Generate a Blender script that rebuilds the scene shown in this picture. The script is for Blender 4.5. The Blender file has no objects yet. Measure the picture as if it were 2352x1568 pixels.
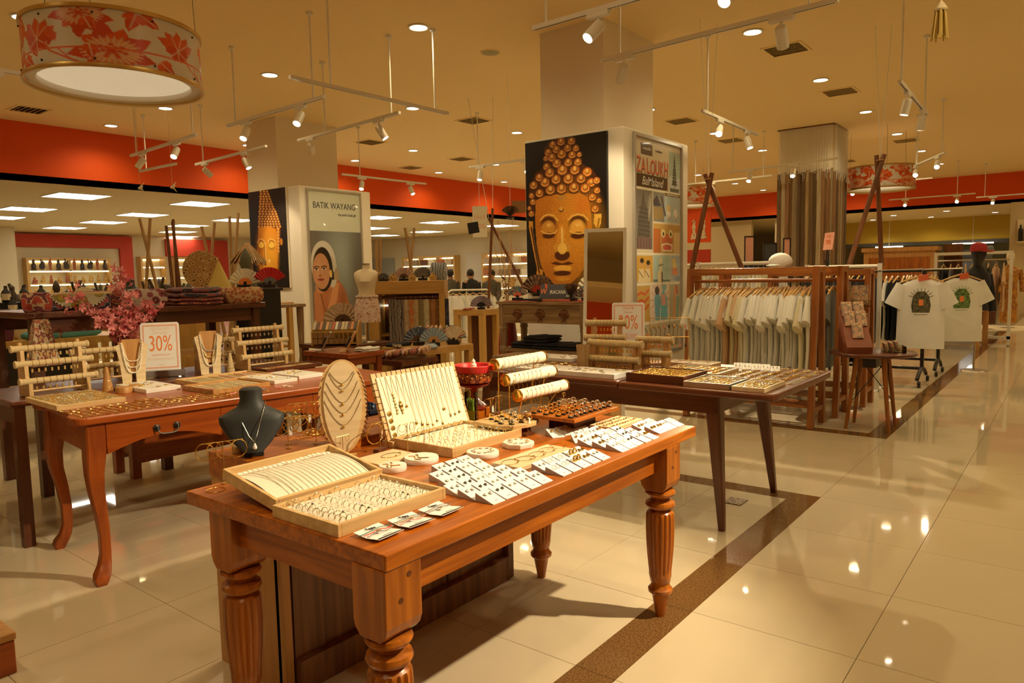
import bpy, math, random
from mathutils import Vector, Matrix
random.seed(7)
S = bpy.context.scene
COL = S.collection
R = math.radians
PI = math.pi
# ---------------------------------------------------------------- camera, world, exposure
cam_data = bpy.data.cameras.new('camera')
cam_data.sensor_width = 36.0
cam_data.lens = 36.0 * 1664.7 / 2352
cam_data.clip_start = 0.05
cam_data.clip_end = 200
cam = bpy.data.objects.new('camera', cam_data)
COL.objects.link(cam)
_y, _p, _r = R(-38.15), R(5.179), R(-1.123)
_f = Vector((math.sin(_y)*math.cos(_p), math.cos(_y)*math.cos(_p), -math.sin(_p)))
_rt = Vector((math.cos(_y), -math.sin(_y), 0))
_up = _rt.cross(_f)
_rt2 = _rt*math.cos(_r) + _up*math.sin(_r)
_up2 = _up*math.cos(_r) - _rt*math.sin(_r)
cam.matrix_world = Matrix(((_rt2.x, _up2.x, -_f.x, 0), (_rt2.y, _up2.y, -_f.y, 0), (_rt2.z, _up2.z, -_f.z, 1.333), (0, 0, 0, 1)))
S.camera = cam
w = bpy.data.worlds.new('world')
S.world = w
w.use_nodes = True
w.node_tree.nodes['Background'].inputs[0].default_value = (0.30, 0.21, 0.10, 1)
w.node_tree.nodes['Background'].inputs[1].default_value = 0.2
S.view_settings.view_transform = 'Standard'
S.view_settings.look = 'None'
S.view_settings.gamma = 1
S.view_settings.use_curve_mapping = False
S.view_settings.exposure = 0.2
S.cycles.use_denoising = True
S.cycles.max_bounces = 7
S.cycles.diffuse_bounces = 4
S.cycles.glossy_bounces = 4
S.cycles.transmission_bounces = 6
S.cycles.caustics_reflective = False
S.cycles.caustics_refractive = False
S.cycles.sample_clamp_indirect = 4.0
CEIL = 3.93
LOW = 3.0
DOWN_W = 52.0      # power of one recessed downlight
SPOT_W = 45.0      # power of one track spot
WARM = (1.0, 0.79, 0.40)
SPOTC = (1.0, 0.80, 0.50)
# ---------------------------------------------------------------- materials
def _mat(name):
 m = bpy.data.materials.new(name)
 m.use_nodes = True
 return m, m.node_tree, m.node_tree.nodes['Principled BSDF']
def rgb(c):
 return (c[0], c[1], c[2], 1)
def mat(name, c, rough=0.6, metal=0.0, var=0.0, vscale=8.0, emit=0.0, bump=0.0, bscale=60.0, alpha=1.0, trans=0.0, spec=0.5, sheen=0.0):
 m, nt, b = _mat(name)
 b.inputs['Base Color'].default_value = rgb(c)
 b.inputs['Roughness'].default_value = rough
 b.inputs['Metallic'].default_value = metal
 b.inputs['Specular IOR Level'].default_value = spec
 if trans:
  b.inputs['Transmission Weight'].default_value = trans
  b.inputs['IOR'].default_value = 1.2
 if emit:
  b.inputs['Emission Color'].default_value = rgb(c)
  b.inputs['Emission Strength'].default_value = emit
 if var or bump:
  tc = nt.nodes.new('ShaderNodeTexCoord')
  n = nt.nodes.new('ShaderNodeTexNoise')
  n.inputs['Scale'].default_value = vscale
  n.inputs['Detail'].default_value = 4
  nt.links.new(tc.outputs['Object'], n.inputs['Vector'])
  if var:
   r = nt.nodes.new('ShaderNodeValToRGB')
   r.color_ramp.elements[0].color = rgb([v*(1-var) for v in c])
   r.color_ramp.elements[1].color = rgb([min(1, v*(1+var)) for v in c])
   r.color_ramp.elements[0].position = 0.3
   r.color_ramp.elements[1].position = 0.7
   nt.links.new(n.outputs['Fac'], r.inputs['Fac'])
   nt.links.new(r.outputs['Color'], b.inputs['Base Color'])
  if bump:
   n2 = nt.nodes.new('ShaderNodeTexNoise')
   n2.inputs['Scale'].default_value = bscale
   nt.links.new(tc.outputs['Object'], n2.inputs['Vector'])
   bp = nt.nodes.new('ShaderNodeBump')
   bp.inputs['Strength'].default_value = bump
   bp.inputs['Distance'].default_value = 0.01
   nt.links.new(n2.outputs['Fac'], bp.inputs['Height'])
   nt.links.new(bp.outputs['Normal'], b.inputs['Normal'])
 return m
def wood(name, c1, c2, along='y', rough=0.35, scale=1.0, bump=0.05, coat=0.0):
 """grain running along one axis, streaky noise between two browns"""
 m, nt, b = _mat(name)
 tc = nt.nodes.new('ShaderNodeTexCoord')
 mp = nt.nodes.new('ShaderNodeMapping')
 s = {'x': (1.2, 22, 22), 'y': (22, 1.2, 22), 'z': (22, 22, 1.2)}[along]
 mp.inputs['Scale'].default_value = [v*scale for v in s]
 n = nt.nodes.new('ShaderNodeTexNoise')
 n.inputs['Scale'].default_value = 1.6
 n.inputs['Detail'].default_value = 6
 n.inputs['Distortion'].default_value = 0.6
 r = nt.nodes.new('ShaderNodeValToRGB')
 r.color_ramp.elements[0].color = rgb(c1)
 r.color_ramp.elements[1].color = rgb(c2)
 r.color_ramp.elements[0].position = 0.36
 r.color_ramp.elements[1].position = 0.66
 nt.links.new(tc.outputs['Object'], mp.inputs['Vector'])
 nt.links.new(mp.outputs['Vector'], n.inputs['Vector'])
 nt.links.new(n.outputs['Fac'], r.inputs['Fac'])
 nt.links.new(r.outputs['Color'], b.inputs['Base Color'])
 b.inputs['Roughness'].default_value = rough
 b.inputs['Coat Weight'].default_value = coat
 b.inputs['Coat Roughness'].default_value = 0.15
 if bump:
  bp = nt.nodes.new('ShaderNodeBump')
  bp.inputs['Strength'].default_value = bump
  bp.inputs['Distance'].default_value = 0.005
  nt.links.new(n.outputs['Fac'], bp.inputs['Height'])
  nt.links.new(bp.outputs['Normal'], b.inputs['Normal'])
 return m
def pattern(name, cols, kind='voronoi', scale=20.0, rough=0.8):
 """printed or woven cloth: several colours in a cell, ring or stripe pattern"""
 m, nt, b = _mat(name)
 tc = nt.nodes.new('ShaderNodeTexCoord')
 if kind == 'voronoi':
  n = nt.nodes.new('ShaderNodeTexVoronoi'); n.inputs['Scale'].default_value = scale; out = n.outputs['Distance']
 elif kind == 'wave':
  n = nt.nodes.new('ShaderNodeTexWave'); n.inputs['Scale'].default_value = scale; n.inputs['Distortion'].default_value = 9.0; n.inputs['Detail Scale'].default_value = 0.8; out = n.outputs['Fac']
 elif kind == 'stripe':
  n = nt.nodes.new('ShaderNodeTexWave'); n.inputs['Scale'].default_value = scale; n.bands_direction = 'Z'; out = n.outputs['Fac']
 else:
  n = nt.nodes.new('ShaderNodeTexNoise'); n.inputs['Scale'].default_value = scale; out = n.outputs['Fac']
 nt.links.new(tc.outputs['Object'], n.inputs['Vector'])
 r = nt.nodes.new('ShaderNodeValToRGB')
 r.color_ramp.interpolation = 'CONSTANT'
 lo, hi = (0.0, 0.75) if kind == 'voronoi' else ((0.0, 1.0) if kind != 'noise' else (0.3, 0.75))
 while len(r.color_ramp.elements) < len(cols):
  r.color_ramp.elements.new(0.5)
 for i, c in enumerate(cols):
  r.color_ramp.elements[i].position = lo + (hi-lo)*i/len(cols)
 for i, c in enumerate(cols):
  r.color_ramp.elements[i].color = rgb(c)
 nt.links.new(out, r.inputs['Fac'])
 nt.links.new(r.outputs['Color'], b.inputs['Base Color'])
 b.inputs['Roughness'].default_value = rough
 return m
def glow(name, c, strength):
 m, nt, b = _mat(name)
 b.inputs['Base Color'].default_value = rgb(c)
 b.inputs['Emission Color'].default_value = rgb(c)
 b.inputs['Emission Strength'].default_value = strength
 return m
def paint(name, rough=0.4, coat=0.0):
 """flat print: colour comes from the colour attribute 'ink' of the mesh"""
 m, nt, b = _mat(name)
 a = nt.nodes.new('ShaderNodeAttribute')
 a.attribute_name = 'ink'
 nt.links.new(a.outputs['Color'], b.inputs['Base Color'])
 b.inputs['Roughness'].default_value = rough
 b.inputs['Coat Weight'].default_value = coat
 b.inputs['Coat Roughness'].default_value = 0.03
 return m
M = {}
M['table_wood'] = wood('table_wood', (0.27, 0.062, 0.004), (0.50, 0.138, 0.008), 'y', 0.28)
M['table_wood_z'] = wood('table_wood_z', (0.25, 0.066, 0.006), (0.46, 0.138, 0.011), 'z', 0.3)
M['red_wood'] = wood('red_wood', (0.24, 0.042, 0.004), (0.37, 0.080, 0.008), 'y', 0.3)
M['red_wood_z'] = wood('red_wood_z', (0.22, 0.042, 0.005), (0.33, 0.075, 0.010), 'z', 0.3)
M['dark_wood'] = wood('dark_wood', (0.085, 0.022, 0.008), (0.15, 0.042, 0.014), 'x', 0.3)
M['dark_wood_z'] = wood('dark_wood_z', (0.085, 0.025, 0.01), (0.14, 0.042, 0.015), 'z', 0.32)
M['walnut'] = wood('walnut', (0.13, 0.045, 0.015), (0.22, 0.08, 0.024), 'z', 0.4)
M['plank_wood'] = wood('plank_wood', (0.13, 0.05, 0.018), (0.24, 0.10, 0.035), 'z', 0.5)
M['tan_wood'] = wood('tan_wood', (0.44, 0.21, 0.06), (0.56, 0.29, 0.09), 'z', 0.45)
M['pine'] = wood('pine', (0.58, 0.36, 0.15), (0.72, 0.49, 0.23), 'y', 0.4)
M['pine_x'] = wood('pine_x', (0.58, 0.36, 0.15), (0.72, 0.49, 0.23), 'x', 0.4)
M['pale_pine'] = wood('pale_pine', (0.72, 0.55, 0.32), (0.82, 0.66, 0.42), 'y', 0.45, bump=0.02)
M['bamboo'] = wood('bamboo', (0.36, 0.2, 0.07), (0.5, 0.31, 0.13), 'z', 0.4)
M['old_wood'] = wood('old_wood', (0.2, 0.12, 0.055), (0.46, 0.30, 0.15), 'x', 0.6)
M['old_wood_z'] = wood('old_wood_z', (0.2, 0.12, 0.055), (0.46, 0.30, 0.15), 'z', 0.6)
M['rack_wood'] = wood('rack_wood', (0.26, 0.075, 0.016), (0.4, 0.14, 0.03), 'z', 0.3)
M['rack_wood_x'] = wood('rack_wood_x', (0.26, 0.075, 0.016), (0.4, 0.14, 0.03), 'x', 0.3)
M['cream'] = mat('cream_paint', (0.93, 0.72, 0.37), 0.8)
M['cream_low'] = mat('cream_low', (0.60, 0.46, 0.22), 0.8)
M['wall'] = mat('wall_paint', (0.60, 0.49, 0.29), 0.8)
M['column'] = mat('column_paint', (0.84, 0.74, 0.58), 0.7)
M['orange'] = mat('orange_paint', (0.76, 0.085, 0.002), 0.7)
M['white'] = mat('white', (0.86, 0.84, 0.78), 0.5)
M['white_metal'] = mat('white_metal', (0.82, 0.78, 0.70), 0.35)
M['card'] = mat('card', (0.88, 0.87, 0.86), 0.6)
M['card_back'] = mat('card_back', (0.48, 0.42, 0.44), 0.6)
M['ink'] = mat('ink', (0.03, 0.025, 0.03), 0.6)
M['ink_red'] = mat('ink_red', (0.72, 0.16, 0.06), 0.6)
M['ink_pink'] = mat('ink_pink', (0.85, 0.42, 0.30), 0.6)
M['gold'] = mat('gold', (0.95, 0.62, 0.16), 0.18, 1.0)
M['antique_gold'] = mat('antique_gold', (0.62, 0.42, 0.14), 0.35, 0.9)
M['silver'] = mat('silver', (0.80, 0.77, 0.70), 0.2, 1.0)
M['steel'] = mat('steel', (0.5, 0.47, 0.42), 0.3, 1.0)
M['dark_metal'] = mat('dark_metal', (0.04, 0.035, 0.03), 0.4, 0.6)
M['black'] = mat('black', (0.012, 0.011, 0.011), 0.35)
M['black_cloth'] = mat('black_cloth', (0.015, 0.014, 0.018), 0.9)
M['black_velvet'] = mat('black_velvet', (0.02, 0.022, 0.022), 0.55)
M['velvet'] = mat('velvet', (0.82, 0.74, 0.58), 0.9)
M['cream_velvet'] = mat('cream_velvet', (0.88, 0.82, 0.66), 0.9)
M['marble'] = mat('marble', (0.86, 0.83, 0.78), 0.3, var=0.08, vscale=14)
M['pearl'] = mat('pearl', (0.9, 0.85, 0.75), 0.15)
M['lens'] = glow('lens_glow', (1.0, 0.86, 0.6), 60.0)
M['lens_off'] = mat('lens_off', (0.25, 0.22, 0.18), 0.2)
M['down'] = glow('downlight_glow', (1.0, 0.93, 0.74), 9.0)
M['panel_glow'] = glow('panel_glow', (1.0, 0.97, 0.86), 9.0)
M['strip_glow'] = glow('strip_glow', (1.0, 0.85, 0.5), 4.5)
M['shade'] = mat('lamp_shade', (0.86, 0.80, 0.70), 0.35)
M['shade_print'] = mat('shade_print', (0.85, 0.13, 0.012), 0.4)
def clear_glass(name, tint, refl=0.12):
 m = bpy.data.materials.new(name); m.use_nodes = True
 nt = m.node_tree; nt.nodes.remove(nt.nodes['Principled BSDF'])
 tr_ = nt.nodes.new('ShaderNodeBsdfTransparent'); tr_.inputs[0].default_value = rgb(tint)
 gl_ = nt.nodes.new('ShaderNodeBsdfGlossy'); gl_.inputs['Roughness'].default_value = 0.03
 lw = nt.nodes.new('ShaderNodeLayerWeight'); lw.inputs['Blend'].default_value = refl
 mx = nt.nodes.new('ShaderNodeMixShader')
 nt.links.new(lw.outputs['Fresnel'], mx.inputs[0]); nt.links.new(tr_.outputs[0], mx.inputs[1]); nt.links.new(gl_.outputs[0], mx.inputs[2])
 nt.links.new(mx.outputs[0], nt.nodes['Material Output'].inputs['Surface'])
 return m
M['glass'] = clear_glass('glass', (0.93, 0.95, 0.90))
# ---------------------------------------------------------------- mesh helpers
def T(loc=(0, 0, 0), rx=0, ry=0, rz=0, s=(1, 1, 1)):
 return Matrix.Translation(loc) @ Matrix.Rotation(rz, 4, 'Z') @ Matrix.Rotation(ry, 4, 'Y') @ Matrix.Rotation(rx, 4, 'X') @ Matrix.Diagonal((s[0], s[1], s[2], 1))
class MB:
 """collects shapes and links them as ONE mesh object"""
 def __init__(self):
  self.v = []; self.f = []; self.m = []
 def add(self, vs, fs, m=0, X=None):
  n = len(self.v)
  if X is not None:
   vs = [X @ Vector(p) for p in vs]
  self.v.extend([tuple(p) for p in vs])
  self.f.extend([tuple(i+n for i in q) for q in fs])
  self.m.extend([m]*len(fs))
  return self
 def box(self, x0, x1, y0, y1, z0, z1, m=0, X=None):
  vs = [(x0, y0, z0), (x1, y0, z0), (x1, y1, z0), (x0, y1, z0), (x0, y0, z1), (x1, y0, z1), (x1, y1, z1), (x0, y1, z1)]
  return self.add(vs, [(0, 3, 2, 1), (4, 5, 6, 7), (0, 1, 5, 4), (1, 2, 6, 5), (2, 3, 7, 6), (3, 0, 4, 7)], m, X)
 def cbox(self, c, s, m=0, X=None):
  return self.box(c[0]-s[0]/2, c[0]+s[0]/2, c[1]-s[1]/2, c[1]+s[1]/2, c[2]-s[2]/2, c[2]+s[2]/2, m, X)
 def lathe(self, prof, n=20, m=0, X=None, flute=0, famp=0.0, fz=(0, 0), caps=True):
  vs = []; fs = []
  for (r, z) in prof:
   for i in range(n):
    a = 2*PI*i/n
    rr = r
    if flute and fz[0] <= z <= fz[1]:
     rr = r*(1 - famp*(0.5+0.5*math.cos(a*flute)))
    vs.append((rr*math.cos(a), rr*math.sin(a), z))
  for j in range(len(prof)-1):
   for i in range(n):
    k = (i+1) % n
    fs.append((j*n+i, j*n+k, (j+1)*n+k, (j+1)*n+i))
  if prof[0][0] > 1e-4 and caps:
   fs.append(tuple(reversed(range(n))))
  if prof[-1][0] > 1e-4 and caps:
   fs.append(tuple((len(prof)-1)*n+i for i in range(n)))
  return self.add(vs, fs, m, X)
 def cyl(self, r, z0, z1, n=16, m=0, X=None):
  return self.lathe([(r, z0), (r, z1)], n, m, X)
 def rod(self, a, b, r, n=8, m=0, r2=None):
  a = Vector(a); b = Vector(b)
  d = b-a
  q = d.to_track_quat('Z', 'Y').to_matrix().to_4x4()
  return self.lathe([(r, 0), (r if r2 is None else r2, d.length)], n, m, Matrix.Translation(a) @ q)
 def tube(self, pts, r, n=6, m=0, closed=False):
  pts = [Vector(p) for p in pts]
  k = len(pts)
  rs = r if isinstance(r, (list, tuple)) else [r]*k
  vs = []; fs = []
  t0 = None; u = None
  for i, p in enumerate(pts):
   if closed:
    t = pts[(i+1) % k]-pts[i-1]
   else:
    t = pts[min(i+1, k-1)]-pts[max(i-1, 0)]
   if t.length < 1e-9:
    t = Vector((0, 0, 1))
   t.normalize()
   if u is None:
    u = t.orthogonal().normalized()
   else:
    u = (u - t*u.dot(t))
    u = u.normalized() if u.length > 1e-6 else t.orthogonal().normalized()
   w_ = t.cross(u)
   for j in range(n):
    a = 2*PI*j/n
    vs.append(p+(u*math.cos(a)+w_*math.sin(a))*rs[i])
  for i in range(k if closed else k-1):
   i2 = (i+1) % k
   for j in range(n):
    j2 = (j+1) % n
    fs.append((i*n+j, i*n+j2, i2*n+j2, i2*n+j))
  if not closed:
   fs.append(tuple(reversed(range(n))))
   fs.append(tuple((k-1)*n+j for j in range(n)))
  return self.add(vs, fs, m)
 def torus(self, R_, r, nR=16, nr=6, m=0, X=None, a0=0, a1=2*PI):
  full = abs(a1-a0-2*PI) < 1e-6
  k = nR if full else nR+1
  pts = [(R_*math.cos(a0+(a1-a0)*i/nR), R_*math.sin(a0+(a1-a0)*i/nR), 0) for i in range(k)]
  if X is not None:
   pts = [X @ Vector(p) for p in pts]
  return self.tube(pts, r, nr, m, closed=full)
 def prism(self, poly, z0, z1, m=0, X=None):
  n = len(poly)
  vs = [(p[0], p[1], z0) for p in poly]+[(p[0], p[1], z1) for p in poly]
  fs = [tuple(reversed(range(n))), tuple(n+i for i in range(n))]
  for i in range(n):
   k = (i+1) % n
   fs.append((i, k, n+k, n+i))
  return self.add(vs, fs, m, X)
 def ball(self, c, r, n=10, k=6, m=0, X=None):
  r = r if isinstance(r, (list, tuple)) else (r, r, r)
  vs = [(c[0], c[1], c[2]-r[2])]; fs = []
  for j in range(1, k):
   b = -PI/2+PI*j/k
   for i in range(n):
    a = 2*PI*i/n
    vs.append((c[0]+r[0]*math.cos(b)*math.cos(a), c[1]+r[1]*math.cos(b)*math.sin(a), c[2]+r[2]*math.sin(b)))
  vs.append((c[0], c[1], c[2]+r[2]))
  for i in range(n):
   fs.append((0, 1+(i+1) % n, 1+i))
   fs.append((len(vs)-1, 1+(k-2)*n+i, 1+(k-2)*n+(i+1) % n))
  for j in range(k-2):
   for i in range(n):
    i2 = (i+1) % n
    fs.append((1+j*n+i, 1+j*n+i2, 1+(j+1)*n+i2, 1+(j+1)*n+i))
  return self.add(vs, fs, m, X)
 def loft(self, rings, m=0, X=None, caps=True):
  """rings: lists of equal length of 3-D points"""
  n = len(rings[0]); vs = []; fs = []
  for rg in rings:
   vs.extend(rg)
  for j in range(len(rings)-1):
   for i in range(n):
    k = (i+1) % n
    fs.append((j*n+i, j*n+k, (j+1)*n+k, (j+1)*n+i))
  if caps:
   fs.append(tuple(reversed(range(n))))
   fs.append(tuple((len(rings)-1)*n+i for i in range(n)))
  return self.add(vs, fs, m, X)
 def grid(self, fn, nu, nv, m=0, thick=0.0, X=None):
  """sheet from fn(u,v)->point; with thickness it becomes a closed slab"""
  vs = [fn(i/nu, j/nv) for j in range(nv+1) for i in range(nu+1)]
  fs = [(j*(nu+1)+i, j*(nu+1)+i+1, (j+1)*(nu+1)+i+1, (j+1)*(nu+1)+i) for j in range(nv) for i in range(nu)]
  return self.add(vs, fs, m, X)
 def mesh(self, name, mats, smooth=False):
  me = bpy.data.meshes.new(name)
  me.from_pydata(self.v, [], self.f)
  for mm in (mats if isinstance(mats, (list, tuple)) else [mats]):
   me.materials.append(mm)
  if any(self.m):
   me.polygons.foreach_set('material_index', self.m)
  if smooth:
   me.shade_smooth()
   me.set_sharp_from_angle(angle=R(38))
  me.update()
  return me
 def build(self, name, mats, parent=None, loc=None, rz=0, smooth=False, bevel=0, solid=0, rot=None):
  o = bpy.data.objects.new(name, self.mesh(name, mats, smooth))
  COL.objects.link(o)
  if parent is not None:
   o.parent = parent
  if loc is not None:
   o.location = loc
  if rot is not None:
   o.rotation_euler = rot
  elif rz:
   o.rotation_euler = (0, 0, rz)
  if solid:
   sm = o.modifiers.new('solid', 'SOLIDIFY'); sm.thickness = solid; sm.offset = 0
  if bevel:
   bm_ = o.modifiers.new('bevel', 'BEVEL'); bm_.width = bevel; bm_.segments = 2; bm_.limit_method = 'ANGLE'; bm_.angle_limit = R(50)
  return o
def tag(o, label, cat, group=None, kind=None):
 if label: o['label'] = label
 if cat: o['category'] = cat
 if group: o['group'] = group
 if kind: o['kind'] = kind
 return o
def thing(name, label, cat, loc=(0, 0, 0), rz=0, group=None, rot=None):
 o = bpy.data.objects.new(name, None)
 o.empty_display_size = 0.05
 COL.objects.link(o)
 o.location = loc
 o.rotation_euler = rot if rot is not None else (0, 0, rz)
 return tag(o, label, cat, group)
def struct(o):
 o['kind'] = 'structure'
 return o
def dup(root, loc, rz=0, label=None, rot=None, scale=None):
 """copy of a thing with copies of its parts and their sub-parts"""
 r = root.copy(); COL.objects.link(r)
 r.location = loc
 r.rotation_euler = rot if rot is not None else (0, 0, rz)
 if scale: r.scale = (scale,)*3 if isinstance(scale, (int, float)) else scale
 if label: r['label'] = label
 for ch in list(root.children):
  c = ch.copy(); COL.objects.link(c); c.parent = r
  for g in list(ch.children):
   d = g.copy(); COL.objects.link(d); d.parent = c
 return r
ORD = ['first', 'second', 'third', 'fourth', 'fifth', 'sixth', 'seventh', 'eighth', 'ninth', 'tenth', 'eleventh', 'twelfth', 'thirteenth', 'fourteenth', 'fifteenth', 'sixteenth',
    'seventeenth', 'eighteenth', 'nineteenth', 'twentieth', 'twenty-first', 'twenty-second', 'twenty-third', 'twenty-fourth', 'twenty-fifth', 'twenty-sixth', 'twenty-seventh',
    'twenty-eighth', 'twenty-ninth', 'thirtieth', 'thirty-first', 'thirty-second', 'thirty-third', 'thirty-fourth', 'thirty-fifth', 'thirty-sixth', 'thirty-seventh', 'thirty-eighth', 'thirty-ninth', 'fortieth']
_text_cache = {}
def text(body, size, m, parent, loc, rot, name='lettering', align='CENTER', ext=0.0008, sx=1.0, shear=0.0, space=1.0):
 key = (body, size, m.name, align, ext, shear, space)
 if key not in _text_cache:
  cu = bpy.data.curves.new(name, 'FONT')
  cu.body = body
  cu.size = size
  cu.align_x = align
  cu.align_y = 'CENTER'
  cu.extrude = ext
  cu.shear = shear
  cu.space_character = space
  cu.resolution_u = 3
  tmp = bpy.data.objects.new('tmp', cu)
  COL.objects.link(tmp)
  bpy.context.view_layer.update()
  me = bpy.data.meshes.new_from_object(tmp)
  me.name = name
  me.materials.clear()
  me.materials.append(m)
  bpy.data.objects.remove(tmp)
  _text_cache[key] = me
 o = bpy.data.objects.new(name, _text_cache[key])
 COL.objects.link(o)
 o.parent = parent
 o.location = loc
 o.rotation_euler = rot
 o.scale = (sx, 1, 1)
 return o
# ================================================================ STRUCTURE
# floor: polished 0.6 m tiles, dark granite strips marking out the aisle
def floor_tile_mat():
 m, nt, b = _mat('floor_tile')
 tc = nt.nodes.new('ShaderNodeTexCoord')
 oi = nt.nodes.new('ShaderNodeObjectInfo')
 n = nt.nodes.new('ShaderNodeTexNoise')
 n.inputs['Scale'].default_value = 1.3
 n.inputs['Detail'].default_value = 5
 nt.links.new(tc.outputs['Object'], n.inputs['Vector'])
 r = nt.nodes.new('ShaderNodeValToRGB')
 r.color_ramp.elements[0].color = (0.56, 0.46, 0.31, 1)
 r.color_ramp.elements[1].color = (0.68, 0.58, 0.41, 1)
 nt.links.new(n.outputs['Fac'], r.inputs['Fac'])
 nt.links.new(r.outputs['Color'], b.inputs['Base Color'])
 b.inputs['Roughness'].default_value = 0.035
 b.inputs['Specular IOR Level'].default_value = 0.45
 return m
M['tile'] = floor_tile_mat()
M['granite'] = mat('granite', (0.17, 0.085, 0.028), 0.1, var=0.6, vscale=160)
M['grout'] = mat('grout', (0.28, 0.2, 0.11), 0.8)
floor = struct(MB().box(-27, 4.2, -3.2, 36, -0.06, -0.006).build('floor', M['grout']))
XS_AISLE = [-1.157 + 0.6*i for i in range(0, 9)]
STRIPX0, STRIPX1 = -1.312, -1.157
tile_boxes = []
def cut(a0, a1, step, start):
 k = math.floor((a0-start)/step)
 e = [start+step*i for i in range(k, k+200)]
 e = [a0]+[v for v in e if a0+0.01 < v < a1-0.01]+[a1]
 return list(zip(e[:-1], e[1:]))
def zone(x0, x1, y0, y1, sx, sy):
 for (a, b) in cut(x0, x1, 0.6, sx):
  for (c, d) in cut(y0, y1, 0.6, sy):
   tile_boxes.append((a, b, c, d))
zone(STRIPX1, 4.2, -3.2, 36, -1.157, 1.988)
zone(-27, STRIPX0, -3.2, 4.243, -1.755, 1.988)
zone(-27, STRIPX1, 4.386, 6.204, -1.755, 4.99)
zone(-27, STRIPX0, 6.35, 36, -1.755, 6.35)
tile_boxes.sort(key=lambda t: ((t[0]+t[1])/2)**2+((t[2]+t[3])/2)**2)
def in_view(t):
 x, y = (t[0]+t[1])/2, (t[2]+t[3])/2
 d = -0.6177*x+0.7864*y
 l = 0.7864*x+0.6177*y
 return d > 0.6 and abs(l) < 0.75*d+0.6
near = [t for t in tile_boxes if in_view(t)][:290]
ns = set(near)
rest = [t for t in tile_boxes if t not in ns]
tile_cache = {}
G = 0.0012
for t in near:
 key = (round(t[1]-t[0], 3), round(t[3]-t[2], 3))
 if key not in tile_cache:
  tile_cache[key] = MB().box(G, key[0]-G, G, key[1]-G, -0.006, 0).mesh('tile', M['tile'])
 o = bpy.data.objects.new('tile', tile_cache[key])
 COL.objects.link(o); o.parent = floor; o.location = (t[0], t[2], 0)
mb = MB()
for t in rest:
 mb.add([(t[0]+G, t[2]+G, 0), (t[1]-G, t[2]+G, 0), (t[1]-G, t[3]-G, 0), (t[0]+G, t[3]-G, 0)], [(0, 1, 2, 3)])
o = mb.build('far_tiles', M['tile'], floor); o['kind'] = 'stuff'
def strip(name, x0, x1, y0, y1):
 base = struct(MB().box(x0, x1, y0, y1, -0.0058, -0.002).build(name, M['grout']))
 lx = (x1-x0) > (y1-y0)
 for (a, b) in cut(x0 if lx else y0, x1 if lx else y1, 0.6, (x1 if lx else y1)):
  q = (a+G, b-G, y0, y1) if lx else (x0, x1, a+G, b-G)
  MB().box(q[0], q[1], q[2], q[3], -0.002, 0.0004).build('tile', M['granite'], base)
strip('trim_1', STRIPX0, STRIPX1, -3.2, 4.386)
strip('trim_2', -5.2, STRIPX0, 4.243, 4.386)
strip('trim_3', STRIPX0, STRIPX1, 6.204, 24.6)
strip('trim_4', -5.2, STRIPX0, 6.204, 6.35)
# ceilings, bulkheads and walls
ceiling = struct(MB().box(-13.4, 4.2, -3.2, 24.7, CEIL, CEIL+0.1).build('ceiling', M['cream']))
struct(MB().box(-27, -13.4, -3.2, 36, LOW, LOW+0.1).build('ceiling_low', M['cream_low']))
struct(MB().box(-13.4, 4.2, 24.7, 36, 3.08, 3.18).build('ceiling_back', M['cream']))
struct(MB().box(-13.5, -13.4, -3.2, 24.7, LOW, CEIL+0.1).build('wall_bulkhead_left', M['orange']))
struct(MB().box(-13.5, 4.2, 24.7, 24.8, 3.08, CEIL+0.1).build('wall_bulkhead_back', M['orange']))
struct(MB().box(-27, -26.2, -3.2, 36, -0.01, LOW).build('wall_left', M['wall']))
struct(MB().box(-27, -13.4, 21.7, 21.9, -0.01, LOW).build('wall_north', M['wall']))
struct(MB().box(-27, 4.2, 36, 36.2, -0.01, 3.2).build('wall_back', M['wall']))
struct(MB().box(-27, 4.3, -3.4, -3.2, -0.01, CEIL+0.1).build('wall_front', M['wall']))
struct(MB().box(4.2, 4.4, -3.4, 36.2, -0.01, CEIL+0.1).build('wall_right', M['wall']))
# recessed downlights on a 2.68 x 2.66 m grid
XG = [-12.7, -10.88, -8.2, -5.54, -2.93, -0.25, 2.4]
YG = [0.2, 2.85, 5.58, 8.08, 10.7, 13.35, 15.95, 18.65, 21.3, 23.7]
XN = {-12.7: 'row beside the orange bulkhead', -10.88: 'fifth row left of the aisle', -8.2: 'fourth row left of the aisle', -5.54: 'row over the portrait column',
   -2.93: 'row over the aisle edge', -0.25: 'row over the open aisle', 2.4: 'row along the right wall'}
dl_rim = MB().lathe([(0.088, 0), (0.112, -0.004), (0.112, -0.010), (0.094, -0.014), (0.086, -0.004)], 24, caps=False).mesh('rim', M['white_metal'], True)
dl_dif = MB().lathe([(0.0, -0.006), (0.05, -0.0065), (0.09, -0.005)], 24).mesh('diffuser', M['down'], True)
def lamp(kind, name, parent, loc, power, col, **k):
 l = bpy.data.lights.new(name, kind)
 l.energy = power; l.color = col
 for a, b in k.items():
  setattr(l, a, b)
 o = bpy.data.objects.new(name, l); COL.objects.link(o)
 o.parent = parent; o.location = loc
 return o
n = 0
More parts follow.
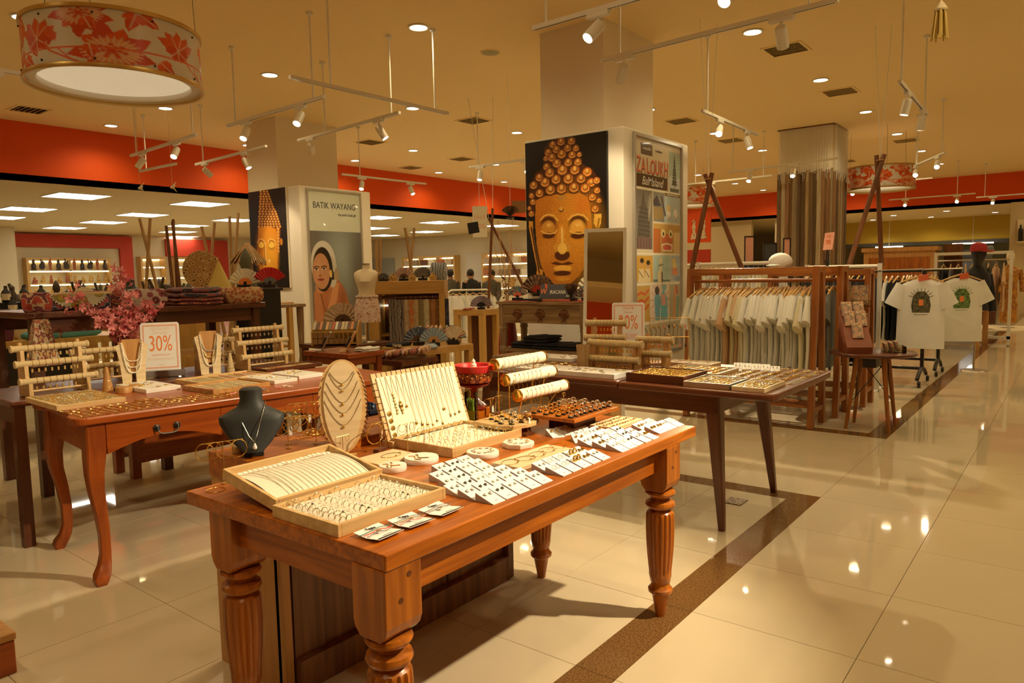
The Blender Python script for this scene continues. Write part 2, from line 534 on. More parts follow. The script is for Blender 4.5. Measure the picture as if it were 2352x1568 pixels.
for x in XG:
 for j, y in enumerate(YG):
  if (x, y) in ((-2.93, 23.7), (2.4, 0.2), (-10.88, 8.08), (-3.0, 8.1)):
   continue
  t = thing('ceiling_light', 'round recessed downlight, %s from the front in the %s' % (ORD[j], XN[x]), 'ceiling light', (x, y, CEIL), 0, 'recessed downlights in the cream ceiling')
  for nm, me in (('rim', dl_rim), ('diffuser', dl_dif)):
   o = bpy.data.objects.new(nm, me); COL.objects.link(o); o.parent = t
  lamp('SPOT', 'bulb', t, (0, 0, -0.03), DOWN_W, WARM, spot_size=R(150), spot_blend=0.8, shadow_soft_size=0.09)
# square air diffusers
def vent(x, y, z, s, label):
 t = thing('ceiling_vent', label, 'vent', (x, y, z))
 h = s/2
 MB().box(-h, h, -h, -h+.03, -0.012, 0).box(-h, h, h-.03, h, -0.012, 0).box(-h, -h+.03, -h+.03, h-.03, -0.012, 0).box(h-.03, h, -h+.03, h-.03, -0.012, 0).build('frame', M['cream'], t)
 MB().box(-h+.03, h-.03, -h+.03, h-.03, -0.002, 0).build('duct', M['black'], t)
 for i in range(6):
  yy = -h+0.06+(s-0.12)*i/5
  MB().box(-h+.03, h-.03, -.016, .016, -.0015, .0015, 0, T((0, yy, -0.012), rx=R(40))).build('slat', M['cream'], t)
for i, (x, y, lab) in enumerate(((-2.85, 8.97, 'square slatted air vent nearest the hanging track over the aisle'), (-2.9, 11.6, 'square slatted air vent above the plank column'),
  (-8.1, 9.4, 'square air vent between the two portrait columns'), (-10.8, 9.5, 'square air vent right of the left portrait column'), (-5.53, 11.87, 'square air vent behind the comic poster column'),
  (-10.9, 12.2, 'square air vent far over the bag shelves'), (-12.6, 12.3, 'square air vent close to the orange bulkhead'), (-2.94, 16.9, 'square air vent above the far printed drum lamp'),
  (-5.6, 14.3, 'square air vent beside the plank column'), (-4.6, 19.0, 'square air vent far behind the plank column'), (-12.4, 4.3, 'square air vent under the bright lamp by the bulkhead'))):
 vent(x, y, CEIL, 0.46, lab)
sp = thing('ceiling_speaker', 'flat round ceiling speaker with a fine grille', 'speaker', (-5.53, 6.74, CEIL))
MB().lathe([(0.10, -0.003), (0.118, -0.012), (0.125, -0.004), (0.125, 0)], 28, caps=False).build('rim', M['cream'], sp, smooth=True)
MB().lathe([(0.0, -0.012), (0.06, -0.011), (0.105, -0.006)], 28).build('grille', mat('speaker_grille', (0.45, 0.42, 0.25), 0.7, bump=0.5, bscale=300), sp, smooth=True)
# fluorescent panels under the lower ceiling on the left
PN = [(-15.06, 5.9, 'nearest the orange bulkhead, above the statue shelves'), (-18.3, 6.15, 'second from the bulkhead, above the statue shelves'), (-20.9, 6.4, 'third from the bulkhead at the picture edge'), (-14.96, 8.3, 'just left of the gold portrait column'),
   (-18.2, 8.6, 'above the crossed bamboo poles'), (-21.0, 8.85, 'in front of the red portal'), (-23.7, 8.9, 'above the lit statue shelves'), (-18.3, 11.15, 'behind the bamboo tripod by the column'),
   (-20.95, 11.2, 'in the middle of the low ceiling'), (-23.65, 12.3, 'far over the second red portal'), (-27.0+.9, 13.7, 'against the far left wall'), (-21.0, 14.0, 'behind the gold portrait'),
   (-15.27, 13.65, 'right of the batik poster column'), (-18.65, 16.3, 'second right of the batik poster column'), (-15.5, 16.26, 'above the yellow arch'), (-18.95, 19.2, 'over the bag shelves'), (-15.3, 19.0, 'behind the bamboo frame'), (-15.2, 21.8, 'at the far end of the low ceiling'), (-21.5, 19.4, 'over the far grey doors')]
for x, y, wd in PN:
 t = thing('ceiling_light', 'bright square fluorescent panel ' + wd, 'ceiling light', (x, y, LOW), 0, 'fluorescent panels in the low ceiling')
 MB().box(-.47, .47, -.47, -.44, -.012, 0).box(-.47, .47, .44, .47, -.012, 0).box(-.47, -.44, -.44, .44, -.012, 0).box(.44, .47, -.44, .44, -.012, 0).build('frame', M['white_metal'], t)
 MB().box(-.44, .44, -.44, .44, -.006, -.001).build('diffuser', M['panel_glow'], t)
 lamp('AREA', 'tube', t, (0, 0, -.02), 2.4, (1.0, 0.76, 0.42), size=0.9)
# structural columns with the poster boxes
def column(name, x0, x1, y0, y1, z0=0):
 return struct(MB().box(x0, x1, y0, y1, z0, CEIL).build(name, M['column']))
column('trim_5', -4.72, -3.93, 6.60, 7.69)
column('trim_6', -11.05, -10.2, 7.0, 8.2)
# ================================================================ MAIN TABLES
def turned_leg(h0=0.62):
 """fluted turned leg, square block with a rounded shoulder above it is a separate part"""
 p = [(0.018, 0.0), (0.022, 0.03), (0.032, 0.085), (0.036, 0.092), (0.046, 0.10), (0.047, 0.112), (0.038, 0.122), (0.034, 0.135), (0.038, 0.14), (0.042, 0.16)]
 k = 14
 for i in range(k+1):
  q = i/k
  z = 0.165+0.245*q
  p.append((0.043+0.014*math.sin(q*PI*0.62), z))
 p += [(0.050, 0.418), (0.040, 0.425), (0.036, 0.43), (0.052, 0.437), (0.057, 0.447), (0.054, 0.458), (0.036, 0.467), (0.033, 0.474), (0.052, 0.484), (0.058, 0.494), (0.054, 0.503), (0.04, 0.508)]
 return MB().lathe(p, 48, flute=16, famp=0.16, fz=(0.166, 0.412))
TX0, TX1, TY0, TY1, TZ = -2.055, -1.19, 1.045, 2.695, 0.72
tab = thing('display_table', 'large reddish-brown wooden table with fluted turned legs, covered in jewellery', 'table', (-1.6, 1.87, 0))
ox, oy = -1.6, 1.87
MB().box(TX0-ox, TX1-ox, TY0-oy, TY1-oy, 0.680, TZ).build('tabletop', M['table_wood'], tab, bevel=0.004)
AX0, AX1, AY0, AY1 = -1.90, -1.232, 1.10, 2.525
mb = MB().box(AX1-.024-ox, AX1-ox, AY0-oy, AY1-oy, 0.585, 0.68)
mb.build('apron', M['table_wood'], tab)
MB().box(AX0-ox, AX0+.024-ox, AY0-oy, AY1-oy, 0.585, 0.68).build('apron', M['table_wood'], tab)
M['table_wood_x'] = wood('table_wood_x', (0.27, 0.062, 0.004), (0.50, 0.138, 0.008), 'x', 0.3)
MB().box(AX0-ox, AX1-ox, AY0-.015-oy, AY0+.012-oy, 0.585, 0.68).build('apron', M['table_wood_x'], tab)
MB().box(AX0-ox, AX1-ox, AY1-.012-oy, AY1+.015-oy, 0.585, 0.68).build('apron', M['table_wood_x'], tab)
leg_me = turned_leg().mesh('leg', M['table_wood_z'], True)
bl = MB()
pr = [(-.057, 0.68), (.057, 0.68), (.057, 0.545), (.05, 0.525), (.034, 0.508), (-.034, 0.508), (-.05, 0.525), (-.057, 0.545)]
bl.prism([(a, b) for a, b in reversed(pr)], -.057, .057, 0, T(rx=R(90)))
blk_me = bl.mesh('leg_block', M['table_wood_z'])
for (x, y) in ((-1.25, 1.10), (-1.245, 2.49), (-1.90, 1.115), (-1.835, 2.515)):
 o = bpy.data.objects.new('leg', leg_me); COL.objects.link(o); o.parent = tab; o.location = (x-ox, y-oy, 0)
 b = bpy.data.objects.new('leg_block', blk_me); COL.objects.link(b); b.parent = o
 bv = b.modifiers.new('bevel', 'BEVEL'); bv.width = 0.003; bv.segments = 2
 for dz in (0.60, 0.655) if x > -1.5 else ():
  pg = MB().cyl(0.007, 0, 0.004, 10, 0, T((0.054, -0.01 if dz < .62 else 0.018, dz), ry=R(90))).build('peg', M['dark_wood_z'], o)
# plank-fronted cabinet behind and under the table
cab = thing('cabinet', 'low wooden cabinet with a vertical plank front standing under the jewellery table', 'cabinet', (-2.14, 1.865, 0))
cx, cy = -2.14, 1.865
MB().box(-2.34-cx, -1.975-cx, 1.283-cy, 1.305-cy, 0, 0.668).build('side_panel', M['tan_wood'], cab)
MB().box(-2.34-cx, -1.975-cx, 2.425-cy, 2.45-cy, 0, 0.668).build('side_panel', M['tan_wood'], cab)
MB().box(-2.34-cx, -2.318-cx, 1.305-cy, 2.425-cy, 0, 0.668).build('back_panel', M['tan_wood'], cab)
MB().box(-2.34-cx, -1.975-cx, 1.305-cy, 2.425-cy, 0.64, 0.668).build('top_panel', M['tan_wood'], cab)
MB().box(-1.99-cx, -1.955-cx, 1.283-cy, 1.315-cy, 0.0, 0.668).build('stile', M['tan_wood'], cab)
MB().box(-1.975-cx, -1.94-cx, 2.415-cy, 2.45-cy, 0.0, 0.668).build('stile', M['plank_wood'], cab)
MB().box(-1.975-cx, -1.93-cx, 1.325-cy, 2.415-cy, 0.0, 0.105).build('plinth', M['plank_wood'], cab, bevel=0.004)
k = 9
for i in range(k):
 a = 1.325+(2.415-1.325)*i/k; b = 1.325+(2.415-1.325)*(i+1)/k
 MB().box(-1.985-cx, -1.962-cx-0.004*(i % 3), a+.002-cy, b-.002-cy, 0.105, 0.66).build('plank', M['plank_wood'], cab)
MB().box(-2.345-cx, -2.06-cx, 1.278-cy, 2.455-cy, 0.668, 0.752).build('raised_top', M['table_wood'], cab, bevel=0.003)
# ---- left table: red-brown, cabriole legs, two drawers
LA = math.atan2(0.12, 1.08)     # slight turn
lt = thing('display_table', 'red-brown table with curved cabriole legs and a drawer under its scalloped top', 'table', (-3.335, 1.235, 0), -LA)
LL, LW, LZ = 1.75, 0.76, 0.76
def scallop(w, l, r=0.05):
 p = []
 def arc(cx_, cy_, a0, a1, rr, n=5):
  for i in range(n+1):
   a = a0+(a1-a0)*i/n
   p.append((cx_+rr*math.cos(a), cy_+rr*math.sin(a)))
 arc(-.05, .05, 0, -PI/2, .05)
 p.append((-.13, 0.0)); p.append((-.17, 0.025)); p.append((-.24, .035)); p.append((-w/2, .03)); p.append((-w+.24, .035)); p.append((-w+.17, .025)); p.append((-w+.13, 0.0))
 arc(-w+.05, .05, -PI/2, -PI, .05)
 arc(-w+.05, l-.05, -PI, -PI*1.5, .05)
 arc(-.05, l-.05, PI/2, 0, .05)
 return list(reversed(p))
MB().prism(scallop(LW, LL), 0.728, LZ).build('tabletop', M['red_wood'], lt, bevel=0.006)
def drawer_front(y0, y1):
 n_ = 14
 poly = [(y0, .728), (y1, .728)]
 for i in range(n_+1):
  q = i/n_
  poly.append((y1+(y0-y1)*q, 0.585+0.055*math.sin(q*PI)*(1 if True else 0)))
 return poly
XF = Matrix(((0, 0, 1, 0), (1, 0, 0, 0), (0, 1, 0, 0), (0, 0, 0, 1)))
dw = [(0.125, 0.635), (0.637, 1.14), (1.142, 1.64)]
fr = [drawer_front(0.125, 0.635), [(0.637, .728), (1.14, .728)]+[(1.14+(0.637-1.14)*i/14, 0.60+0.045*(math.sin(i/14*PI*1.0))+0.01) for i in range(15)], drawer_front(1.142, 1.64)]
for i, poly in enumerate(fr):
 d = MB().prism(list(reversed(poly)), -0.045, -0.024, 0, XF).build('drawer', M['red_wood'], lt)
 if i != 1:
  ymid = (dw[i][0]+dw[i][1])/2
  hb = MB()
  for s in (-1, 1):
   hb.lathe([(0.016, 0), (0.016, 0.004), (0.008, 0.008), (0.006, 0.018), (0.0, 0.02)], 12, 0, T((-0.024, ymid+s*.045, .668), ry=R(90)))
  hb.tube([(-.008, ymid-.045, .668), (-.004, ymid-.043, .652), (0.0, ymid-.03, .643), (0.002, ymid, .641), (0.0, ymid+.03, .643), (-.004, ymid+.043, .652), (-.008, ymid+.045, .668)], 0.0035, 6)
  hb.build('handle', M['dark_metal'], d, smooth=True)
MB().box(-LW+.04, -.06, .055, .08, 0.60, .728).build('end_apron', M['red_wood'], lt)
MB().box(-LW+.03, -LW+.05, .1, LL-.1, 0.60, .728).build('back_apron', M['red_wood'], lt)
MB().box(-LW+.04, -.06, LL-.08, LL-.055, 0.60, .728).build('end_apron', M['red_wood'], lt)
def cabriole(sx, sy):
 """S-curved leg from z 0.728 down to a small hoof turned outwards"""
 prof = [(0.728, 0.0, .042), (0.62, .0, .042), (0.57, .006, .039), (0.50, .012, .034), (0.42, .008, .029), (0.32, -.008, .025), (0.22, -.018, .022), (0.13, -.018, .021), (0.08, -.008, .025), (0.045, .008, .031), (0.02, .016, .028), (0.0, .016, .02)]
 rings = []
 for z, off, r in prof:
  c = (sx*off, sy*off)
  rings.append([(c[0]+r*a, c[1]+r*b, z) for a, b in ((-.8, -1), (.8, -1), (1, -.8), (1, .8), (.8, 1), (-.8, 1), (-1, .8), (-1, -.8))])
 return MB().loft(list(reversed(rings)))
for (x, y, sx, sy) in ((-.065, .085, 1, -1), (-LW+.065, .085, -1, -1), (-.065, LL-.085, 1, 1), (-LW+.065, LL-.085, -1, 1)):
 cabriole(sx, sy).build('leg', M['red_wood_z'], lt, (x, y, 0), smooth=True)
# ---- right table: dark brown, splayed tapering legs, two leaves
rt = thing('display_table', 'dark brown table with long tapering splayed legs, crowded with trays of jewellery', 'table', (-2.1, 3.83, 0))
rx, ry = -2.1, 3.83
def rounded(x0, x1, y0, y1, r=.05, n_=4, corners=(1, 1, 1, 1)):
 p = []
 for (cx_, cy_, a0, k_) in ((x1-r, y1-r, 0, 0), (x0+r, y1-r, PI/2, 1), (x0+r, y0+r, PI, 2), (x1-r, y0+r, 1.5*PI, 3)):
  if corners[k_]:
   for i in range(n_+1):
    a = a0+PI/2*i/n_
    p.append((cx_+r*math.cos(a), cy_+r*math.sin(a)))
  else:
   p.append((cx_+(r if k_ in (0, 3) else -r), cy_+(r if k_ in (0, 1) else -r)))
 return p
MB().prism(rounded(-1.92-rx, -1.09-rx, 3.345-ry, 4.33-ry, .05, 4, (1, 0, 0, 1)), .725, .76).build('tabletop_leaf', M['dark_wood'], rt, bevel=0.008)
MB().prism(rounded(-3.1-rx, -1.924-rx, 3.345-ry, 4.33-ry, .05, 4, (0, 1, 1, 0)), .729, .763).build('tabletop_leaf', M['dark_wood'], rt, bevel=0.008)
MB().box(-2.95-rx, -1.42-rx, 3.455-ry, 3.478-ry, .62, .725).build('apron', M['dark_wood'], rt)
MB().box(-2.95-rx, -1.42-rx, 4.19-ry, 4.213-ry, .62, .725).build('apron', M['dark_wood'], rt)
M['dark_wood_y'] = wood('dark_wood_y', (0.085, 0.022, 0.008), (0.15, 0.042, 0.014), 'y', 0.3)
MB().box(-1.44-rx, -1.417-rx, 3.478-ry, 4.19-ry, .62, .725).build('apron', M['dark_wood_y'], rt)
for (tx, ty, bx, by) in ((-1.45, 3.50, -1.412, 3.525), (-1.45, 4.165, -1.412, 4.33), (-2.92, 3.5, -2.97, 3.43), (-2.92, 4.165, -2.97, 4.3)):
 rings = []
 for q in [0, .02, .5, 1]:
  h = .016+.026*q
  x, y, z = bx+(tx-bx)*q, by+(ty-by)*q, .725*q
  rings.append([(x-rx+h*a, y-ry+h*b, z) for a, b in ((-.7, -1), (.7, -1), (1, -.7), (1, .7), (.7, 1), (-.7, 1), (-1, .7), (-1, -.7))])
 MB().loft(rings).build('leg', M['dark_wood_z'], rt, smooth=True)
# ================================================================ PRINTS (colour attributes on finely divided sheets)
import numpy as np
def lin(c):
 a = np.array(c, float)/255.0
 return np.where(a <= 0.04045, a/12.92, ((a+0.055)/1.055)**2.4)
class Canvas:
 def __init__(self, W, H, bg):
  self.W, self.H = W, H
  self.a = np.zeros((H, W, 3)); self.a[:] = lin(bg)
  self.Y, self.X = np.mgrid[0:H, 0:W].astype(float)
  self.X += .5; self.Y += .5
 def put(self, mask, col, k=1.0):
  m = np.clip(mask, 0, 1)[..., None]*k
  self.a = self.a*(1-m)+lin(col)*m
 def ell(self, cx, cy, rx, ry, col, k=1.0, soft=0.0, rot=0.0):
  c, s = math.cos(rot), math.sin(rot)
  dx, dy = self.X-cx, self.Y-cy
  d = np.sqrt(((dx*c+dy*s)/rx)**2+((-dx*s+dy*c)/ry)**2)
  if soft:
   self.put(np.clip((1-d)/soft, 0, 1), col, k)
  else:
   self.put(np.clip((1-d)*min(rx, ry)+.5, 0, 1), col, k)
 def poly(self, pts, col, k=1.0):
  ins = np.zeros((self.H, self.W), bool)
  n = len(pts)
  for i in range(n):
   x1, y1 = pts[i]; x2, y2 = pts[(i+1) % n]
   c = ((y1 > self.Y) != (y2 > self.Y))
   with np.errstate(divide='ignore', invalid='ignore'):
    xi = (x2-x1)*(self.Y-y1)/((y2-y1) if y2 != y1 else 1e-9)+x1
   ins ^= c & (self.X < xi)
  self.put(ins.astype(float), col, k)
 def line(self, pts, wd, col, k=1.0):
  m = np.zeros((self.H, self.W))
  for (x1, y1), (x2, y2) in zip(pts[:-1], pts[1:]):
   dx, dy = x2-x1, y2-y1
   L2 = dx*dx+dy*dy+1e-9
   t = np.clip(((self.X-x1)*dx+(self.Y-y1)*dy)/L2, 0, 1)
   d = np.hypot(self.X-x1-t*dx, self.Y-y1-t*dy)
   m = np.maximum(m, np.clip(wd/2-d+.5, 0, 1))
  self.put(m, col, k)
 def rect(self, x0, y0, x1, y1, col, k=1.0):
  self.put(((self.X > x0) & (self.X < x1) & (self.Y > y0) & (self.Y < y1)).astype(float), col, k)
 def speck(self, amp, seed=1, mask=None):
  r = np.random.RandomState(seed).rand(self.H, self.W)
  f = 1+amp*(r-.5)*2
  if mask is not None:
   f = np.where(mask, f, 1)
  self.a = np.clip(self.a*f[..., None], 0, 1)
 def sheet(self, name, fn, m, parent):
  """fn(u,v) -> point; v runs from the top down"""
  W, H = self.W, self.H
  vs = [fn(i/(W-1), j/(H-1)) for j in range(H) for i in range(W)]
  idx = np.arange(W*H).reshape(H, W)
  fs = np.stack([idx[:-1, :-1], idx[1:, :-1], idx[1:, 1:], idx[:-1, 1:]], -1).reshape(-1, 4)
  me = bpy.data.meshes.new(name)
  me.from_pydata(vs, [], fs.tolist())
  at = me.color_attributes.new('ink', 'FLOAT_COLOR', 'POINT')
  c = np.ones((W*H, 4), np.float32); c[:, :3] = self.a.reshape(-1, 3)
  at.data.foreach_set('color', c.ravel())
  me.materials.append(m)
  o = bpy.data.objects.new(name, me); COL.objects.link(o); o.parent = parent
  return o
M['print_matte'] = paint('print_matte', 0.45)
M['print_glossy'] = paint('print_glossy', 0.25, coat=0.6)
# ---- statue portrait on a black ground (two different prints)
def portrait_big():
 W, H = 168, 300
 c = Canvas(W, H, (12, 9, 6))
 def P(x, y):
  t = 118-113*(x-42)/820
  return ((x-42)/820*W, (y-t)/(1575-t)*H)
 k = W/820
 def E(x, y, rx, ry, col, kk=1, soft=0, rot=0):
  p = P(x, y); c.ell(p[0], p[1], rx*k, ry*k*1.04, col, kk, soft, rot)
 def G(pts, col, kk=1): c.poly([P(*p) for p in pts], col, kk)
 def Ln(pts, w_, col, kk=1): c.line([P(*p) for p in pts], w_*k, col, kk)
 G([(250, 150), (330, 90), (420, 65), (530, 65), (600, 150), (630, 320), (730, 370), (790, 480), (800, 760), (700, 780), (690, 640), (420, 590), (150, 650), (130, 800), (65, 800), (80, 560), (150, 400), (235, 350)], (70, 32, 6))
 G([(70, 865), (118, 872), (112, 960), (150, 1180), (180, 1330), (216, 1350), (210, 1440), (165, 1500), (140, 1440), (150, 1330), (110, 1130), (72, 930)], (205, 140, 45))
 Ln([(95, 930), (150, 1230), (175, 1370)], 16, (60, 28, 6))
 G([(742, 800), (808, 800), (804, 890), (772, 960), (732, 890)], (240, 190, 80))
 Ln([(785, 850), (770, 940)], 14, (90, 45, 8))
 face = [(148, 665), (250, 625), (420, 600), (600, 600), (685, 640), (705, 760), (716, 900), (704, 1100), (655, 1280), (590, 1400), (500, 1478), (340, 1490), (255, 1430), (195, 1300), (152, 1100), (138, 880)]
 G(face, (186, 112, 26))
 m0 = np.zeros((H, W))
 E(560, 1000, 330, 560, (228, 158, 46), .75, .9)
 E(250, 1130, 110, 260, (210, 140, 40), .6, .9)
 E(620, 720, 120, 130, (205, 105, 30), .6, .9)
 E(420, 640, 60, 40, (170, 130, 60), .8, .8)
 for x, s in ((285, 1), (582, 1.1)):
  E(x, 925, 108*s, 118*s, (150, 85, 18), .8, .5)
  E(x-5, 885, 92*s, 72*s, (70, 30, 6), .95, .35)
  E(x-8, 935, 80*s, 78*s, (232, 170, 66) if s > 1 else (205, 140, 48), 1, .25)
  E(x, 905, 40*s, 26*s, (250, 214, 120), .6, .8)
  E(x-4, 1008, 78*s, 34*s, (84, 36, 6), 1, .3)
  Ln([(x-80*s, 965), (x-45*s, 985), (x+10, 992), (x+60*s, 982), (x+85*s, 955)], 12, (240, 190, 90))
  Ln([(x-88*s, 855), (x-50*s, 818), (x, 803), (x+55*s, 818), (x+90*s, 860)], 15, (236, 186, 84))
 E(415, 756, 25, 24, (70, 34, 8)); E(414, 748, 21, 20, (214, 160, 70))
 G([(395, 900), (440, 900), (470, 1090), (355, 1090)], (222, 152, 48), .8)
 Ln([(418, 940), (424, 1110)], 22, (250, 205, 110), .9)
 E(418, 1200, 78, 52, (84, 38, 8)); E(365, 1125, 38, 40, (214, 150, 50)); E(468, 1125, 38, 40, (220, 156, 54)); E(420, 1135, 46, 52, (246, 196, 90))
 G([(295, 1282), (350, 1262), (415, 1282), (480, 1262), (540, 1280), (470, 1300), (360, 1298)], (92, 42, 8))
 E(420, 1330, 92, 30, (240, 180, 66)); E(415, 1378, 90, 24, (80, 34, 6)); E(420, 1430, 90, 30, (222, 156, 50), .8, .5)
 c.speck(.22, 3, (c.a.sum(2) > .12))
 curls = [(420, 105, 45), (525, 100, 42), (335, 130, 40), (485, 165, 42), (372, 178, 44), (568, 168, 36), (288, 205, 42), (425, 222, 52), (530, 230, 42), (600, 228, 28), (325, 255, 48), (262, 262, 30), (375, 310, 50),
    (490, 302, 46), (585, 300, 42), (268, 342, 40), (430, 375, 58), (555, 375, 54), (300, 400, 52), (675, 398, 50), (190, 445, 46), (365, 465, 54), (490, 460, 58), (615, 460, 52), (250, 492, 54), (712, 500, 48), (128, 520, 46),
    (305, 565, 56), (420, 555, 58), (545, 545, 58), (655, 552, 52), (765, 480, 36), (190, 597, 48), (768, 575, 34), (105, 620, 32), (118, 680, 36), (722, 640, 42), (785, 672, 28), (748, 752, 42), (80, 740, 24), (100, 795, 36)]
 for x, y, r in curls:
  E(x, y+4, r, r*.92, (52, 22, 5))
  b = 1 if x < 640 else 1.25
  E(x, y, r*.9, r*.8, tuple(min(255, v*b) for v in (142, 76, 20)))
  E(x, y+r*.1, r*.72, r*.6, tuple(min(255, v*b) for v in (192, 120, 42)))
  E(x+2, y-r*.05, r*.5, r*.42, (104, 50, 12))
  E(x, y-r*.12, r*.36, r*.3, (216, 156, 70))
  E(x, y-r*.4, r*.24, r*.22, (228, 176, 92))
  Ln([(x-r*.7, y+r*.35), (x, y+r*.68), (x+r*.7, y+r*.35)], 7, (228, 166, 80), .8)
 return c
def portrait_slim():
 W, H = 104, 280
 c = Canvas(W, H, (26, 16, 7))
 def P(x, y):
  xl = 75+65*(y-195)/1315; xr = 595+60*(y-112)/1393
  t = 195-83*(x-75)/520
  return ((x-xl)/(xr-xl)*W, (y-t)/(1508-t)*H)
 k = W/520
 def E(x, y, rx, ry, col, kk=1, soft=0):
  p = P(x, y); c.ell(p[0], p[1], rx*k, ry*k*1.05, col, kk, soft)
 def G(pts, col, kk=1): c.poly([P(*p) for p in pts], col, kk)
 def Ln(pts, w_, col, kk=1): c.line([P(*p) for p in pts], w_*k, col, kk)
 hair = [(295, 165), (340, 158), (385, 230), (405, 290), (420, 370), (470, 430), (505, 520), (530, 650), (530, 800), (510, 900), (490, 860), (480, 690), (380, 660), (225, 668), (225, 540), (250, 400), (255, 300), (270, 210)]
 G(hair, (128, 66, 16))
 row = 0
 for y in range(180, 670, 34):
  x0 = 260-(y-170)*.06+(8 if row % 2 else 0)
  x1 = 345+(y-165)*.37 if y < 420 else 450+(y-420)*.32
  n_ = max(2, int((x1-x0)/38))
  for i in range(n_+1):
   x = x0+(x1-x0)*i/n_
   E(x, y+6, 19, 19, (96, 46, 10)); E(x, y, 16, 15, (204, 132, 46)); E(x+2, y-5, 7, 7, (250, 206, 120))
  row += 1
 G([(226, 668), (380, 655), (475, 690), (492, 850), (490, 1000), (498, 1160), (490, 1330), (450, 1420), (270, 1420), (232, 1220), (206, 1040)], (226, 142, 30))
 E(400, 1050, 130, 420, (252, 186, 56), .8, .9); E(240, 1050, 70, 400, (176, 98, 18), .7, .8)
 for y in range(690, 1010, 44):
  E(498, y, 20, 24, (216, 142, 50)); E(500, y-6, 9, 10, (250, 206, 120))
 E(540, 865, 20, 46, (206, 130, 36)); Ln([(500, 1020), (486, 1200), (452, 1330)], 14, (206, 130, 36))
 for x in (258, 402):
  Ln([(x-44, 880), (x-25, 832), (x+8, 824), (x+45, 850), (x+62, 905)], 15, (252, 200, 104)); Ln([(x-32, 895), (x-10, 852), (x+20, 848), (x+48, 880)], 9, (150, 78, 14))
  E(x+6, 910, 38, 42, (252, 206, 80)); Ln([(x-34, 940), (x, 962), (x+50, 948)], 8, (130, 66, 12)); Ln([(x-30, 965), (x+8, 985), (x+44, 968)], 5, (160, 90, 20))
 Ln([(322, 880), (326, 1000), (340, 1150)], 14, (255, 214, 120), .9); Ln([(312, 900), (318, 1120)], 8, (150, 82, 16), .8)
 E(372, 1135, 18, 26, (255, 226, 150)); E(300, 1150, 20, 34, (150, 80, 14), .8, .5); E(345, 1150, 30, 30, (246, 180, 66))
 Ln([(290, 1240), (340, 1225), (400, 1245)], 16, (150, 70, 14)); E(345, 1275, 50, 22, (240, 170, 60))
 return c
def portrait_lady():
 W, H = 150, 330
 c = Canvas(W, H, (108, 104, 96))
 def P(x, y):
  xl = 95+45*(y-50)/1500
  t = 50+52*(x-95)/520
  b = 1560
  return ((x-xl)/(522)*W, (y-t)/(b-t)*H)
 k = W/522
 def E(x, y, rx, ry, col, kk=1, soft=0, rot=0):
  p = P(x, y); c.ell(p[0], p[1], rx*k, ry*k*1.02, col, kk, soft, rot)
 def G(pts, col, kk=1): c.poly([P(*p) for p in pts], col, kk)
 def Ln(pts, w_, col, kk=1): c.line([P(*p) for p in pts], w_*k, col, kk)
 E(420, 700, 240, 420, (150, 162, 158), .9, .9); E(600, 900, 120, 400, (88, 82, 74), .7, .9)
 c.rect(0, 0, W, H*.268, (206, 210, 188))
 # body, arms
 G([(200, 1000), (300, 960), (380, 960), (430, 1010), (480, 1130), (510, 1250), (500, 1570), (150, 1570), (150, 1300), (150, 1080)], (170, 104, 66))
 G([(330, 980), (400, 1000), (380, 1150), (330, 1330), (330, 1570), (240, 1570), (260, 1300), (300, 1100)], (198, 136, 92))
 G([(150, 1080), (200, 1020), (215, 1100), (230, 1300), (260, 1400), (240, 1570), (180, 1570), (165, 1300)], (180, 116, 76))
 Ln([(215, 1100), (260, 1290), (255, 1400)], 12, (110, 62, 36), .8); Ln([(330, 1010), (300, 1150), (262, 1290)], 9, (120, 70, 44), .8)
 E(440, 1200, 60, 160, (120, 72, 46), .6, .8)
 E(215, 1030, 50, 46, (196, 132, 88)); E(270, 1010, 50, 36, (204, 142, 98))
 # head wrap, hair, face
 E(245, 790, 122, 172, (204, 198, 184)); E(330, 880, 50, 120, (190, 184, 170)); G([(345, 900), (370, 830), (400, 900), (395, 970), (350, 960)], (160, 140, 110))
 E(238, 850, 98, 170, (38, 24, 18)); G([(290, 800), (345, 880), (350, 960), (300, 960)], (34, 22, 16))
 E(222, 868, 84, 136, (188, 134, 96)); E(195, 860, 50, 110, (206, 156, 116), .7, .8)
 for x in (175, 248):
  Ln([(x-26, 826), (x, 816), (x+28, 824)], 8, (50, 30, 20)); E(x, 846, 20, 9, (230, 214, 196)); E(x, 846, 9, 9, (40, 26, 18)); Ln([(x-22, 840), (x, 834), (x+22, 842)], 5, (40, 24, 18))
 Ln([(212, 850), (208, 905)], 7, (164, 108, 74)); E(212, 912, 17, 8, (150, 94, 62)); E(218, 952, 32, 11, (150, 66, 52)); Ln([(188, 950), (218, 952), (248, 948)], 3, (90, 36, 28))
 E(315, 888, 14, 22, (220, 176, 90)); E(318, 920, 9, 12, (240, 210, 140))
 c.speck(.03, 5)
 return c
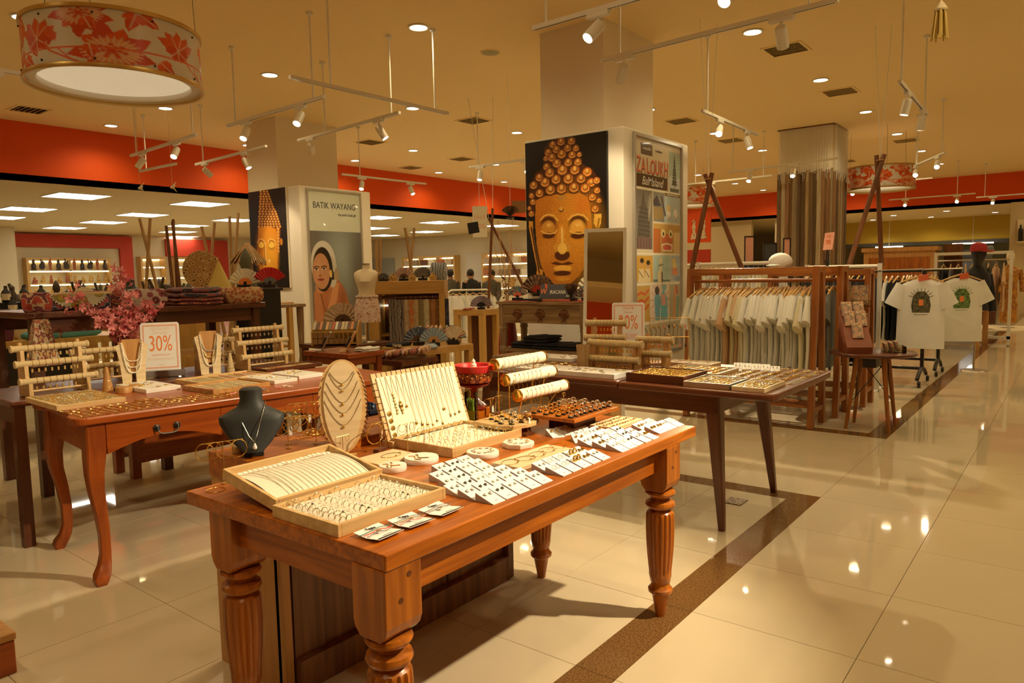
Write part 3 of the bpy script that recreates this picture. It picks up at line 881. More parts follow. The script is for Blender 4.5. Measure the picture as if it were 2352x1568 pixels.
def comic():
 W, H = 132, 330
 c = Canvas(W, H, (214, 205, 176))
 def B(x0, y0, x1, y1, col): c.rect(x0*W, y0*H, x1*W, y1*H, col)
 def L(p, w_, col): c.line([(x*W, y*H) for x, y in p], w_, col)
 def E(x, y, rx, ry, col, rot=0): c.ell(x*W, y*H, rx*W, ry*H, col, 1, 0, rot)
 def G(p, col): c.poly([(x*W, y*H) for x, y in p], col)
 B(.12, .025, .36, .075, (84, 60, 36))
 B(.02, .165, .70, .225, (70, 48, 30))
 # pagoda
 B(.73, .03, .985, .24, (168, 190, 178)); B(.73, .15, .985, .24, (196, 206, 206))
 for i in range(9):
  q = i/8
  G([(.855-.02-.05*q, .075+.115*q), (.855+.02+.05*q, .075+.115*q), (.855+.01+.03*q, .062+.115*q), (.855-.01-.03*q, .062+.115*q)], (60, 66, 62))
 G([(.75, .205), (.97, .205), (.96, .225), (.76, .225)], (92, 98, 88)); L([(.855, .05), (.855, .2)], 2, (60, 66, 62))
 # stone temple, tall grey panel
 B(.02, .235, .36, .51, (120, 116, 104))
 G([(.05, .51), (.06, .38), (.10, .33), (.14, .28), (.17, .235), (.2, .28), (.25, .32), (.30, .38), (.32, .51)], (92, 88, 80))
 for i in range(9): L([(.07, .32+.02*i), (.30, .325+.02*i)], 1.2, (60, 56, 52))
 for i in range(8): L([(.36-.02*i*.3, .24+.012*i), (.28, .27+.015*i)], 1.4, (176, 168, 140))
 B(.03, .455, .34, .51, (120, 98, 96))
 for i in range(5): L([(.05+.06*i, .46), (.06+.06*i, .505)], 1.4, (72, 58, 60))
 # house panel
 B(.38, .235, .985, .375, (176, 192, 190)); B(.38, .235, .62, .375, (128, 128, 118))
 G([(.38, .275), (.46, .25), (.55, .30), (.38, .305)], (70, 66, 74)); G([(.38, .305), (.58, .305), (.6, .36), (.38, .37)], (150, 128, 84)); L([(.56, .26), (.64, .34)], 5, (84, 80, 78))
 B(.63, .232, .985, .25, (128, 110, 60))
 for x in (.72, .88): E(x, .335, .05, .03, (226, 226, 214)); L([(x-.03, .34), (x, .365), (x+.04, .345)], 1.4, (60, 60, 60))
 E(.72, .305, .05, .018, (206, 190, 140))
 # mask panel
 B(.38, .385, .985, .525, (190, 156, 88)); B(.38, .41, .54, .525, (188, 108, 54)); B(.84, .42, .985, .525, (222, 196, 140))
 G([(.55, .43), (.82, .43), (.80, .515), (.58, .515)], (196, 104, 68))
 for x in (.60, .77): E(x, .43, .045, .02, (230, 214, 150)); E(x, .432, .018, .01, (50, 30, 24))
 L([(.57, .485), (.68, .478), (.80, .485), (.79, .512), (.59, .512), (.57, .485)], 2.4, (240, 226, 190)); G([(.6, .49), (.78, .49), (.77, .508), (.61, .508)], (214, 100, 90))
 # figures row
 B(.02, .54, .36, .665, (206, 160, 66))
 for x, hh in ((.13, .57), (.26, .58)):
  G([(x-.07, .665), (x-.05, .60), (x+.05, .60), (x+.07, .665)], (224, 206, 160)); E(x, hh, .035, .017, (206, 160, 120)); E(x+.01, hh-.008, .04, .012, (40, 30, 26)); L([(x-.05, .61), (x+.03, .64)], 1.4, (70, 50, 36))
 B(.38, .535, .755, .665, (170, 196, 186)); G([(.38, .65), (.755, .655), (.755, .665), (.38, .665)], (90, 120, 130))
 L([(.54, .56), (.54, .66)], 9, (214, 206, 160)); L([(.50, .585), (.59, .58)], 3, (110, 120, 90)); L([(.5, .62), (.5, .665)], 6, (226, 216, 170)); L([(.57, .62), (.57, .68)], 4, (84, 74, 70))
 B(.775, .535, .985, .665, (176, 190, 196)); G([(.80, .55), (.88, .55), (.9, .6), (.82, .6)], (230, 206, 110)); G([(.80, .60), (.92, .595), (.94, .63), (.82, .635)], (222, 150, 116)); B(.86, .635, .985, .665, (140, 156, 178))
 # bottom row
 B(.02, .68, .30, .85, (196, 158, 80))
 for i in range(3): L([(.05, .72+.035*i), (.12, .71+.035*i), (.2, .72+.035*i), (.27, .70+.035*i)], 4, (200, 90, 50))
 B(.32, .68, .72, .85, (222, 206, 190))
 for i in range(14):
  a = i/14*2*PI
  L([(.52, .75), (.52+.22*math.cos(a), .75+.09*math.sin(a))], 1.2, (196, 130, 130))
 G([(.42, .85), (.40, .74), (.46, .70), (.52, .73), (.52, .85)], (110, 170, 190)); G([(.54, .85), (.53, .74), (.6, .70), (.68, .74), (.70, .85)], (100, 176, 190)); G([(.55, .73), (.64, .72), (.66, .78), (.56, .78)], (214, 160, 150)); E(.46, .705, .05, .02, (60, 44, 36)); E(.62, .69, .05, .02, (130, 180, 180))
 B(.74, .68, .985, .85, (176, 168, 140)); L([(.87, .70), (.85, .84)], 8, (210, 150, 100)); L([(.9, .69), (.92, .72)], 5, (176, 70, 50)); L([(.94, .75), (.92, .85)], 8, (120, 160, 140))
 B(.02, .865, .985, .985, (188, 178, 150))
 for i in range(9): L([(.1+.1*i, .98), (.14+.1*i, .9), (.1+.1*i, .88)], 2.2, (120, 104, 80))
 for (a, b, d) in ((.0, .0, 1), ):
  pass
 for y in (.23, .53, .672, .857): L([(.0, y), (1, y)], 1.8, (240, 236, 214))
 return c
M['box_white'] = mat('box_white', (0.84, 0.78, 0.66), 0.6)
M['alu'] = mat('alu_frame', (0.52, 0.49, 0.42), 0.35, 0.7)
M['canvas_edge'] = mat('canvas_edge', (0.02, 0.016, 0.01), 0.6)
M['poster_ink'] = mat('poster_ink', (0.035, 0.035, 0.04), 0.5)
M['zal'] = mat('zal_red', (0.70, 0.14, 0.05), 0.5)
M['zal_cream'] = mat('zal_cream', (0.80, 0.75, 0.62), 0.5)
BX, BY, BT = -3.62, 6.45, 2.785          # near corner and height of the right poster box
struct(MB().box(-4.84, BX, BY, 7.95, 0, BT).build('trim_7', M['box_white'], bevel=.01))
LX, LY, LT = -9.56, 6.93, 2.79
struct(MB().box(-10.93, LX, LY, 8.35, 0, LT).build('trim_8', M['box_white'], bevel=.01))
def face_y(x0, x1, y, z0, z1):
 return lambda u, v: (x0+(x1-x0)*u, y, z1+(z0-z1)*v)
def face_x(x, y0, y1, z0, z1):
 return lambda u, v: (x, y0+(y1-y0)*u, z1+(z0-z1)*v)
# big portrait, facing the camera side of the right box
x0, x1, z0, z1 = -4.805, -3.79, 1.14, 2.755
t = thing('portrait_canvas', 'large dark canvas of a golden statue face with curled hair on the right column', 'picture', ((x0+x1)/2, BY, z0))
t_off = ((x0+x1)/2, BY, z0)
MB().box(x0-t_off[0], x1-t_off[0], -.035, -.001, 0, z1-z0).build('stretcher', M['canvas_edge'], t)
portrait_big().sheet('print', face_y(x0-t_off[0], x1-t_off[0], -.0362, 0, z1-z0), M['print_matte'], t)
# slim portrait on the left box
x0, x1, z0, z1 = -10.90, -9.87, 1.215, 2.785
t_off = ((x0+x1)/2, LY, z0)
t = thing('portrait_canvas', 'tall dark canvas of a slender golden statue face on the left column', 'picture', t_off)
MB().box(x0-t_off[0], x1-t_off[0], -.035, -.001, 0, z1-z0).build('stretcher', M['box_white'], t)
portrait_slim().sheet('print', face_y(x0-t_off[0], x1-t_off[0], -.0362, 0, z1-z0), M['print_matte'], t)
def framed(name, label, x, y0, y1, z0, z1, canvas, fw):
 yc = (y0+y1)/2
 t = thing(name, label, 'poster', (x, yc, z0))
 a, b, h = y0-yc, y1-yc, z1-z0
 MB().box(.001, .03, a, b, 0, fw).box(.001, .03, a, b, h-fw, h).box(.001, .03, a, a+fw, fw, h-fw).box(.001, .03, b-fw, b, fw, h-fw).build('frame', M['alu'], t, bevel=.003)
 MB().box(.001, .010, a+fw, b-fw, fw, h-fw).build('backing', M['white'], t)
 canvas.sheet('print', face_x(.0112, a+fw, b-fw, fw, h-fw), M['print_glossy'], t)
 return t, a+fw, b-fw, fw, h-fw
RX = (R(90), 0, R(90))
t, a, b, c0, c1 = framed('advertising_poster', 'framed comic poster headed Bali Island beside the large golden portrait', BX, 6.63, 7.76, .45, 2.755, comic(), .035)
Wp, Hp = b-a, c1-c0
ZL = 'ZALOUKH'
for i, ch in enumerate(ZL):
 text(ch, .225, M['zal'], t, (.0135, a+Wp*(.07+.098*i), c1-Hp*(.125+.004*(i % 2))), (R(90), R(4-3*(i % 3)), R(90)), 'lettering', sx=.62)
 text(ch, .225, M['poster_ink'], t, (.0122, a+Wp*(.07+.098*i)+.008, c1-Hp*(.125+.004*(i % 2))-.008), (R(90), R(4-3*(i % 3)), R(90)), 'lettering_shadow', sx=.62)
text('Bali Island', .125, M['zal_cream'], t, (.0135, a+Wp*.36, c1-Hp*.195), RX, 'lettering', sx=.95, shear=.3)
text('Lampuhan', .045, M['zal_cream'], t, (.0135, a+Wp*.24, c1-Hp*.045), RX, 'lettering')
text('A collector', .034, M['poster_ink'], t, (.0135, a+Wp*.5, c1-Hp*.045), RX, 'lettering')
text('THE ISLAND OF THE GODS', .028, M['zal_cream'], t, (.0135, a+Wp*.81, c1-Hp*.241), RX, 'lettering', sx=.8)
t, a, b, c0, c1 = framed('advertising_poster', 'framed Batik Wayang poster of a lady in a white head wrap on the left column', LX, 7.04, 8.13, .35, 2.755, portrait_lady(), .03)
Wp, Hp = b-a, c1-c0
text('BATIK WAYANG', .142, M['poster_ink'], t, (.0135, a+Wp*.50, c1-Hp*.095), RX, 'lettering', sx=.80)
text('the perfect batik gift', .062, M['poster_ink'], t, (.0135, a+Wp*.74, c1-Hp*.150), RX, 'lettering', sx=.72)
# ---- printed drum lamps
def flower_print():
 W, H = 460, 64
 c = Canvas(W, H, (222, 216, 204))
 O, O2 = (222, 92, 24), (208, 74, 14)
 def px(a): return ((a+180) % 360)/360*W
 ka = W/360
 def petal(a, v, ang, ln, wd, col):
  x, y = px(a), v*H
  p = []
  for q, s in ((0, 0), (.25, .7), (.5, 1), (.75, .8), (1, 0), (.75, -.55), (.5, -1), (.25, -.6)):
   dx, dy = ln*q, wd*s
   p.append((x+(dx*math.cos(ang)-dy*math.sin(ang)), y+(dx*math.sin(ang)+dy*math.cos(ang))))
  c.poly(p, col)
 def big(a, v, s):
  for i in range(9):
   g = PI*2*i/9+.2
   petal(a+0, v, g, (26 if i % 2 else 34)*s, 8*s, O if i % 2 else O2)
  c.ell(px(a), v*H, 20*s, 13*s, (224, 150, 90))
  for i in range(26):
   g = 2*PI*i/26
   c.line([(px(a)+13*s*math.cos(g), v*H+8*s*math.sin(g)), (px(a)+23*s*math.cos(g), v*H+15*s*math.sin(g))], .9, (232, 214, 190))
  c.ell(px(a), v*H, 13*s, 8.6*s, (226, 180, 140))
  for i in range(3):
   for j in range(5+i):
    g = 2*PI*j/(5+i)+i
    c.ell(px(a)+(2+4*i)*s*math.cos(g), v*H+(1.2+2.7*i)*s*math.sin(g), 2.1*s, 1.5*s, O2)
 def leaf(a, v, ang, ln):
  petal(a, v, ang, ln, ln*.26, O2); petal(a, v, ang+.7, ln*.6, ln*.2, O); petal(a, v, ang-.7, ln*.6, ln*.2, O)
  x, y = px(a), v*H
  c.line([(x, y), (x+ln*.8*math.cos(ang), y+ln*.8*math.sin(ang))], .9, (232, 214, 190))
 def bud(a, v, s):
  for g in (-2.2, -1.6, -1.0, -.5, -2.7): petal(a, v+.1, g, 24*s, 6*s, O)
  for g in (.2, 1.0, 1.9, 2.8): petal(a, v+.08, g, 15*s, 6*s, O2)
  for g in (-2.0, -1.3, -.75, .6, 1.5, 2.4): c.line([(px(a), (v+.1)*H), (px(a)+17*s*math.cos(g), (v+.1)*H+17*s*math.sin(g))], .8, (232, 214, 190))
 for base in (0, 150, 265):
  big(-26+base, .74, 1.05); big(-44+base, .14, .8); leaf(-10+base, .05, 1.9, 22); leaf(-8+base, .06, .6, 20)
  bud(19+base, .42, .95); leaf(-64+base, .40, 1.9, 22); leaf(-80+base, .55, 1.3, 18); leaf(4+base, .80, .7, 20)
  c.line([(px(26+base), .62*H), (px(30+base), .75*H), (px(40+base), .86*H), (px(52+base), .98*H)], 2.0, O); c.line([(px(36+base), .72*H), (px(44+base), .9*H)], 1.5, O)
  leaf(56+base, .65, 1.4, 16); leaf(54+base, .2, 1.2, 16); leaf(-97+base, .2, 1.5, 26); leaf(-98+base, .85, -1.2, 16)
 return c
FP = flower_print()
M['print_lamp'] = paint('print_lamp', 0.3)
def drum_lamp(x, y, z, r, h, label):
 t = thing('drum_lamp', label, 'lamp', (x, y, z))
 FP.sheet('lamp_shade', lambda u, v: (r*math.cos(-PI+2*PI*u), r*math.sin(-PI+2*PI*u), h*(1-v)), M['print_lamp'], t)
 for zz in (0, h):
  MB().lathe([(r-.004, zz-.014), (r+.012, zz-.014), (r+.014, zz), (r+.012, zz+.014), (r-.004, zz+.014), (r-.004, zz-.014)], 64, caps=False).build('rim', M['antique_gold'], t, smooth=True)
 MB().lathe([(r-.006, .01), (r-.075, .012), (r-.08, .02), (r-.08, .05)], 64, caps=False).build('inner_ring', M['shade'], t, smooth=True)
 dm = mat('lamp_diffuser', (0.9, 0.80, 0.55), 0.5, emit=0.35)
 MB().lathe([(0.0, .052), (r*.5, .051), (r-.08, .05)], 64).build('diffuser', dm, t, smooth=True)
 sc = MB().ball((0, 0, 0), .008, 8, 4).mesh('screw', M['dark_metal'], True)
 for i in range(10):
  a = 2*PI*i/10
  for zz in (h-.045, .04):
   o = bpy.data.objects.new('screw', sc); COL.objects.link(o); o.parent = t; o.location = ((r+.004)*math.cos(a), (r+.004)*math.sin(a), zz)
 for i in range(3):
  a = 2*PI*i/3+.9
  MB().rod(((r-.02)*math.cos(a), (r-.02)*math.sin(a), h), ((r-.02)*math.cos(a)*.96, (r-.02)*math.sin(a)*.96, CEIL-z-.002), .0022, 6).build('cable', M['dark_metal'], t)
 return t
drum_lamp(-5.75, 2.59, 2.80, .589, .385, 'large hanging drum lamp with orange flower print nearest the camera')
drum_lamp(-3.07, 15.27, 2.82, .589, .40, 'hanging drum lamp with orange flowers behind the tall pole frame by the aisle')
drum_lamp(-7.07, 15.55, 2.82, .589, .40, 'hanging drum lamp with orange flowers half hidden by the comic poster column')
# ---- track lights
def aim_matrix(d):
 return Vector(d).to_track_quat('-Z', 'Y').to_euler()
def track(label, a, b, z, rods, heads):
 """a,b: rail ends (x,y); rods: fractions along the rail; heads: (fraction, direction, lit, power)"""
 ax, ay = a; bx, by = b
 L = math.hypot(bx-ax, by-ay); ang = math.atan2(by-ay, bx-ax)
 t = thing('track_light', label, 'track light', ((ax+bx)/2, (ay+by)/2, z), ang)
 MB().box(-L/2, L/2, -.017, .017, 0, .03).build('rail', M['white_metal'], t)
 MB().box(-L/2+.02, L/2-.02, -.006, .006, -.0006, .001).build('slot', M['black'], t)
 for q in rods:
  x = -L/2+L*q
  m_ = MB().rod((x, 0, .03), (x, 0, CEIL-z-.02), .009, 8).lathe([(.03, CEIL-z-.03), (.035, CEIL-z-.001)], 12, 0, T((x, 0, 0)))
  m_.build('hanging_rod', M['white_metal'], t, smooth=True)
 for q, d, lit, pw in heads:
  x = -L/2+L*q
  hd = MB().box(x-.085, x+.085, -.022, .022, -.035, -.001).cyl(.010, -.09, -.035, 8, 0, T((x, 0, 0))).build('adapter', M['white_metal'], t, bevel=.004)
  dl = Matrix.Rotation(-ang, 3, 'Z') @ Vector(d).normalized()
  e = dl.to_track_quat('-Z', 'Y').to_matrix().to_4x4()
  X = Matrix.Translation((x, 0, -.095)) @ e
  mb = MB().lathe([(.0, .03), (.034, .028), (.040, .018), (.042, 0), (.042, -.125), (.037, -.128), (.034, -.11)], 16, 0, X)
  mb.build('lamp_head', M['white_metal'], hd, smooth=True)
  MB().lathe([(0.0, -.111), (.034, -.112)], 16, 0, X).build('lens', M['lens'] if lit else M['lens_off'], hd)
  if pw:
   l = bpy.data.lights.new('spot', 'SPOT'); l.energy = pw; l.color = SPOTC; l.spot_size = R(58); l.spot_blend = .6; l.shadow_soft_size = .035
   o = bpy.data.objects.new('spot', l); COL.objects.link(o); o.parent = t
   o.matrix_local = X @ Matrix.Translation((0, 0, -.14))
 return t
def to(p, q): return (q[0]-p[0], q[1]-p[1], q[2]-p[2])
Z3 = 3.08
P0 = SPOT_W
def tr(label, a, b, rods, heads, z=Z3):
 L = []
 for q, target, lit, pw in heads:
  p = (a[0]+(b[0]-a[0])*q, a[1]+(b[1]-a[1])*q, z-.1)
  L.append((q, to(p, target), lit, pw*P0))
 return track(label, a, b, z, rods, L)
tr('white track with two spots hanging above the front table', (-3.17, 4.35), (-1.2, 4.31), (.06, .8), [(.28, (-3.5, 2.2, .7), True, 1.0), (.75, (-2.0, 2.0, .7), True, .6)])
tr('long white track with two spots crossing in front of the portrait column', (-3.21, 5.35), (-1.33, 5.23), (.10, .9), [(.12, (-4.2, 6.5, 1.7), True, 1.8), (.80, (-2.0, 7.2, 1.0), True, 1.0)])
tr('white track with two spots on one rod above the white shirt rack', (-3.35, 7.72), (-3.39, 9.57), (.08,), [(.28, (-2.75, 6.3, 1.15), True, 9.0), (.78, (-2.6, 9.0, .9), True, 1.0)])
tr('white track with two glaring spots left of the portrait column', (-7.73, 4.67), (-5.84, 4.57), (.1, .9), [(.22, (-6.5, 3.0, .4), True, .9), (.78, (-5.6, 2.9, .6), True, .9)])
tr('white track with two spots above the batik poster', (-7.89, 5.74), (-5.82, 5.54), (.3, .93), [(.14, (-9.4, 7.4, 1.6), True, 1.3), (.82, (-5.2, 6.3, 1.0), True, .9)])
tr('white track with two spots before the orange bulkhead, far left', (-10.46, 4.83), (-8.44, 4.69), (.1, .95), [(.2, (-11.2, 3.6, .8), True, .6), (.72, (-8.0, 3.2, .8), True, .9)])
tr('white track with two spots left of the batik column', (-10.58, 5.84), (-8.52, 5.69), (.12,), [(.14, (-9.8, 7.5, 1.2), True, .9), (.72, (-8.0, 6.2, .6), True, .9)])
tr('bare white track without lamps hanging from two rods', (-5.5, 3.94), (-5.47, 5.92), (.22, .9), [])
tr('white track with two spots against the orange bulkhead right of the batik column', (-9.9, 8.04), (-9.84, 9.98), (.2,), [(.22, (-9.3, 7.6, 1.0), True, 1.0), (.8, (-8.6, 9.6, .5), True, 1.0)])
tr('white track with a glaring spot crossing below the printed drum lamp', (-7.10, 1.1), (-7.03, 3.09), (.5,), [(.55, (-5.6, 1.2, .4), True, .9)])
tr('white track with a spot left of the big statue portrait', (-7.87, 8.99), (-6.0, 9.04), (.1, .9), [(.12, (-7.4, 8.3, .9), True, .9), (.6, (-5.2, 7.6, .9), True, .8)])
tr('short white track with a spot above the crossed poles by the portrait', (-7.6, 10.6), (-5.9, 10.5), (.1, .9), [(.55, (-6.4, 9.0, .9), True, .8)])
tr('white track with two dark spots at the top right', (-1.43, 7.84), (-1.48, 9.72), (.05, .9), [(.25, (-1.9, 8.2, .8), True, 1.0), (.8, (-1.8, 9.6, 1.0), True, 1.0)])
tr('white track with two glaring spots beside the far drum lamp', (-2.36, 14.4), (-1.73, 13.1), (.1, .9), [(.05, (-2.0, 11.6, 1.0), True, .9), (.78, (-1.8, 11.0, 1.0), True, .9)])
tr('plain white track high before the orange bulkhead', (-11.8, 5.57), (-10.7, 5.6), (.2,), [])
tr('thin white track with two spots crossing the plank column', (-5.03, 12.72), (-3.12, 12.46), (.05,), [(.22, (-4.6, 11.2, .9), True, .9), (.62, (-3.6, 11.0, .9), True, .9)])
tr('white track with a glaring spot far behind the pole frame', (-6.32, 13.87), (-4.6, 13.8), (.1, .9), [(.3, (-5.4, 12.2, 1.0), True, .9)])
tr('white track with a glaring spot at the far right by the tan wall', (-2.2, 22.13), (-.4, 22.0), (.1, .9), [(.2, (-1.8, 19.0, .8), True, .9)])
tr('white track with a glaring spot beneath the far drum lamp', (-4.36, 16.74), (-2.4, 16.6), (.1, .85), [(.25, (-3.8, 14.5, 1.0), True, .9)])
tr('white track with a glaring spot low under the far orange bulkhead', (-4.0, 21.0), (-2.1, 20.9), (.2, .8), [(.2, (-3.4, 18.0, 1.0), True, .9), (.8, (-2.2, 18.0, 1.0), True, .9)])
tr('white track with two spots over the open aisle outside the picture', (.55, 2.3), (.55, 4.3), (.1, .9), [(.52, (-1.85, 2.05, .78), True, 13.0), (.9, (-1.7, 3.9, .75), True, 1.2)])
tr('white track with a spot over the near end of the front table', (-1.3, -.6), (.7, -.6), (.1, .9), [(.3, (-2.6, 1.0, .3), True, .5)])
tr('white track with two spots beneath the low ceiling by the statue shelves', (-17.2, 7.4), (-15.4, 7.3), (.1, .9), [(.4, (-18.5, 7.0, .7), True, .6), (.8, (-17.0, 8.0, .7), True, .6)], 2.72) if False else None
# ================================================================ JEWELLERY ON THE FRONT TABLE
TZ = 0.72
M['tray_lining'] = mat('tray_lining', (0.80, 0.72, 0.58), 0.95)
M['gem_red'] = mat('gem_red', (0.35, 0.02, 0.03), 0.1)
M['gem_clear'] = mat('gem_clear', (0.9, 0.9, 0.85), 0.05)
M['gem_dark'] = mat('gem_dark', (0.08, 0.07, 0.06), 0.1)
M['tick'] = pattern('tick_edge', [(0.03, 0.03, 0.03), (0.9, 0.89, 0.88)], 'stripe', 60)
M['thread_red'] = mat('thread_red', (0.7, 0.06, 0.03), 0.8)
M['thread_green'] = mat('thread_green', (0.10, 0.22, 0.17), 0.8)
M['thread_grey'] = mat('thread_grey', (0.25, 0.23, 0.22), 0.8)
M['thread_pink'] = mat('thread_pink', (0.72, 0.25, 0.22), 0.8)
def tray(name, label, cat, loc, sx, sy, h, wall, m, lining, rot=None, depth=.012):
 """open box with low walls; x 0..sx, y 0..sy"""
 t = thing(name, label, cat, loc, rot=rot)
 MB().box(0, sx, 0, wall, 0, h).box(0, sx, sy-wall, sy, 0, h).box(0, wall, wall, sy-wall, 0, h).box(sx-wall, sx, wall, sy-wall, 0, h).build('rim', m, t, bevel=.0012)
 MB().box(wall, sx-wall, wall, sy-wall, 0, depth).build('lining', lining, t)
 return t
def ring_mesh(R_, r):
 return MB().torus(R_, r, 14, 5, 0, T((0, 0, R_*.82), ry=R(90))).mesh('ring', M['silver'], True)
RINGS = {}
def ring(kind, label, loc, rz, group, R_=.0095, r=.0011, metal='silver', stone=None):
 key = (round(R_, 4), round(r, 4), metal)
 if key not in RINGS:
  RINGS[key] = MB().torus(R_, r, 14, 5, 0, T((0, 0, R_*.82), ry=R(90))).mesh('ring', M[metal], True)
 o = bpy.data.objects.new('ring', RINGS[key]); COL.objects.link(o)
 o.location = loc; o.rotation_euler = (R(random.uniform(-7, 7)), R(random.uniform(-12, 12)), rz)
 tag(o, label, 'ring', group)
 if stone:
  k = ('stone', stone, round(R_, 4))
  if k not in RINGS:
   RINGS[k] = MB().ball((0, 0, R_*1.92), (.0028, .0036, .0026), 8, 4).mesh('stone', M[stone], True)
  s = bpy.data.objects.new('stone', RINGS[k]); COL.objects.link(s); s.parent = o
 return o
# -- flat ring tray in pale wood, nearest corner
t = tray('ring_tray', 'shallow pale wooden tray with rows of silver rings at the near corner', 'tray', (-1.632, 1.055, TZ), .267, .372, .032, .012, M['pine'], M['tray_lining'], depth=.020)
rows_y = [1.092, 1.112, 1.178, 1.245, 1.312, 1.375]
nrow = [11, 10, 10, 11, 11, 10]
for i, y in enumerate(rows_y):
 for j in range(nrow[i]):
  x = -1.605+.212*j/(nrow[i]-1)
  big = 1.0 if i != 5 else .86
  ring('silver', 'silver ring in the near tray, row %s from the end, %s across' % (ORD[i], ORD[j]), (x, y+random.uniform(-.003, .003), TZ+.020), random.uniform(-.25, .25), 'silver rings in the near tray', .0098*big, .0010,
    'silver', random.choice([None, 'gem_clear', 'gem_dark', 'pearl', 'pearl']) if i else None)
# -- tilted tray of fine chains
tilt = math.atan2(.797-.751, .250)
sx = math.hypot(.252, .046)
t = tray('chain_tray', 'tilted shallow wooden tray of fine silver chains', 'tray', (-1.905, 1.076, .770), sx, .373, .034, .011, M['pine'], M['tray_lining'], rot=(0, tilt, 0), depth=.014)
pad = MB().grid(lambda u, v: (.03+.2*u, .02+.333*v, .014+.017*math.sin(u*PI)**.7), 14, 2).build('padded_roll', M['tray_lining'], t, smooth=True)
MB().box(.012, .05, .10, .25, -.038, -.0012).build('prop', M['dark_wood'], t)
tm = Matrix.Translation((-1.905, 1.076, .770)) @ Matrix.Rotation(tilt, 4, 'Y')
for i in range(20):
 y = .035+.306*i/19
 sag = random.uniform(0, .02) if i > 1 else .035
 def cp(u): return (.032+.196*u, y+sag*math.sin(u*PI*.6)*(1 if i < 3 else .3), .0155+.0172*math.sin(u*PI)**.7)
 mb = MB().tube([cp(q/9) for q in range(10)], .0006, 4)
 o = mb.build('necklace', M['silver'])
 o.matrix_world = tm
 tag(o, 'fine silver chain laid across the tilted tray, %s from the near end' % ORD[i], 'necklace', 'silver chains in the tilted tray')
 MB().box(.026, .040, y-.006, y+.004, .020, .0225, 0, T(rz=random.uniform(-.02, .02))).build('price_tag', M['white'], o)
 if i in (4, 6, 10, 15):
  e = cp(1.0)
  MB().ball((e[0], e[1], e[2]+.004), .0042, 8, 5).build('pendant', M['pearl'], o, smooth=True)
# -- three flat bracelet cards
def bracelet_card(c, rz, cols, label):
 t = thing('bracelet_card', label, 'jewellery card', (c[0], c[1], TZ), rz, 'flat bracelet cards at the table edge')
 MB().grid(lambda u, v: (-.044+.088*u, -.041+.082*v, .004+.006*abs(u-.5)*2*(1 if v > .5 else .8)), 6, 4).build('card', M['card'], t, solid=.0012)
 MB().box(.0388, .0436, -.040, .040, .0103, .0108).build('printed_edge', M['tick'], t)
 text('Yogya', .013, M['ink'], t, (-.030, .0, .0105), (0, R(6), R(90)), 'lettering', shear=.3)
 MB().box(.0285, .0297, -.014, .014, .0084, .0088).build('printed_line', M['ink'], t)
 for k, cc in enumerate(cols):
  o = MB().tube([(-.016+.011*k+.004*math.sin(q*.9+k), -.046+.0102*q, .0085+.0028*math.sin(q*.7+k)**2) for q in range(10)], .0011, 5).build('bracelet_strand', M[cc], t, smooth=True)
 MB().ball((.0, .0, .0115), (.006, .008, .003), 8, 5).build('charm', M['silver'], t, smooth=True)
bracelet_card((-1.303, 1.127), R(2), ['thread_green', 'thread_red', 'thread_grey'], 'white bracelet card with red and green threads, nearest the viewer')
bracelet_card((-1.30, 1.231), R(-3), ['thread_grey', 'antique_gold', 'thread_pink'], 'white bracelet card with grey and pink threads, middle of three')
bracelet_card((-1.30, 1.338), R(2), ['thread_grey', 'thread_grey'], 'white bracelet card with a silver twist, third beside the ring tray')
# -- black bust with a pendant
def bust(label, loc, rz, s, m, neck_h=.03):
 t = thing('necklace_bust', label, 'bust', loc, rz)
 # body: sheet-like shoulders leaning back; local x faces the viewer
 rings = []
 prof = [(.022, .030, .008, .050), (.05, .058, .010, .036), (.085, .085, .016, .018), (.115, .102, .024, .004), (.135, .104, .03, -.006), (.15, .075, .034, -.016), (.165, .045, .036, -.022), (.185, .036, .034, -.026), (.21, .037, .033, -.028), (.22, .036, .033, -.028), (.226, .028, .026, -.028)]
 for z, wy, wx, cx_ in prof:
  rings.append([(cx_+wx*math.cos(2*PI*i/20), wy*math.sin(2*PI*i/20), z) for i in range(20)])
 MB().loft(rings).build('shoulders', m, t, smooth=True)
 MB().box(-.045, .02, -.032, .032, 0, .034).box(-.04, -.008, -.018, .018, .034, .13).build('stand', m, t, bevel=.003)
 return t
bt = bust('black necklace bust holding a pear-drop pendant', (-2.155, 1.335, .752), R(-32), 1, M['black_velvet'])
nk = [(-.045, -.052, .166), (-.004, -.046, .158), (.022, -.034, .125), (.046, -.012, .075), (.058, .004, .056), (.052, .012, .075), (.034, .026, .12), (.010, .040, .162), (-.03, .046, .176)]
o = MB().tube(nk, .0011, 5).build('necklace', M['silver'], None, (-2.155, 1.335, .752), R(-32), smooth=True)
tag(o, 'silver chain with a drop pendant worn by the black bust', 'necklace')
MB().lathe([(0, -.012), (.006, -.009), (.0075, -.004), (.005, .003), (.0015, .010), (0, .011)], 12, 0, T((.0615, .0045, .044))).build('pendant', M['gem_clear'], o, smooth=True)
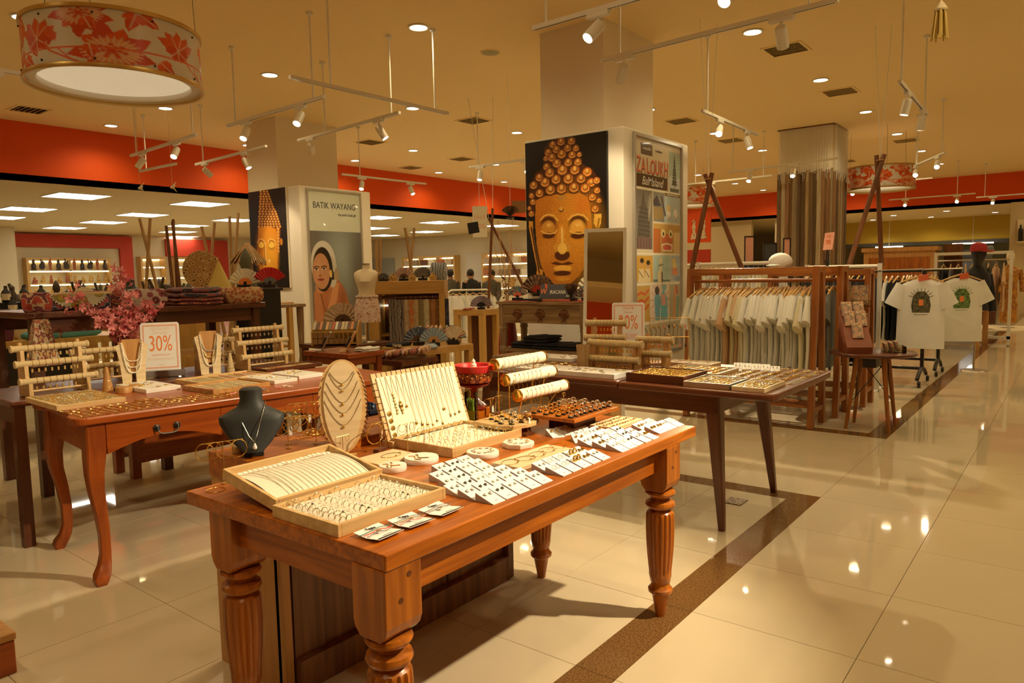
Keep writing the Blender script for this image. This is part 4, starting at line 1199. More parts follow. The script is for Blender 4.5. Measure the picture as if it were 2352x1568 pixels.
# -- earring stands (post, bar, base) and hoops hanging from them
def earring_stand(label, loc, rz, h, w, hoops, base=True, metal='antique_gold', tagc=False):
 """bar along local y; hoops: list of (offset, radius, tube)"""
 t = thing('earring_stand', label, 'earring stand', loc, rz)
 if base:
  MB().box(-.012, .012, -.026, .026, 0, .012).build('base', M['dark_wood_z'], t, bevel=.001)
 else:
  MB().cyl(.010, 0, .003, 12).build('base', M['antique_gold'], t)
 MB().rod((0, 0, .003), (0, 0, h), .0012, 6).build('post', M[metal], t)
 MB().rod((0, -w/2, h), (0, w/2, h), .0012, 6).build('bar', M[metal], t)
 if tagc:
  MB().box(.0015, .0025, .004, .014, h*.42, h*.42+.03).build('price_tag', M['white'], t)
 X0 = Matrix.Translation(loc) @ Matrix.Rotation(rz, 4, 'Z')
 for i, (off, rr, tt, mm) in enumerate(hoops):
  o = MB().torus(rr, tt, 22, 6, 0, T((0, off, h-rr), ry=R(90), rz=R(16 if i % 2 else -14))).build('hoop_earring', M[mm], smooth=True)
  o.matrix_world = X0
  tag(o, '%s hoop earring, %s on the %s' % ('golden' if mm == 'gold' else 'dark', ORD[i], ' '.join(label.split(' holding')[0].split(' ')[:8])), 'earring', 'hoop earrings on the little stands')
 return t
earring_stand('thin gilt earring stand in front of the oval display holding small hoops', (-1.985, 1.57, TZ), 0, .075, .055, [(-.02, .011, .0009, 'antique_gold'), (.02, .010, .0009, 'antique_gold')], base=False)
earring_stand('wooden-footed earring stand left of the necklace board holding two large hoops', (-1.94, 1.70, TZ), .2, .105, .06, [(-.028, .036, .0018, 'gold'), (.03, .034, .0012, 'gold')], tagc=True)
earring_stand('thin gilt earring stand before the necklace board holding double hoops', (-1.80, 1.70, TZ), 0, .118, .064, [(-.024, .019, .0010, 'antique_gold'), (.024, .019, .0010, 'antique_gold'), (-.022, .014, .0009, 'antique_gold'), (.022, .014, .0009, 'antique_gold')], base=False)
earring_stand('short gilt earring stand at the ring tray corner holding tiny hoops', (-1.795, 1.775, TZ), 0, .092, .05, [(-.02, .010, .001, 'gold'), (.02, .011, .0009, 'antique_gold')], base=False, tagc=True)
earring_stand('thin gilt earring stand right of the green glass holding slim hoops', (-1.925, 2.30, TZ), 0, .105, .05, [(-.025, .018, .0009, 'gold'), (.02, .019, .0012, 'gold')], base=False, tagc=True)
earring_stand('tall gilt earring stand beside the red bowl holding twin hoops', (-1.955, 2.385, TZ), 0, .10, .042, [(-.016, .014, .0010, 'gold'), (.016, .015, .0010, 'gold')], base=False)
earring_stand('wooden-footed earring stand before the round ring board', (-1.655, 2.195, TZ), 0, .085, .018, [(.004, .008, .0009, 'antique_gold')], tagc=True)
earring_stand('wooden-footed earring stand before the long ring board', (-1.64, 2.42, TZ), 0, .135, .02, [(.004, .007, .0009, 'antique_gold')], tagc=True)
earring_stand('thin gilt earring stand left of the black bust holding gold bracelets', (-2.03, 1.155, TZ), R(-20), .13, .12, [(-.052, .026, .0014, 'gold'), (-.025, .024, .0012, 'gold'), (.005, .026, .0014, 'gold'), (.045, .027, .0014, 'gold')], base=False)
for i, (x, y, h) in enumerate(((-2.14, 1.46, .11), (-2.20, 1.50, .12), (-2.12, 1.56, .10), (-2.235, 1.61, .13))):
 earring_stand('gilt bracelet stand behind the black bust, %s from the near end holding bangles' % ORD[i], (x, y, .752), R(-25), h, .13, [(-.05, .028, .0014, 'gold'), (-.022, .030, .0011, 'antique_gold'), (.01, .027, .0015, 'gold'), (.045, .029, .0013, 'gold')], base=False, tagc=True)
o = MB().cyl(.028, 0, .022, 20).build('wood_slice', M['bamboo'], None, (-2.235, 1.335, .754)); tag(o, 'round slice of wood beside the black bust', 'wood block')
for i in range(14):
 a = random.uniform(0, 6.28)
 x, y = -2.20+.14*random.random(), 1.52+.26*random.random()
 rr = random.uniform(.022, .032)
 o = MB().torus(rr, random.choice([.0014, .003]), 24, 6, 0, T((0, 0, .003), rx=.05)).build('bangle', M['gold'], None, (x, y, .753+.0035*i), smooth=True, rot=(0, 0, a))
 tag(o, 'gold bangle lying on the cabinet top behind the bust, %s of a loose heap' % ORD[i], 'bangle', 'loose gold bangles on the cabinet')
o = MB().torus(.027, .0012, 26, 6).build('bangle', M['gold'], None, (-1.985, 1.10, TZ+.0015), smooth=True)
tag(o, 'single thin bangle lying at the far corner of the front table', 'bangle')
# -- oval necklace easel
ov = thing('necklace_display', 'oval notched wooden easel with gold necklaces across its pale face', 'necklace stand', (-2.0, 1.59, TZ), R(-38))
lean = T((0, 0, .006), ry=R(-14))
def oval(w, h, zc, n=40):
 return [(w*math.sin(2*PI*i/n)*(1-.12*math.cos(2*PI*i/n)), zc-h*math.cos(2*PI*i/n)) for i in range(n)]
pts = [p for p in oval(.083, .165, .168)]
notch = []
for i, p in enumerate(pts):
 notch.append(p)
XY = Matrix(((0, 0, 1, 0), (1, 0, 0, 0), (0, 1, 0, 0), (0, 0, 0, 1)))
MB().prism(pts, -.016, 0, 0, lean @ XY).build('board', M['pine'], ov)
MB().prism(oval(.066, .158, .168), 0, .004, 0, lean @ XY).build('pad', M['pale_pine'], ov)
MB().box(.002, .022, -.04, .04, -.004, .006, 0).build('foot', M['pine'], ov)
nm = MB()
for k in range(14):
 for s in (-1, 1):
  z = .075+.016*k
  ww = .083*math.sqrt(max(0, 1-((z-.168)/.165)**2))
  MB().box(-.0165, .0008, -.0016, .0016, -.012, .004, 0, lean @ T((0, s*(ww-.002), z), rx=s*.6)).build('notch', M['dark_wood_z'], ov) if s > 0 or k % 2 == 0 else None
Xo = Matrix.Translation((-2.0, 1.59, TZ)) @ Matrix.Rotation(R(-38), 4, 'Z')
for k, (zt, dp) in enumerate(((.288, .042), (.282, .058), (.252, .075), (.222, .082), (.188, .09))):
 ww = .066*math.sqrt(max(0, 1-((zt-.168)/.16)**2))-.002
 pts_ = []
 for q in range(11):
  s = -1+.2*q
  pts_.append(lean @ Vector((.0052, ww*s, zt-dp*(1-abs(s)**1.7))))
 o = MB().tube(pts_, .0008, 4).build('necklace', M['gold'])
 o.matrix_world = Xo
 tag(o, 'gold chain on the oval easel, %s from the top' % ORD[k], 'necklace', 'gold necklaces on the oval easel')
 MB().ball(lean @ Vector((.007, 0, zt-dp-.005)), (.003, .005, .005), 8, 5).build('pendant', M['gold'], o, smooth=True)
# -- upright cream necklace board
bd = thing('necklace_display', 'upright cream velvet board with notched edges, hung with pendant necklaces', 'necklace stand', (-1.965, 1.985, TZ))
bl_ = T((0, 0, .018), ry=R(-19))
HB, WB = .258, .225
MB().prism([(-WB, 0), (WB, 0), (WB, HB), (-WB, HB)], -.014, 0, 0, bl_ @ XY).build('board', M['pine'], bd)
MB().prism([(-WB+.016, .004), (WB-.016, .004), (WB-.016, HB-.018), (-WB+.016, HB-.018)], 0, .006, 0, bl_ @ XY).build('pad', M['cream_velvet'], bd, bevel=.003)
MB().box(-.03, .028, -WB-.004, WB+.004, 0, .022).build('ledge', M['pine'], bd, bevel=.001)
MB().rod((-.09, 0, .2), (-.15, 0, .036), .006, 6).build('rear_strut', M['pine'], bd)
for k in range(17):
 y = -WB+.025+(2*WB-.05)*k/16
 MB().box(-.0145, .0015, y-.0013, y+.0013, HB-.016, HB+.0005, 0, bl_).build('notch', M['dark_wood_z'], bd)
for k in range(8):
 z = .045+.025*k
 for s in (-1, 1):
  MB().box(-.0145, .0015, s*WB-.014*(s > 0)-.0003, s*WB+.014*(s < 0)+.0003, z-.0013, z+.0013, 0, bl_).build('notch', M['dark_wood_z'], bd)
Xb = Matrix.Translation((-1.965, 1.985, TZ)) @ bl_
for k in range(14):
 y = -WB+.045+.027*k
 L = [.16, .10, .105, .12, .19, .20, .205, .21, .20, .215, .16, .19, .19, .185][k]
 w_ = .012
 o = MB().tube([(.007, y-w_, HB-.018), (.0075, y-w_*.5, HB-.018-L*.5), (.0075, y, HB-.018-L), (.0075, y+w_*.5, HB-.018-L*.5), (.007, y+w_, HB-.018)], .0007, 4).build('necklace', M['gold'])
 o.matrix_world = Xb
 tag(o, 'fine necklace with a gold pendant on the cream board, %s from the left' % ORD[k], 'necklace', 'pendant necklaces on the cream board')
 zp = HB-.018-L
 if k == 0:
  for q in range(5): MB().lathe([(0, -.002), (.009, -.0015), (.009, .0015), (0, .002)], 12, 0, T((.0085, y-.012, zp+.02-.027*q), ry=R(90))).build('disc', M['gold'], o, smooth=True)
 elif k == 1:
  for q in range(7): MB().ball((.009, y+.002*(q % 2), zp+.028-.012*q), (.003, .004, .006), 6, 4).build('bead', M['antique_gold'], o, smooth=True)
 elif k == 2:
  for q, r in ((0, .006), (.014, .011), (.030, .007), (.042, .005)): MB().ball((.009, y, zp-q), (.003, r*.9, r), 8, 5).build('charm', M['gold'], o, smooth=True)
 else:
  MB().ball((.009, y, zp-.006), (.0025, random.uniform(.0035, .008), random.uniform(.006, .010)), 8, 5).build('pendant', M['gold'], o, smooth=True)
# -- pale ring tray in front of the board
tray('ring_tray', 'pale cream wooden ring tray in front of the upright necklace board', 'tray', (-1.958, 1.772, TZ), .300, .388, .033, .011, M['pine'], M['cream_velvet'], depth=.022)
for i in range(9):
 for j in range(8):
  if (i, j) in ((0, 0), (3, 7), (8, 1)): continue
  ring('gold', 'gold ring in the cream tray, row %s from the board, %s along' % (ORD[j], ORD[i]), (-1.93+.246*j/7+random.uniform(-.004, .004), 1.803+.325*i/8+random.uniform(-.005, .005), TZ+.022), R(80)+random.uniform(-.4, .4),
    'gold rings in the cream tray', random.uniform(.0095, .011), .0010, random.choice(['gold', 'gold', 'antique_gold', 'silver']), random.choice([None, None, 'pearl', 'gem_clear']))
# -- glass of green resin, red offering bowl
gl = thing('glass_vase', 'tall square clear glass with green moss standing behind the ring tray', 'vase', (-2.030, 2.297, TZ), R(20))
MB().box(-.023, .023, -.023, .023, 0, .004).box(-.023, .023, -.023, -.0205, .004, .125).box(-.023, .023, .0205, .023, .004, .125).box(-.023, -.0205, -.0205, .0205, .004, .125).box(.0205, .023, -.0205, .0205, .004, .125).build('glass', M['glass'], gl)
M['moss'] = mat('moss', (0.20, 0.30, 0.03), 0.7, var=.6, vscale=60)
mb = MB()
MB().box(-.0185, .0185, -.0185, .0185, .006, .045).build('green_layer', mat('green_gel', (0.42, 0.48, 0.06), 0.3), gl)
mo = MB()
for i in range(60):
 x, y = random.uniform(-.016, .016), random.uniform(-.016, .016)
 mo.rod((x, y, .045), (x+random.uniform(-.004, .004), y+random.uniform(-.004, .004), .07+.03*random.random()), .0022, 5)
o = mo.build('moss', M['moss'], gl); o['kind'] = 'stuff'
M['lacquer'] = mat('lacquer', (0.30, 0.03, 0.012), 0.25, var=.4, vscale=70)
M['lacquer_in'] = mat('lacquer_inside', (0.62, 0.03, 0.03), 0.35)
M['lacquer_gold'] = pattern('lacquer_gold', [(0.55, 0.25, 0.05), (0.25, 0.03, 0.01), (0.45, 0.12, 0.03), (0.12, 0.02, 0.01)], 'voronoi', 75, .3)
bw = thing('offering_bowl', 'carved red lacquer offering bowl on a pedestal behind the glass', 'bowl', (-2.105, 2.40, .752))
MB().lathe([(.056, 0), (.058, .012), (.05, .016), (.046, .022), (.028, .032), (.016, .045), (.014, .07), (.02, .085), (.045, .093), (.066, .102), (.07, .108), (.06, .112)], 32).build('pedestal', M['lacquer'], bw, smooth=True)
MB().lathe([(.055, .112), (.074, .118), (.078, .135), (.078, .155), (.082, .163), (.086, .178), (.089, .190), (.087, .193), (.08, .190), (.074, .172), (.04, .165), (0, .163)], 36).build('bowl', M['lacquer_in'], bw, smooth=True)
MB().lathe([(.0785, .119), (.0805, .135), (.0805, .155), (.0845, .162)], 36, caps=False).build('carved_band', M['lacquer_gold'], bw, smooth=True)
kb = MB().ball((0, 0, 0), .0045, 8, 5).mesh('bead', M['antique_gold'], True)
for i in range(26):
 a = 2*PI*i/26
 o = bpy.data.objects.new('bead', kb); COL.objects.link(o); o.parent = bw; o.location = (.081*math.cos(a), .081*math.sin(a), .142+.008*(i % 2))
fig = MB().lathe([(.018, 0), (.02, .006), (.012, .012), (.014, .02), (.008, .026), (.009, .034), (.004, .042), (0, .046)], 14).build('figurine', M['pearl'], None, (-2.10, 2.395, .752+.1745), smooth=True)
tag(fig, 'tiny cream figurine standing in the red offering bowl', 'figurine')
# -- three-tier roller stand
ts = thing('bracelet_stand', 'three-tier gilt stand with cream velvet rollers of chain bracelets', 'bracelet stand', (-1.955, 2.555, TZ))
MB().box(-.05, .05, -.135, .135, 0, .018).build('base', M['steel'], ts, bevel=.002)
tiers = [(-.045, .228, 'back'), (.005, .163, 'middle'), (.062, .098, 'front')]
for k, (x, z, nm_) in enumerate(tiers):
 y0, y1 = -.145+.012*k, .228+.012*k
 MB().cyl(.0255, y0+.012, y1-.012, 24, 0, T((x, 0, z), rx=R(-90))).build('roller', M['cream_velvet'], ts, smooth=True)
 for yy in (y0, y1-.012):
  MB().lathe([(0, 0), (.024, 0), (.0275, .002), (.0275, .010), (.024, .012), (0, .012)], 24, 0, T((x, yy, z), rx=R(-90))).build('end_cap', M['gold'], ts, smooth=True)
 for yy in (y0+.035, y1-.075):
  MB().torus(.0285, .0018, 14, 6, 0, T((x, yy, z), rx=R(90)), PI, 2*PI).rod((x, yy, z-.0285), (x if k < 2 else .045, min(yy, .13), .018), .003, 8).build('support', M['gold'], ts, smooth=True)
 for i in range(9 if k == 0 else 7):
  y = y0+.05+(.245 if k == 0 else .25)*i/8
  if k == 0:
   o = MB().torus(.0265, .0007, 22, 4, 0, T((0, 0, 0), rx=R(90))).build('bracelet', M['silver'], None, (-1.955+x, 2.555+y, TZ+z))
  else:
   o = MB().torus(.0265, .0006, 22, 4, 0, T((0, 0, 0), rx=R(90))).build('bracelet', M['gold'], None, (-1.955+x, 2.555+y, TZ+z))
   MB().ball((.021, 0, .0175), (.003, .003, .003), 6, 4).build('charm', M['antique_gold'], o, smooth=True)
  MB().tube([(.012, 0, -.0245), (.016, .001, -.036), (.015, .002, -.050)], .0007, 4).build('dangling_end', M['gold'], o)
  tag(o, 'fine chain bracelet on the %s cream roller, %s from the near end' % (nm_, ORD[i]), 'bracelet', 'chain bracelets on the velvet rollers')
# -- boards of chunky rings on black clips
def clip_ring(i, loc, rz, where, metal, g):
 t = thing('ring', 'chunky %s ring on a black clip on the %s, %s from the near corner' % ('gold' if metal == 'gold' else 'silvery', where, ORD[i]), 'ring', loc, rz, g)
 k = ('clip',)
 if k not in RINGS: RINGS[k] = MB().box(-.010, .010, -.006, .006, 0, .004).box(-.008, .004, -.005, .005, .004, .007).mesh('clip', M['black'])
 c = bpy.data.objects.new('clip', RINGS[k]); COL.objects.link(c); c.parent = t
 k = ('chunk', metal)
 if k not in RINGS: RINGS[k] = MB().torus(.0095, .0028, 16, 6, 0, T((0, 0, .0145), rx=R(90), rz=.3)).ball((.0, -.002, .024), (.005, .004, .003), 8, 4).mesh('band', M[metal], True)
 b = bpy.data.objects.new('band', RINGS[k]); COL.objects.link(b); b.parent = t
 b.rotation_euler = (0, R(random.uniform(-10, 25)), random.uniform(-.5, .5))
hb = thing('ring_board', 'half-round wooden board of chunky rings on black clips', 'display board', (-1.75, 2.215, TZ))
poly = [(-.11, -.125)]+[(.03+.075*math.sin(PI*i/16), -.125*math.cos(PI*i/16)) for i in range(17)]+[(-.11, .125)]
poly = [(-.115, -.10), (.02, -.115), (.075, -.085), (.098, -.02), (.098, .03), (.07, .09), (.02, .12), (-.115, .11)]
MB().prism(poly, .030, .046).build('board', M['pine'], hb, bevel=.002)
MB().box(-.07, .04, -.07, .07, 0, .030).build('block', M['table_wood_z'], hb)
for i, (x, y) in enumerate(((.055, -.07), (.065, -.02), (.06, .035), (.015, -.085), (.025, -.035), (.03, .015), (.02, .07), (-.025, -.06), (-.02, -.005), (-.02, .045), (-.07, -.04), (-.07, .03), (-.065, .08))):
 clip_ring(i, (-1.75+x, 2.215+y, TZ+.046), random.uniform(-.3, .3), 'half-round board', 'gold' if i % 3 else 'silver', 'chunky rings on the half-round board')
rb = thing('ring_board', 'long wooden board packed with chunky rings on black clips', 'display board', (-1.605, 2.43, TZ))
MB().box(-.118, .118, -.165, .165, .052, .066).build('board', M['table_wood'], rb, bevel=.002)
MB().box(-.06, .06, -.08, .08, 0, .052).build('block', M['dark_wood_z'], rb)
n = 0
for i in range(4):
 for j in range(9):
  clip_ring(n, (-1.605-.088+.058*i, 2.43-.142+.0355*j, TZ+.066), random.uniform(-.25, .25), 'long board', 'gold' if j < 5 and i < 3 else 'silver', 'chunky rings on the long board'); n += 1
st = tray('earring_tray', 'small flat wooden tray of earring sets behind the white cards', 'tray', (-1.520, 2.425, TZ), .115, .225, .016, .006, M['pale_pine'], M['pale_pine'], depth=.015)
def little_earring(loc, i, where, g, mm='gold', s=1.0):
 o = MB().torus(.006*s, .0009*s, 12, 5).ball((.006*s, 0, .001), .0022*s, 6, 4).build('earring', M[mm], None, loc, smooth=True, rot=(0, 0, random.uniform(0, 6)))
 tag(o, '%s earring lying on the %s, %s from the near end' % ('gold' if mm == 'gold' else 'silver', where, ORD[i]), 'earring', g)
n = 0
for i in range(9):
 for j in range(3):
  little_earring((-1.495+.033*j, 2.448+.0225*i, TZ+.0155), n, 'small wooden tray', 'earrings in the small wooden tray', 'gold', 1.2); n += 1
# -- marble discs and flat boards with bracelets
def disc(label, x, y, r, n_, h=.018):
 o = MB().lathe([(r*.97, 0), (r, .003), (r, h-.003), (r*.97, h)], n_).build('marble_disc', M['marble'], None, (x, y, TZ), smooth=n_ > 12)
 tag(o, label, 'display plate')
 return o
D = [('round white marble disc with a gold chain bracelet, closest to the chain tray', -1.715, 1.552, .044, 32), ('round white marble disc with a braided gold bracelet', -1.715, 1.680, .058, 32),
  ('round white marble disc of tiny earrings in front of the ring tray', -1.592, 1.852, .056, 32), ('octagonal white marble plate of earring pairs', -1.575, 2.030, .058, 8)]
for k, (lab, x, y, r, n_) in enumerate(D):
 disc(lab, x, y, r, n_)
 if k < 2:
  for q in range(2):
   o = MB().tube([(x-r*.55+r*.11*i+.004*q, y-r*.5+.02*q+.012*math.sin(i*.6+q), TZ+.0195) for i in range(11)], .0018, 5).build('bracelet', M['gold'], smooth=True)
   tag(o, 'gold chain bracelet on the %s marble disc, %s strand' % (ORD[k], ORD[q]), 'bracelet')
 else:
  for i in range(10):
   a = 2*PI*i/10
   little_earring((x+r*.6*math.cos(a), y+r*.6*math.sin(a), TZ+.0185), i, 'round marble disc' if k == 2 else 'octagonal marble plate', 'earrings on the marble plates', 'gold' if i % 3 else 'silver')
def flat_board(label, x0, x1, y0, y1, h, nb, m):
 o = MB().box(x0, x1, y0, y1, TZ, TZ+h).build('wooden_board', M[m], bevel=.001)
 tag(o, label, 'display board')
 for i in range(nb):
  y = y0+(y1-y0)*(i+.6)/nb
  xa = (x0+x1)/2
  b = MB().torus(.026, .0009, 26, 5, 0, T(s=(1.0, 1.45, 1))).ball((.026, 0, .002), .003, 6, 4).ball((.0, .037, .002), .0025, 6, 4).build('bracelet', M['gold'], None, (xa+random.uniform(-.012, .012), y, TZ+h+.001+.0016*i), smooth=True, rot=(0, 0, random.uniform(-.3, .3)))
  tag(b, 'thin gold bracelet on the %s, %s from the near end' % (label.split(' with')[0], ORD[i]), 'bracelet', 'thin bracelets on the flat boards')
flat_board('plain pale wooden board with one bar bracelet beside the oval easel', -1.885, -1.765, 1.535, 1.71, .015, 1, 'pale_pine')
flat_board('long pale wooden board with thin gold bracelets behind the cards', -1.475, -1.362, 1.758, 2.066, .014, 5, 'pale_pine')
# -- wedge cards with stud earrings, set like shingles
def wedge_mesh(w=.0505, l=.066, h=.021):
 vs = [(0, 0, 0), (0, w, 0), (-l, 0, h), (-l, w, h), (-l, 0, 0), (-l, w, 0), (0, 0, .0012), (0, w, .0012), (-l, 0, h+.0012), (-l, w, h+.0012)]
 me = MB()
 me.add([vs[6], vs[7], vs[9], vs[8]], [(0, 1, 2, 3)], 0)
 me.add([vs[0], vs[6], vs[8], vs[4]], [(0, 1, 2, 3)], 1)
 me.add([vs[1], vs[5], vs[9], vs[7]], [(0, 1, 2, 3)], 1)
 me.add([vs[4], vs[8], vs[9], vs[5]], [(0, 1, 2, 3)], 1)
 me.add([vs[0], vs[1], vs[7], vs[6]], [(0, 1, 2, 3)], 0)
 me.add([vs[0], vs[4], vs[5], vs[1]], [(0, 1, 2, 3)], 1)
 return me.mesh('wedge_card', [M['card'], M['card_back']])
WEDGE = wedge_mesh()
SL = math.atan2(.021, .066)
def on_card(d, y, up=0): return (-d*math.cos(SL)-up*math.sin(SL)*0, y, .0016+d*math.sin(SL)+up)
EDGE = MB().box(-.0050, -.0008, .001, .0495, 0, .0004, 0, T((0, 0, .0020), ry=SL)).mesh('printed_edge', M['tick'])
LINE = MB().box(-.0132, -.0120, .018, .034, 0, .0004, 0, T((0, 0, .0014), ry=SL)).mesh('printed_line', M['ink'])
STUD = {}
def earring_card(loc, rz, kind, label, g, ticks=True):
 o = bpy.data.objects.new('earring_card', WEDGE); COL.objects.link(o)
 o.location = loc; o.rotation_euler = (0, 0, rz)
 tag(o, label, 'earring card', g)
 if ticks:
  e = bpy.data.objects.new('printed_edge', EDGE); COL.objects.link(e); e.parent = o
 e = bpy.data.objects.new('printed_line', LINE); COL.objects.link(e); e.parent = o
 if kind not in STUD:
  sm = {'pearl': (M['pearl'], 'ball'), 'silver': (M['silver'], 'ball'), 'clear': (M['gem_clear'], 'ball'), 'dark': (M['gem_dark'], 'ball'), 'red': (M['gem_red'], 'ball'), 'gold': (M['gold'], 'drop'), 'hoop': (M['silver'], 'hoop'), 'drop': (M['antique_gold'], 'drop'), 'cuff': (M['gold'], 'cuff')}[kind]
  mb = MB()
  if sm[1] == 'ball': mb.ball((0, 0, .0022), (.0042, .0042, .003), 8, 5).torus(.005, .0007, 10, 4)
  elif sm[1] == 'hoop': mb.torus(.0085, .0008, 16, 4, 0, T((0, 0, .003), ry=.5))
  elif sm[1] == 'cuff': mb.torus(.0085, .0032, 14, 6, 0, T((0, 0, .006), ry=1.1))
  else: mb.lathe([(0, -.010), (.0045, -.005), (.003, .003), (0, .008)], 8, 0, T((0, 0, .003), ry=R(-90), rz=0))
  STUD[kind] = mb.mesh('earring', sm[0], True)
 for s in (.0145, .036):
  e = bpy.data.objects.new('earring', STUD[kind]); COL.objects.link(e); e.parent = o
  e.location = on_card(.046, s, .0006); e.rotation_euler = (0, SL, 0)
 return o
def block(rows, first, g, where, kinds, dx=.0605, dy=.0575, ticks=True):
 """rows: list of (y start, number); the front row stands at the table edge"""
 n_ = 0
 for i, (y0, num) in enumerate(rows):
  for j in range(num):
   earring_card((first-dx*i+random.uniform(-.002, .002), y0+dy*j, TZ+.0004), R(random.uniform(-3, 3)), kinds[(i*7+j*3) % len(kinds)],
       'white earring card in the %s, row %s from the edge, %s along' % (where, ORD[i], ORD[j]), g, ticks and i == 0)
   n_ += 1
block([(1.458, 5), (1.458, 5), (1.460, 5), (1.50, 4), (1.53, 4), (1.60, 3)], -1.221, 'wedge cards in the largest group', 'largest group', ['silver', 'clear', 'pearl', 'dark', 'hoop', 'silver', 'pearl'])
block([(1.792, 5), (1.797, 5)], -1.219, 'wedge cards in the second group', 'second group', ['hoop', 'cuff', 'silver', 'hoop', 'gold'])
block([(2.153, 5), (2.163, 5), (2.162, 5)], -1.220, 'wedge cards in the third group', 'third group', ['pearl', 'dark', 'gold', 'hoop', 'silver'])
block([(2.485, 4), (2.490, 3)], -1.243, 'wedge cards in the far corner group', 'far corner group', ['gold', 'hoop', 'silver', 'drop'], dy=.0525)
for i, (x, y, a) in enumerate(((-1.575, 2.205, -30), (-1.56, 2.265, -18), (-1.55, 2.325, -8), (-1.545, 2.385, 6), (-1.455, 2.175, -42), (-1.45, 2.235, -28), (-1.44, 2.295, -10), (-1.435, 2.355, 4))):
 earring_card((x+.03, y, TZ+.0004), R(a), ['gold', 'hoop', 'silver', 'drop'][i % 4], 'white earring card in the fanned-out group, %s from the near end' % ORD[i], 'wedge cards fanned out behind the third group', False)
# ================================================================ LEFT TABLE AND ITS GOODS
LZ = 0.76
con = thing('console_table', 'narrow dark console standing against the back of the red-brown table', 'table', (-4.47, 2.14, 0))
MB().box(-.30, .30, -.88, .92, .725, .757).build('tabletop', M['dark_wood'], con, bevel=.004)
for x in (-.27, .27):
 for y in (-.84, .88):
  MB().box(x-.025, x+.025, y-.025, y+.025, 0, .725).build('leg', M['dark_wood_z'], con)
MB().box(-.28, .28, -.86, -.84, .64, .725).build('apron', M['dark_wood'], con)
def bracelet_rack(label, loc, rz, y_len, tiers, m, nb, bandm, rr=.0165, thick=.02):
 """stepped side panels carrying padded rollers; local y runs along the rollers"""
 t = thing('bracelet_rack', label, 'bracelet stand', loc, rz)
 L = y_len/2
 for s in (-1, 1):
  poly = [(.085, 0), (.085, tiers[0]), (.06, tiers[0]+.012), (.045, tiers[0]+.02)]
  if len(tiers) > 1: poly += [(.04, tiers[1]), (.02, tiers[1]+.012), (.0, tiers[1]+.02)]
  if len(tiers) > 2: poly += [(-.005, tiers[2]), (-.02, tiers[2]+.014)]
  poly += [(-.05, tiers[-1]+.014), (-.06, 0)]
  y0 = s*(L-.045)
  MB().prism(poly, y0-thick/2, y0+thick/2, 0, Matrix(((1, 0, 0, 0), (0, 0, 1, 0), (0, 1, 0, 0), (0, 0, 0, 1)))).build('side_panel', m, t, bevel=.002)
  MB().cyl(.011, tiers[-1]+.01, tiers[-1]+.034, 10, 0, T((-.035, y0, 0))).build('finial', m, t, smooth=True)
 MB().cyl(.006, -L+.05, L-.05, 8, 0, T((.07, 0, .03), rx=R(-90))).build('lower_rail', m, t, smooth=True)
 X0 = Matrix.Translation(loc) @ Matrix.Rotation(rz, 4, 'Z')
 for k, z in enumerate(tiers):
  x = .072-.045*k
  MB().lathe([(0, -L-.004), (rr+.002, -L-.004), (rr+.004, -L+.002), (rr+.002, -L+.008), (rr, -L+.010), (rr, L-.010), (rr+.002, L-.008), (rr+.004, L-.002), (rr+.002, L+.004), (0, L+.004)], 18, 0, T((x, 0, z+.004), rx=R(-90))).build('roller', M['velvet_tan'], t, smooth=True)
  for i in range(nb):
   y = -L+.075+(y_len-.15)*i/(nb-1)
   o = MB().torus(rr+.0012, .0013, 16, 5, 0, T((0, 0, 0), rx=R(90))).box(-.003, .003, -.004, .004, -rr-.03, -rr-.012).build('bracelet', bandm, smooth=True)
   o.matrix_world = X0 @ T((x, y, z+.004))
   tag(o, 'bracelet on the %s, %s tier, %s along' % (label.split(' ')[0]+' '+label.split(' ')[1]+' rack '+('at the near end' if 'near end' in label else 'at the far end' if 'far end' in label else 'behind'), ORD[k], ORD[i]), 'bracelet', 'bracelets on the roller racks')
 return t
M['velvet_tan'] = mat('velvet_tan', (0.62, 0.47, 0.25), 0.7)
bracelet_rack('pale wooden three-tier rack at the near end', (-4.29, 1.505, LZ), 0, .365, [.078, .165, .242], M['pine_x'], 8, M['antique_gold'])
bracelet_rack('second two-tier rack behind the cone', (-4.50, 1.83, LZ), 0, .34, [.10, .185], M['pine_x'], 6, M['antique_gold'])
bracelet_rack('pale wooden rack at the far end', (-4.28, 2.74, LZ), 0, .37, [.08, .168, .25], M['pine_x'], 8, M['silver'])
bracelet_rack('short rack left of the far rack', (-4.46, 2.52, LZ), 0, .30, [.10, .185], M['pine_x'], 5, M['dark_metal'])
tray('jewellery_tray', 'wooden tray covered with fine chains at the near end of the left table', 'tray', (-4.075, 1.295, LZ), .43, .30, .024, .006, M['pine'], M['velvet_tan'], depth=.022, rot=(0, 0, R(-2)))
PIECES = MB(); PMATS = []
def piece(loc, rz, m, l=.05, w_=.005, r=.0019):
 if m not in PMATS: PMATS.append(m)
 t_ = MB().tube(squiggle(10, l, w_), r, 4)
 PIECES.add(t_.v, t_.f, PMATS.index(m), T(loc, rz=rz))
def squiggle(n_, l, w_, z=.0015):
 return [(w_*math.sin(i*1.3), -l/2+l*i/n_, z) for i in range(n_+1)]
def flat_chain(loc, rz, label, g, m, l=.09, w_=.003, r=.0012):
 o = MB().tube(squiggle(10, l, w_), r, 4).build('bracelet', M[m], None, loc, rz)
 tag(o, label, 'bracelet', g); return o
n = 0
for i in range(6):
 for j in range(16):
  piece((-4.035+.068*i, 1.32+.0165*j, LZ+.0225), R(90)+random.uniform(-.3, .3), random.choice(['antique_gold', 'gold', 'silver']), .07, .004, .0016)
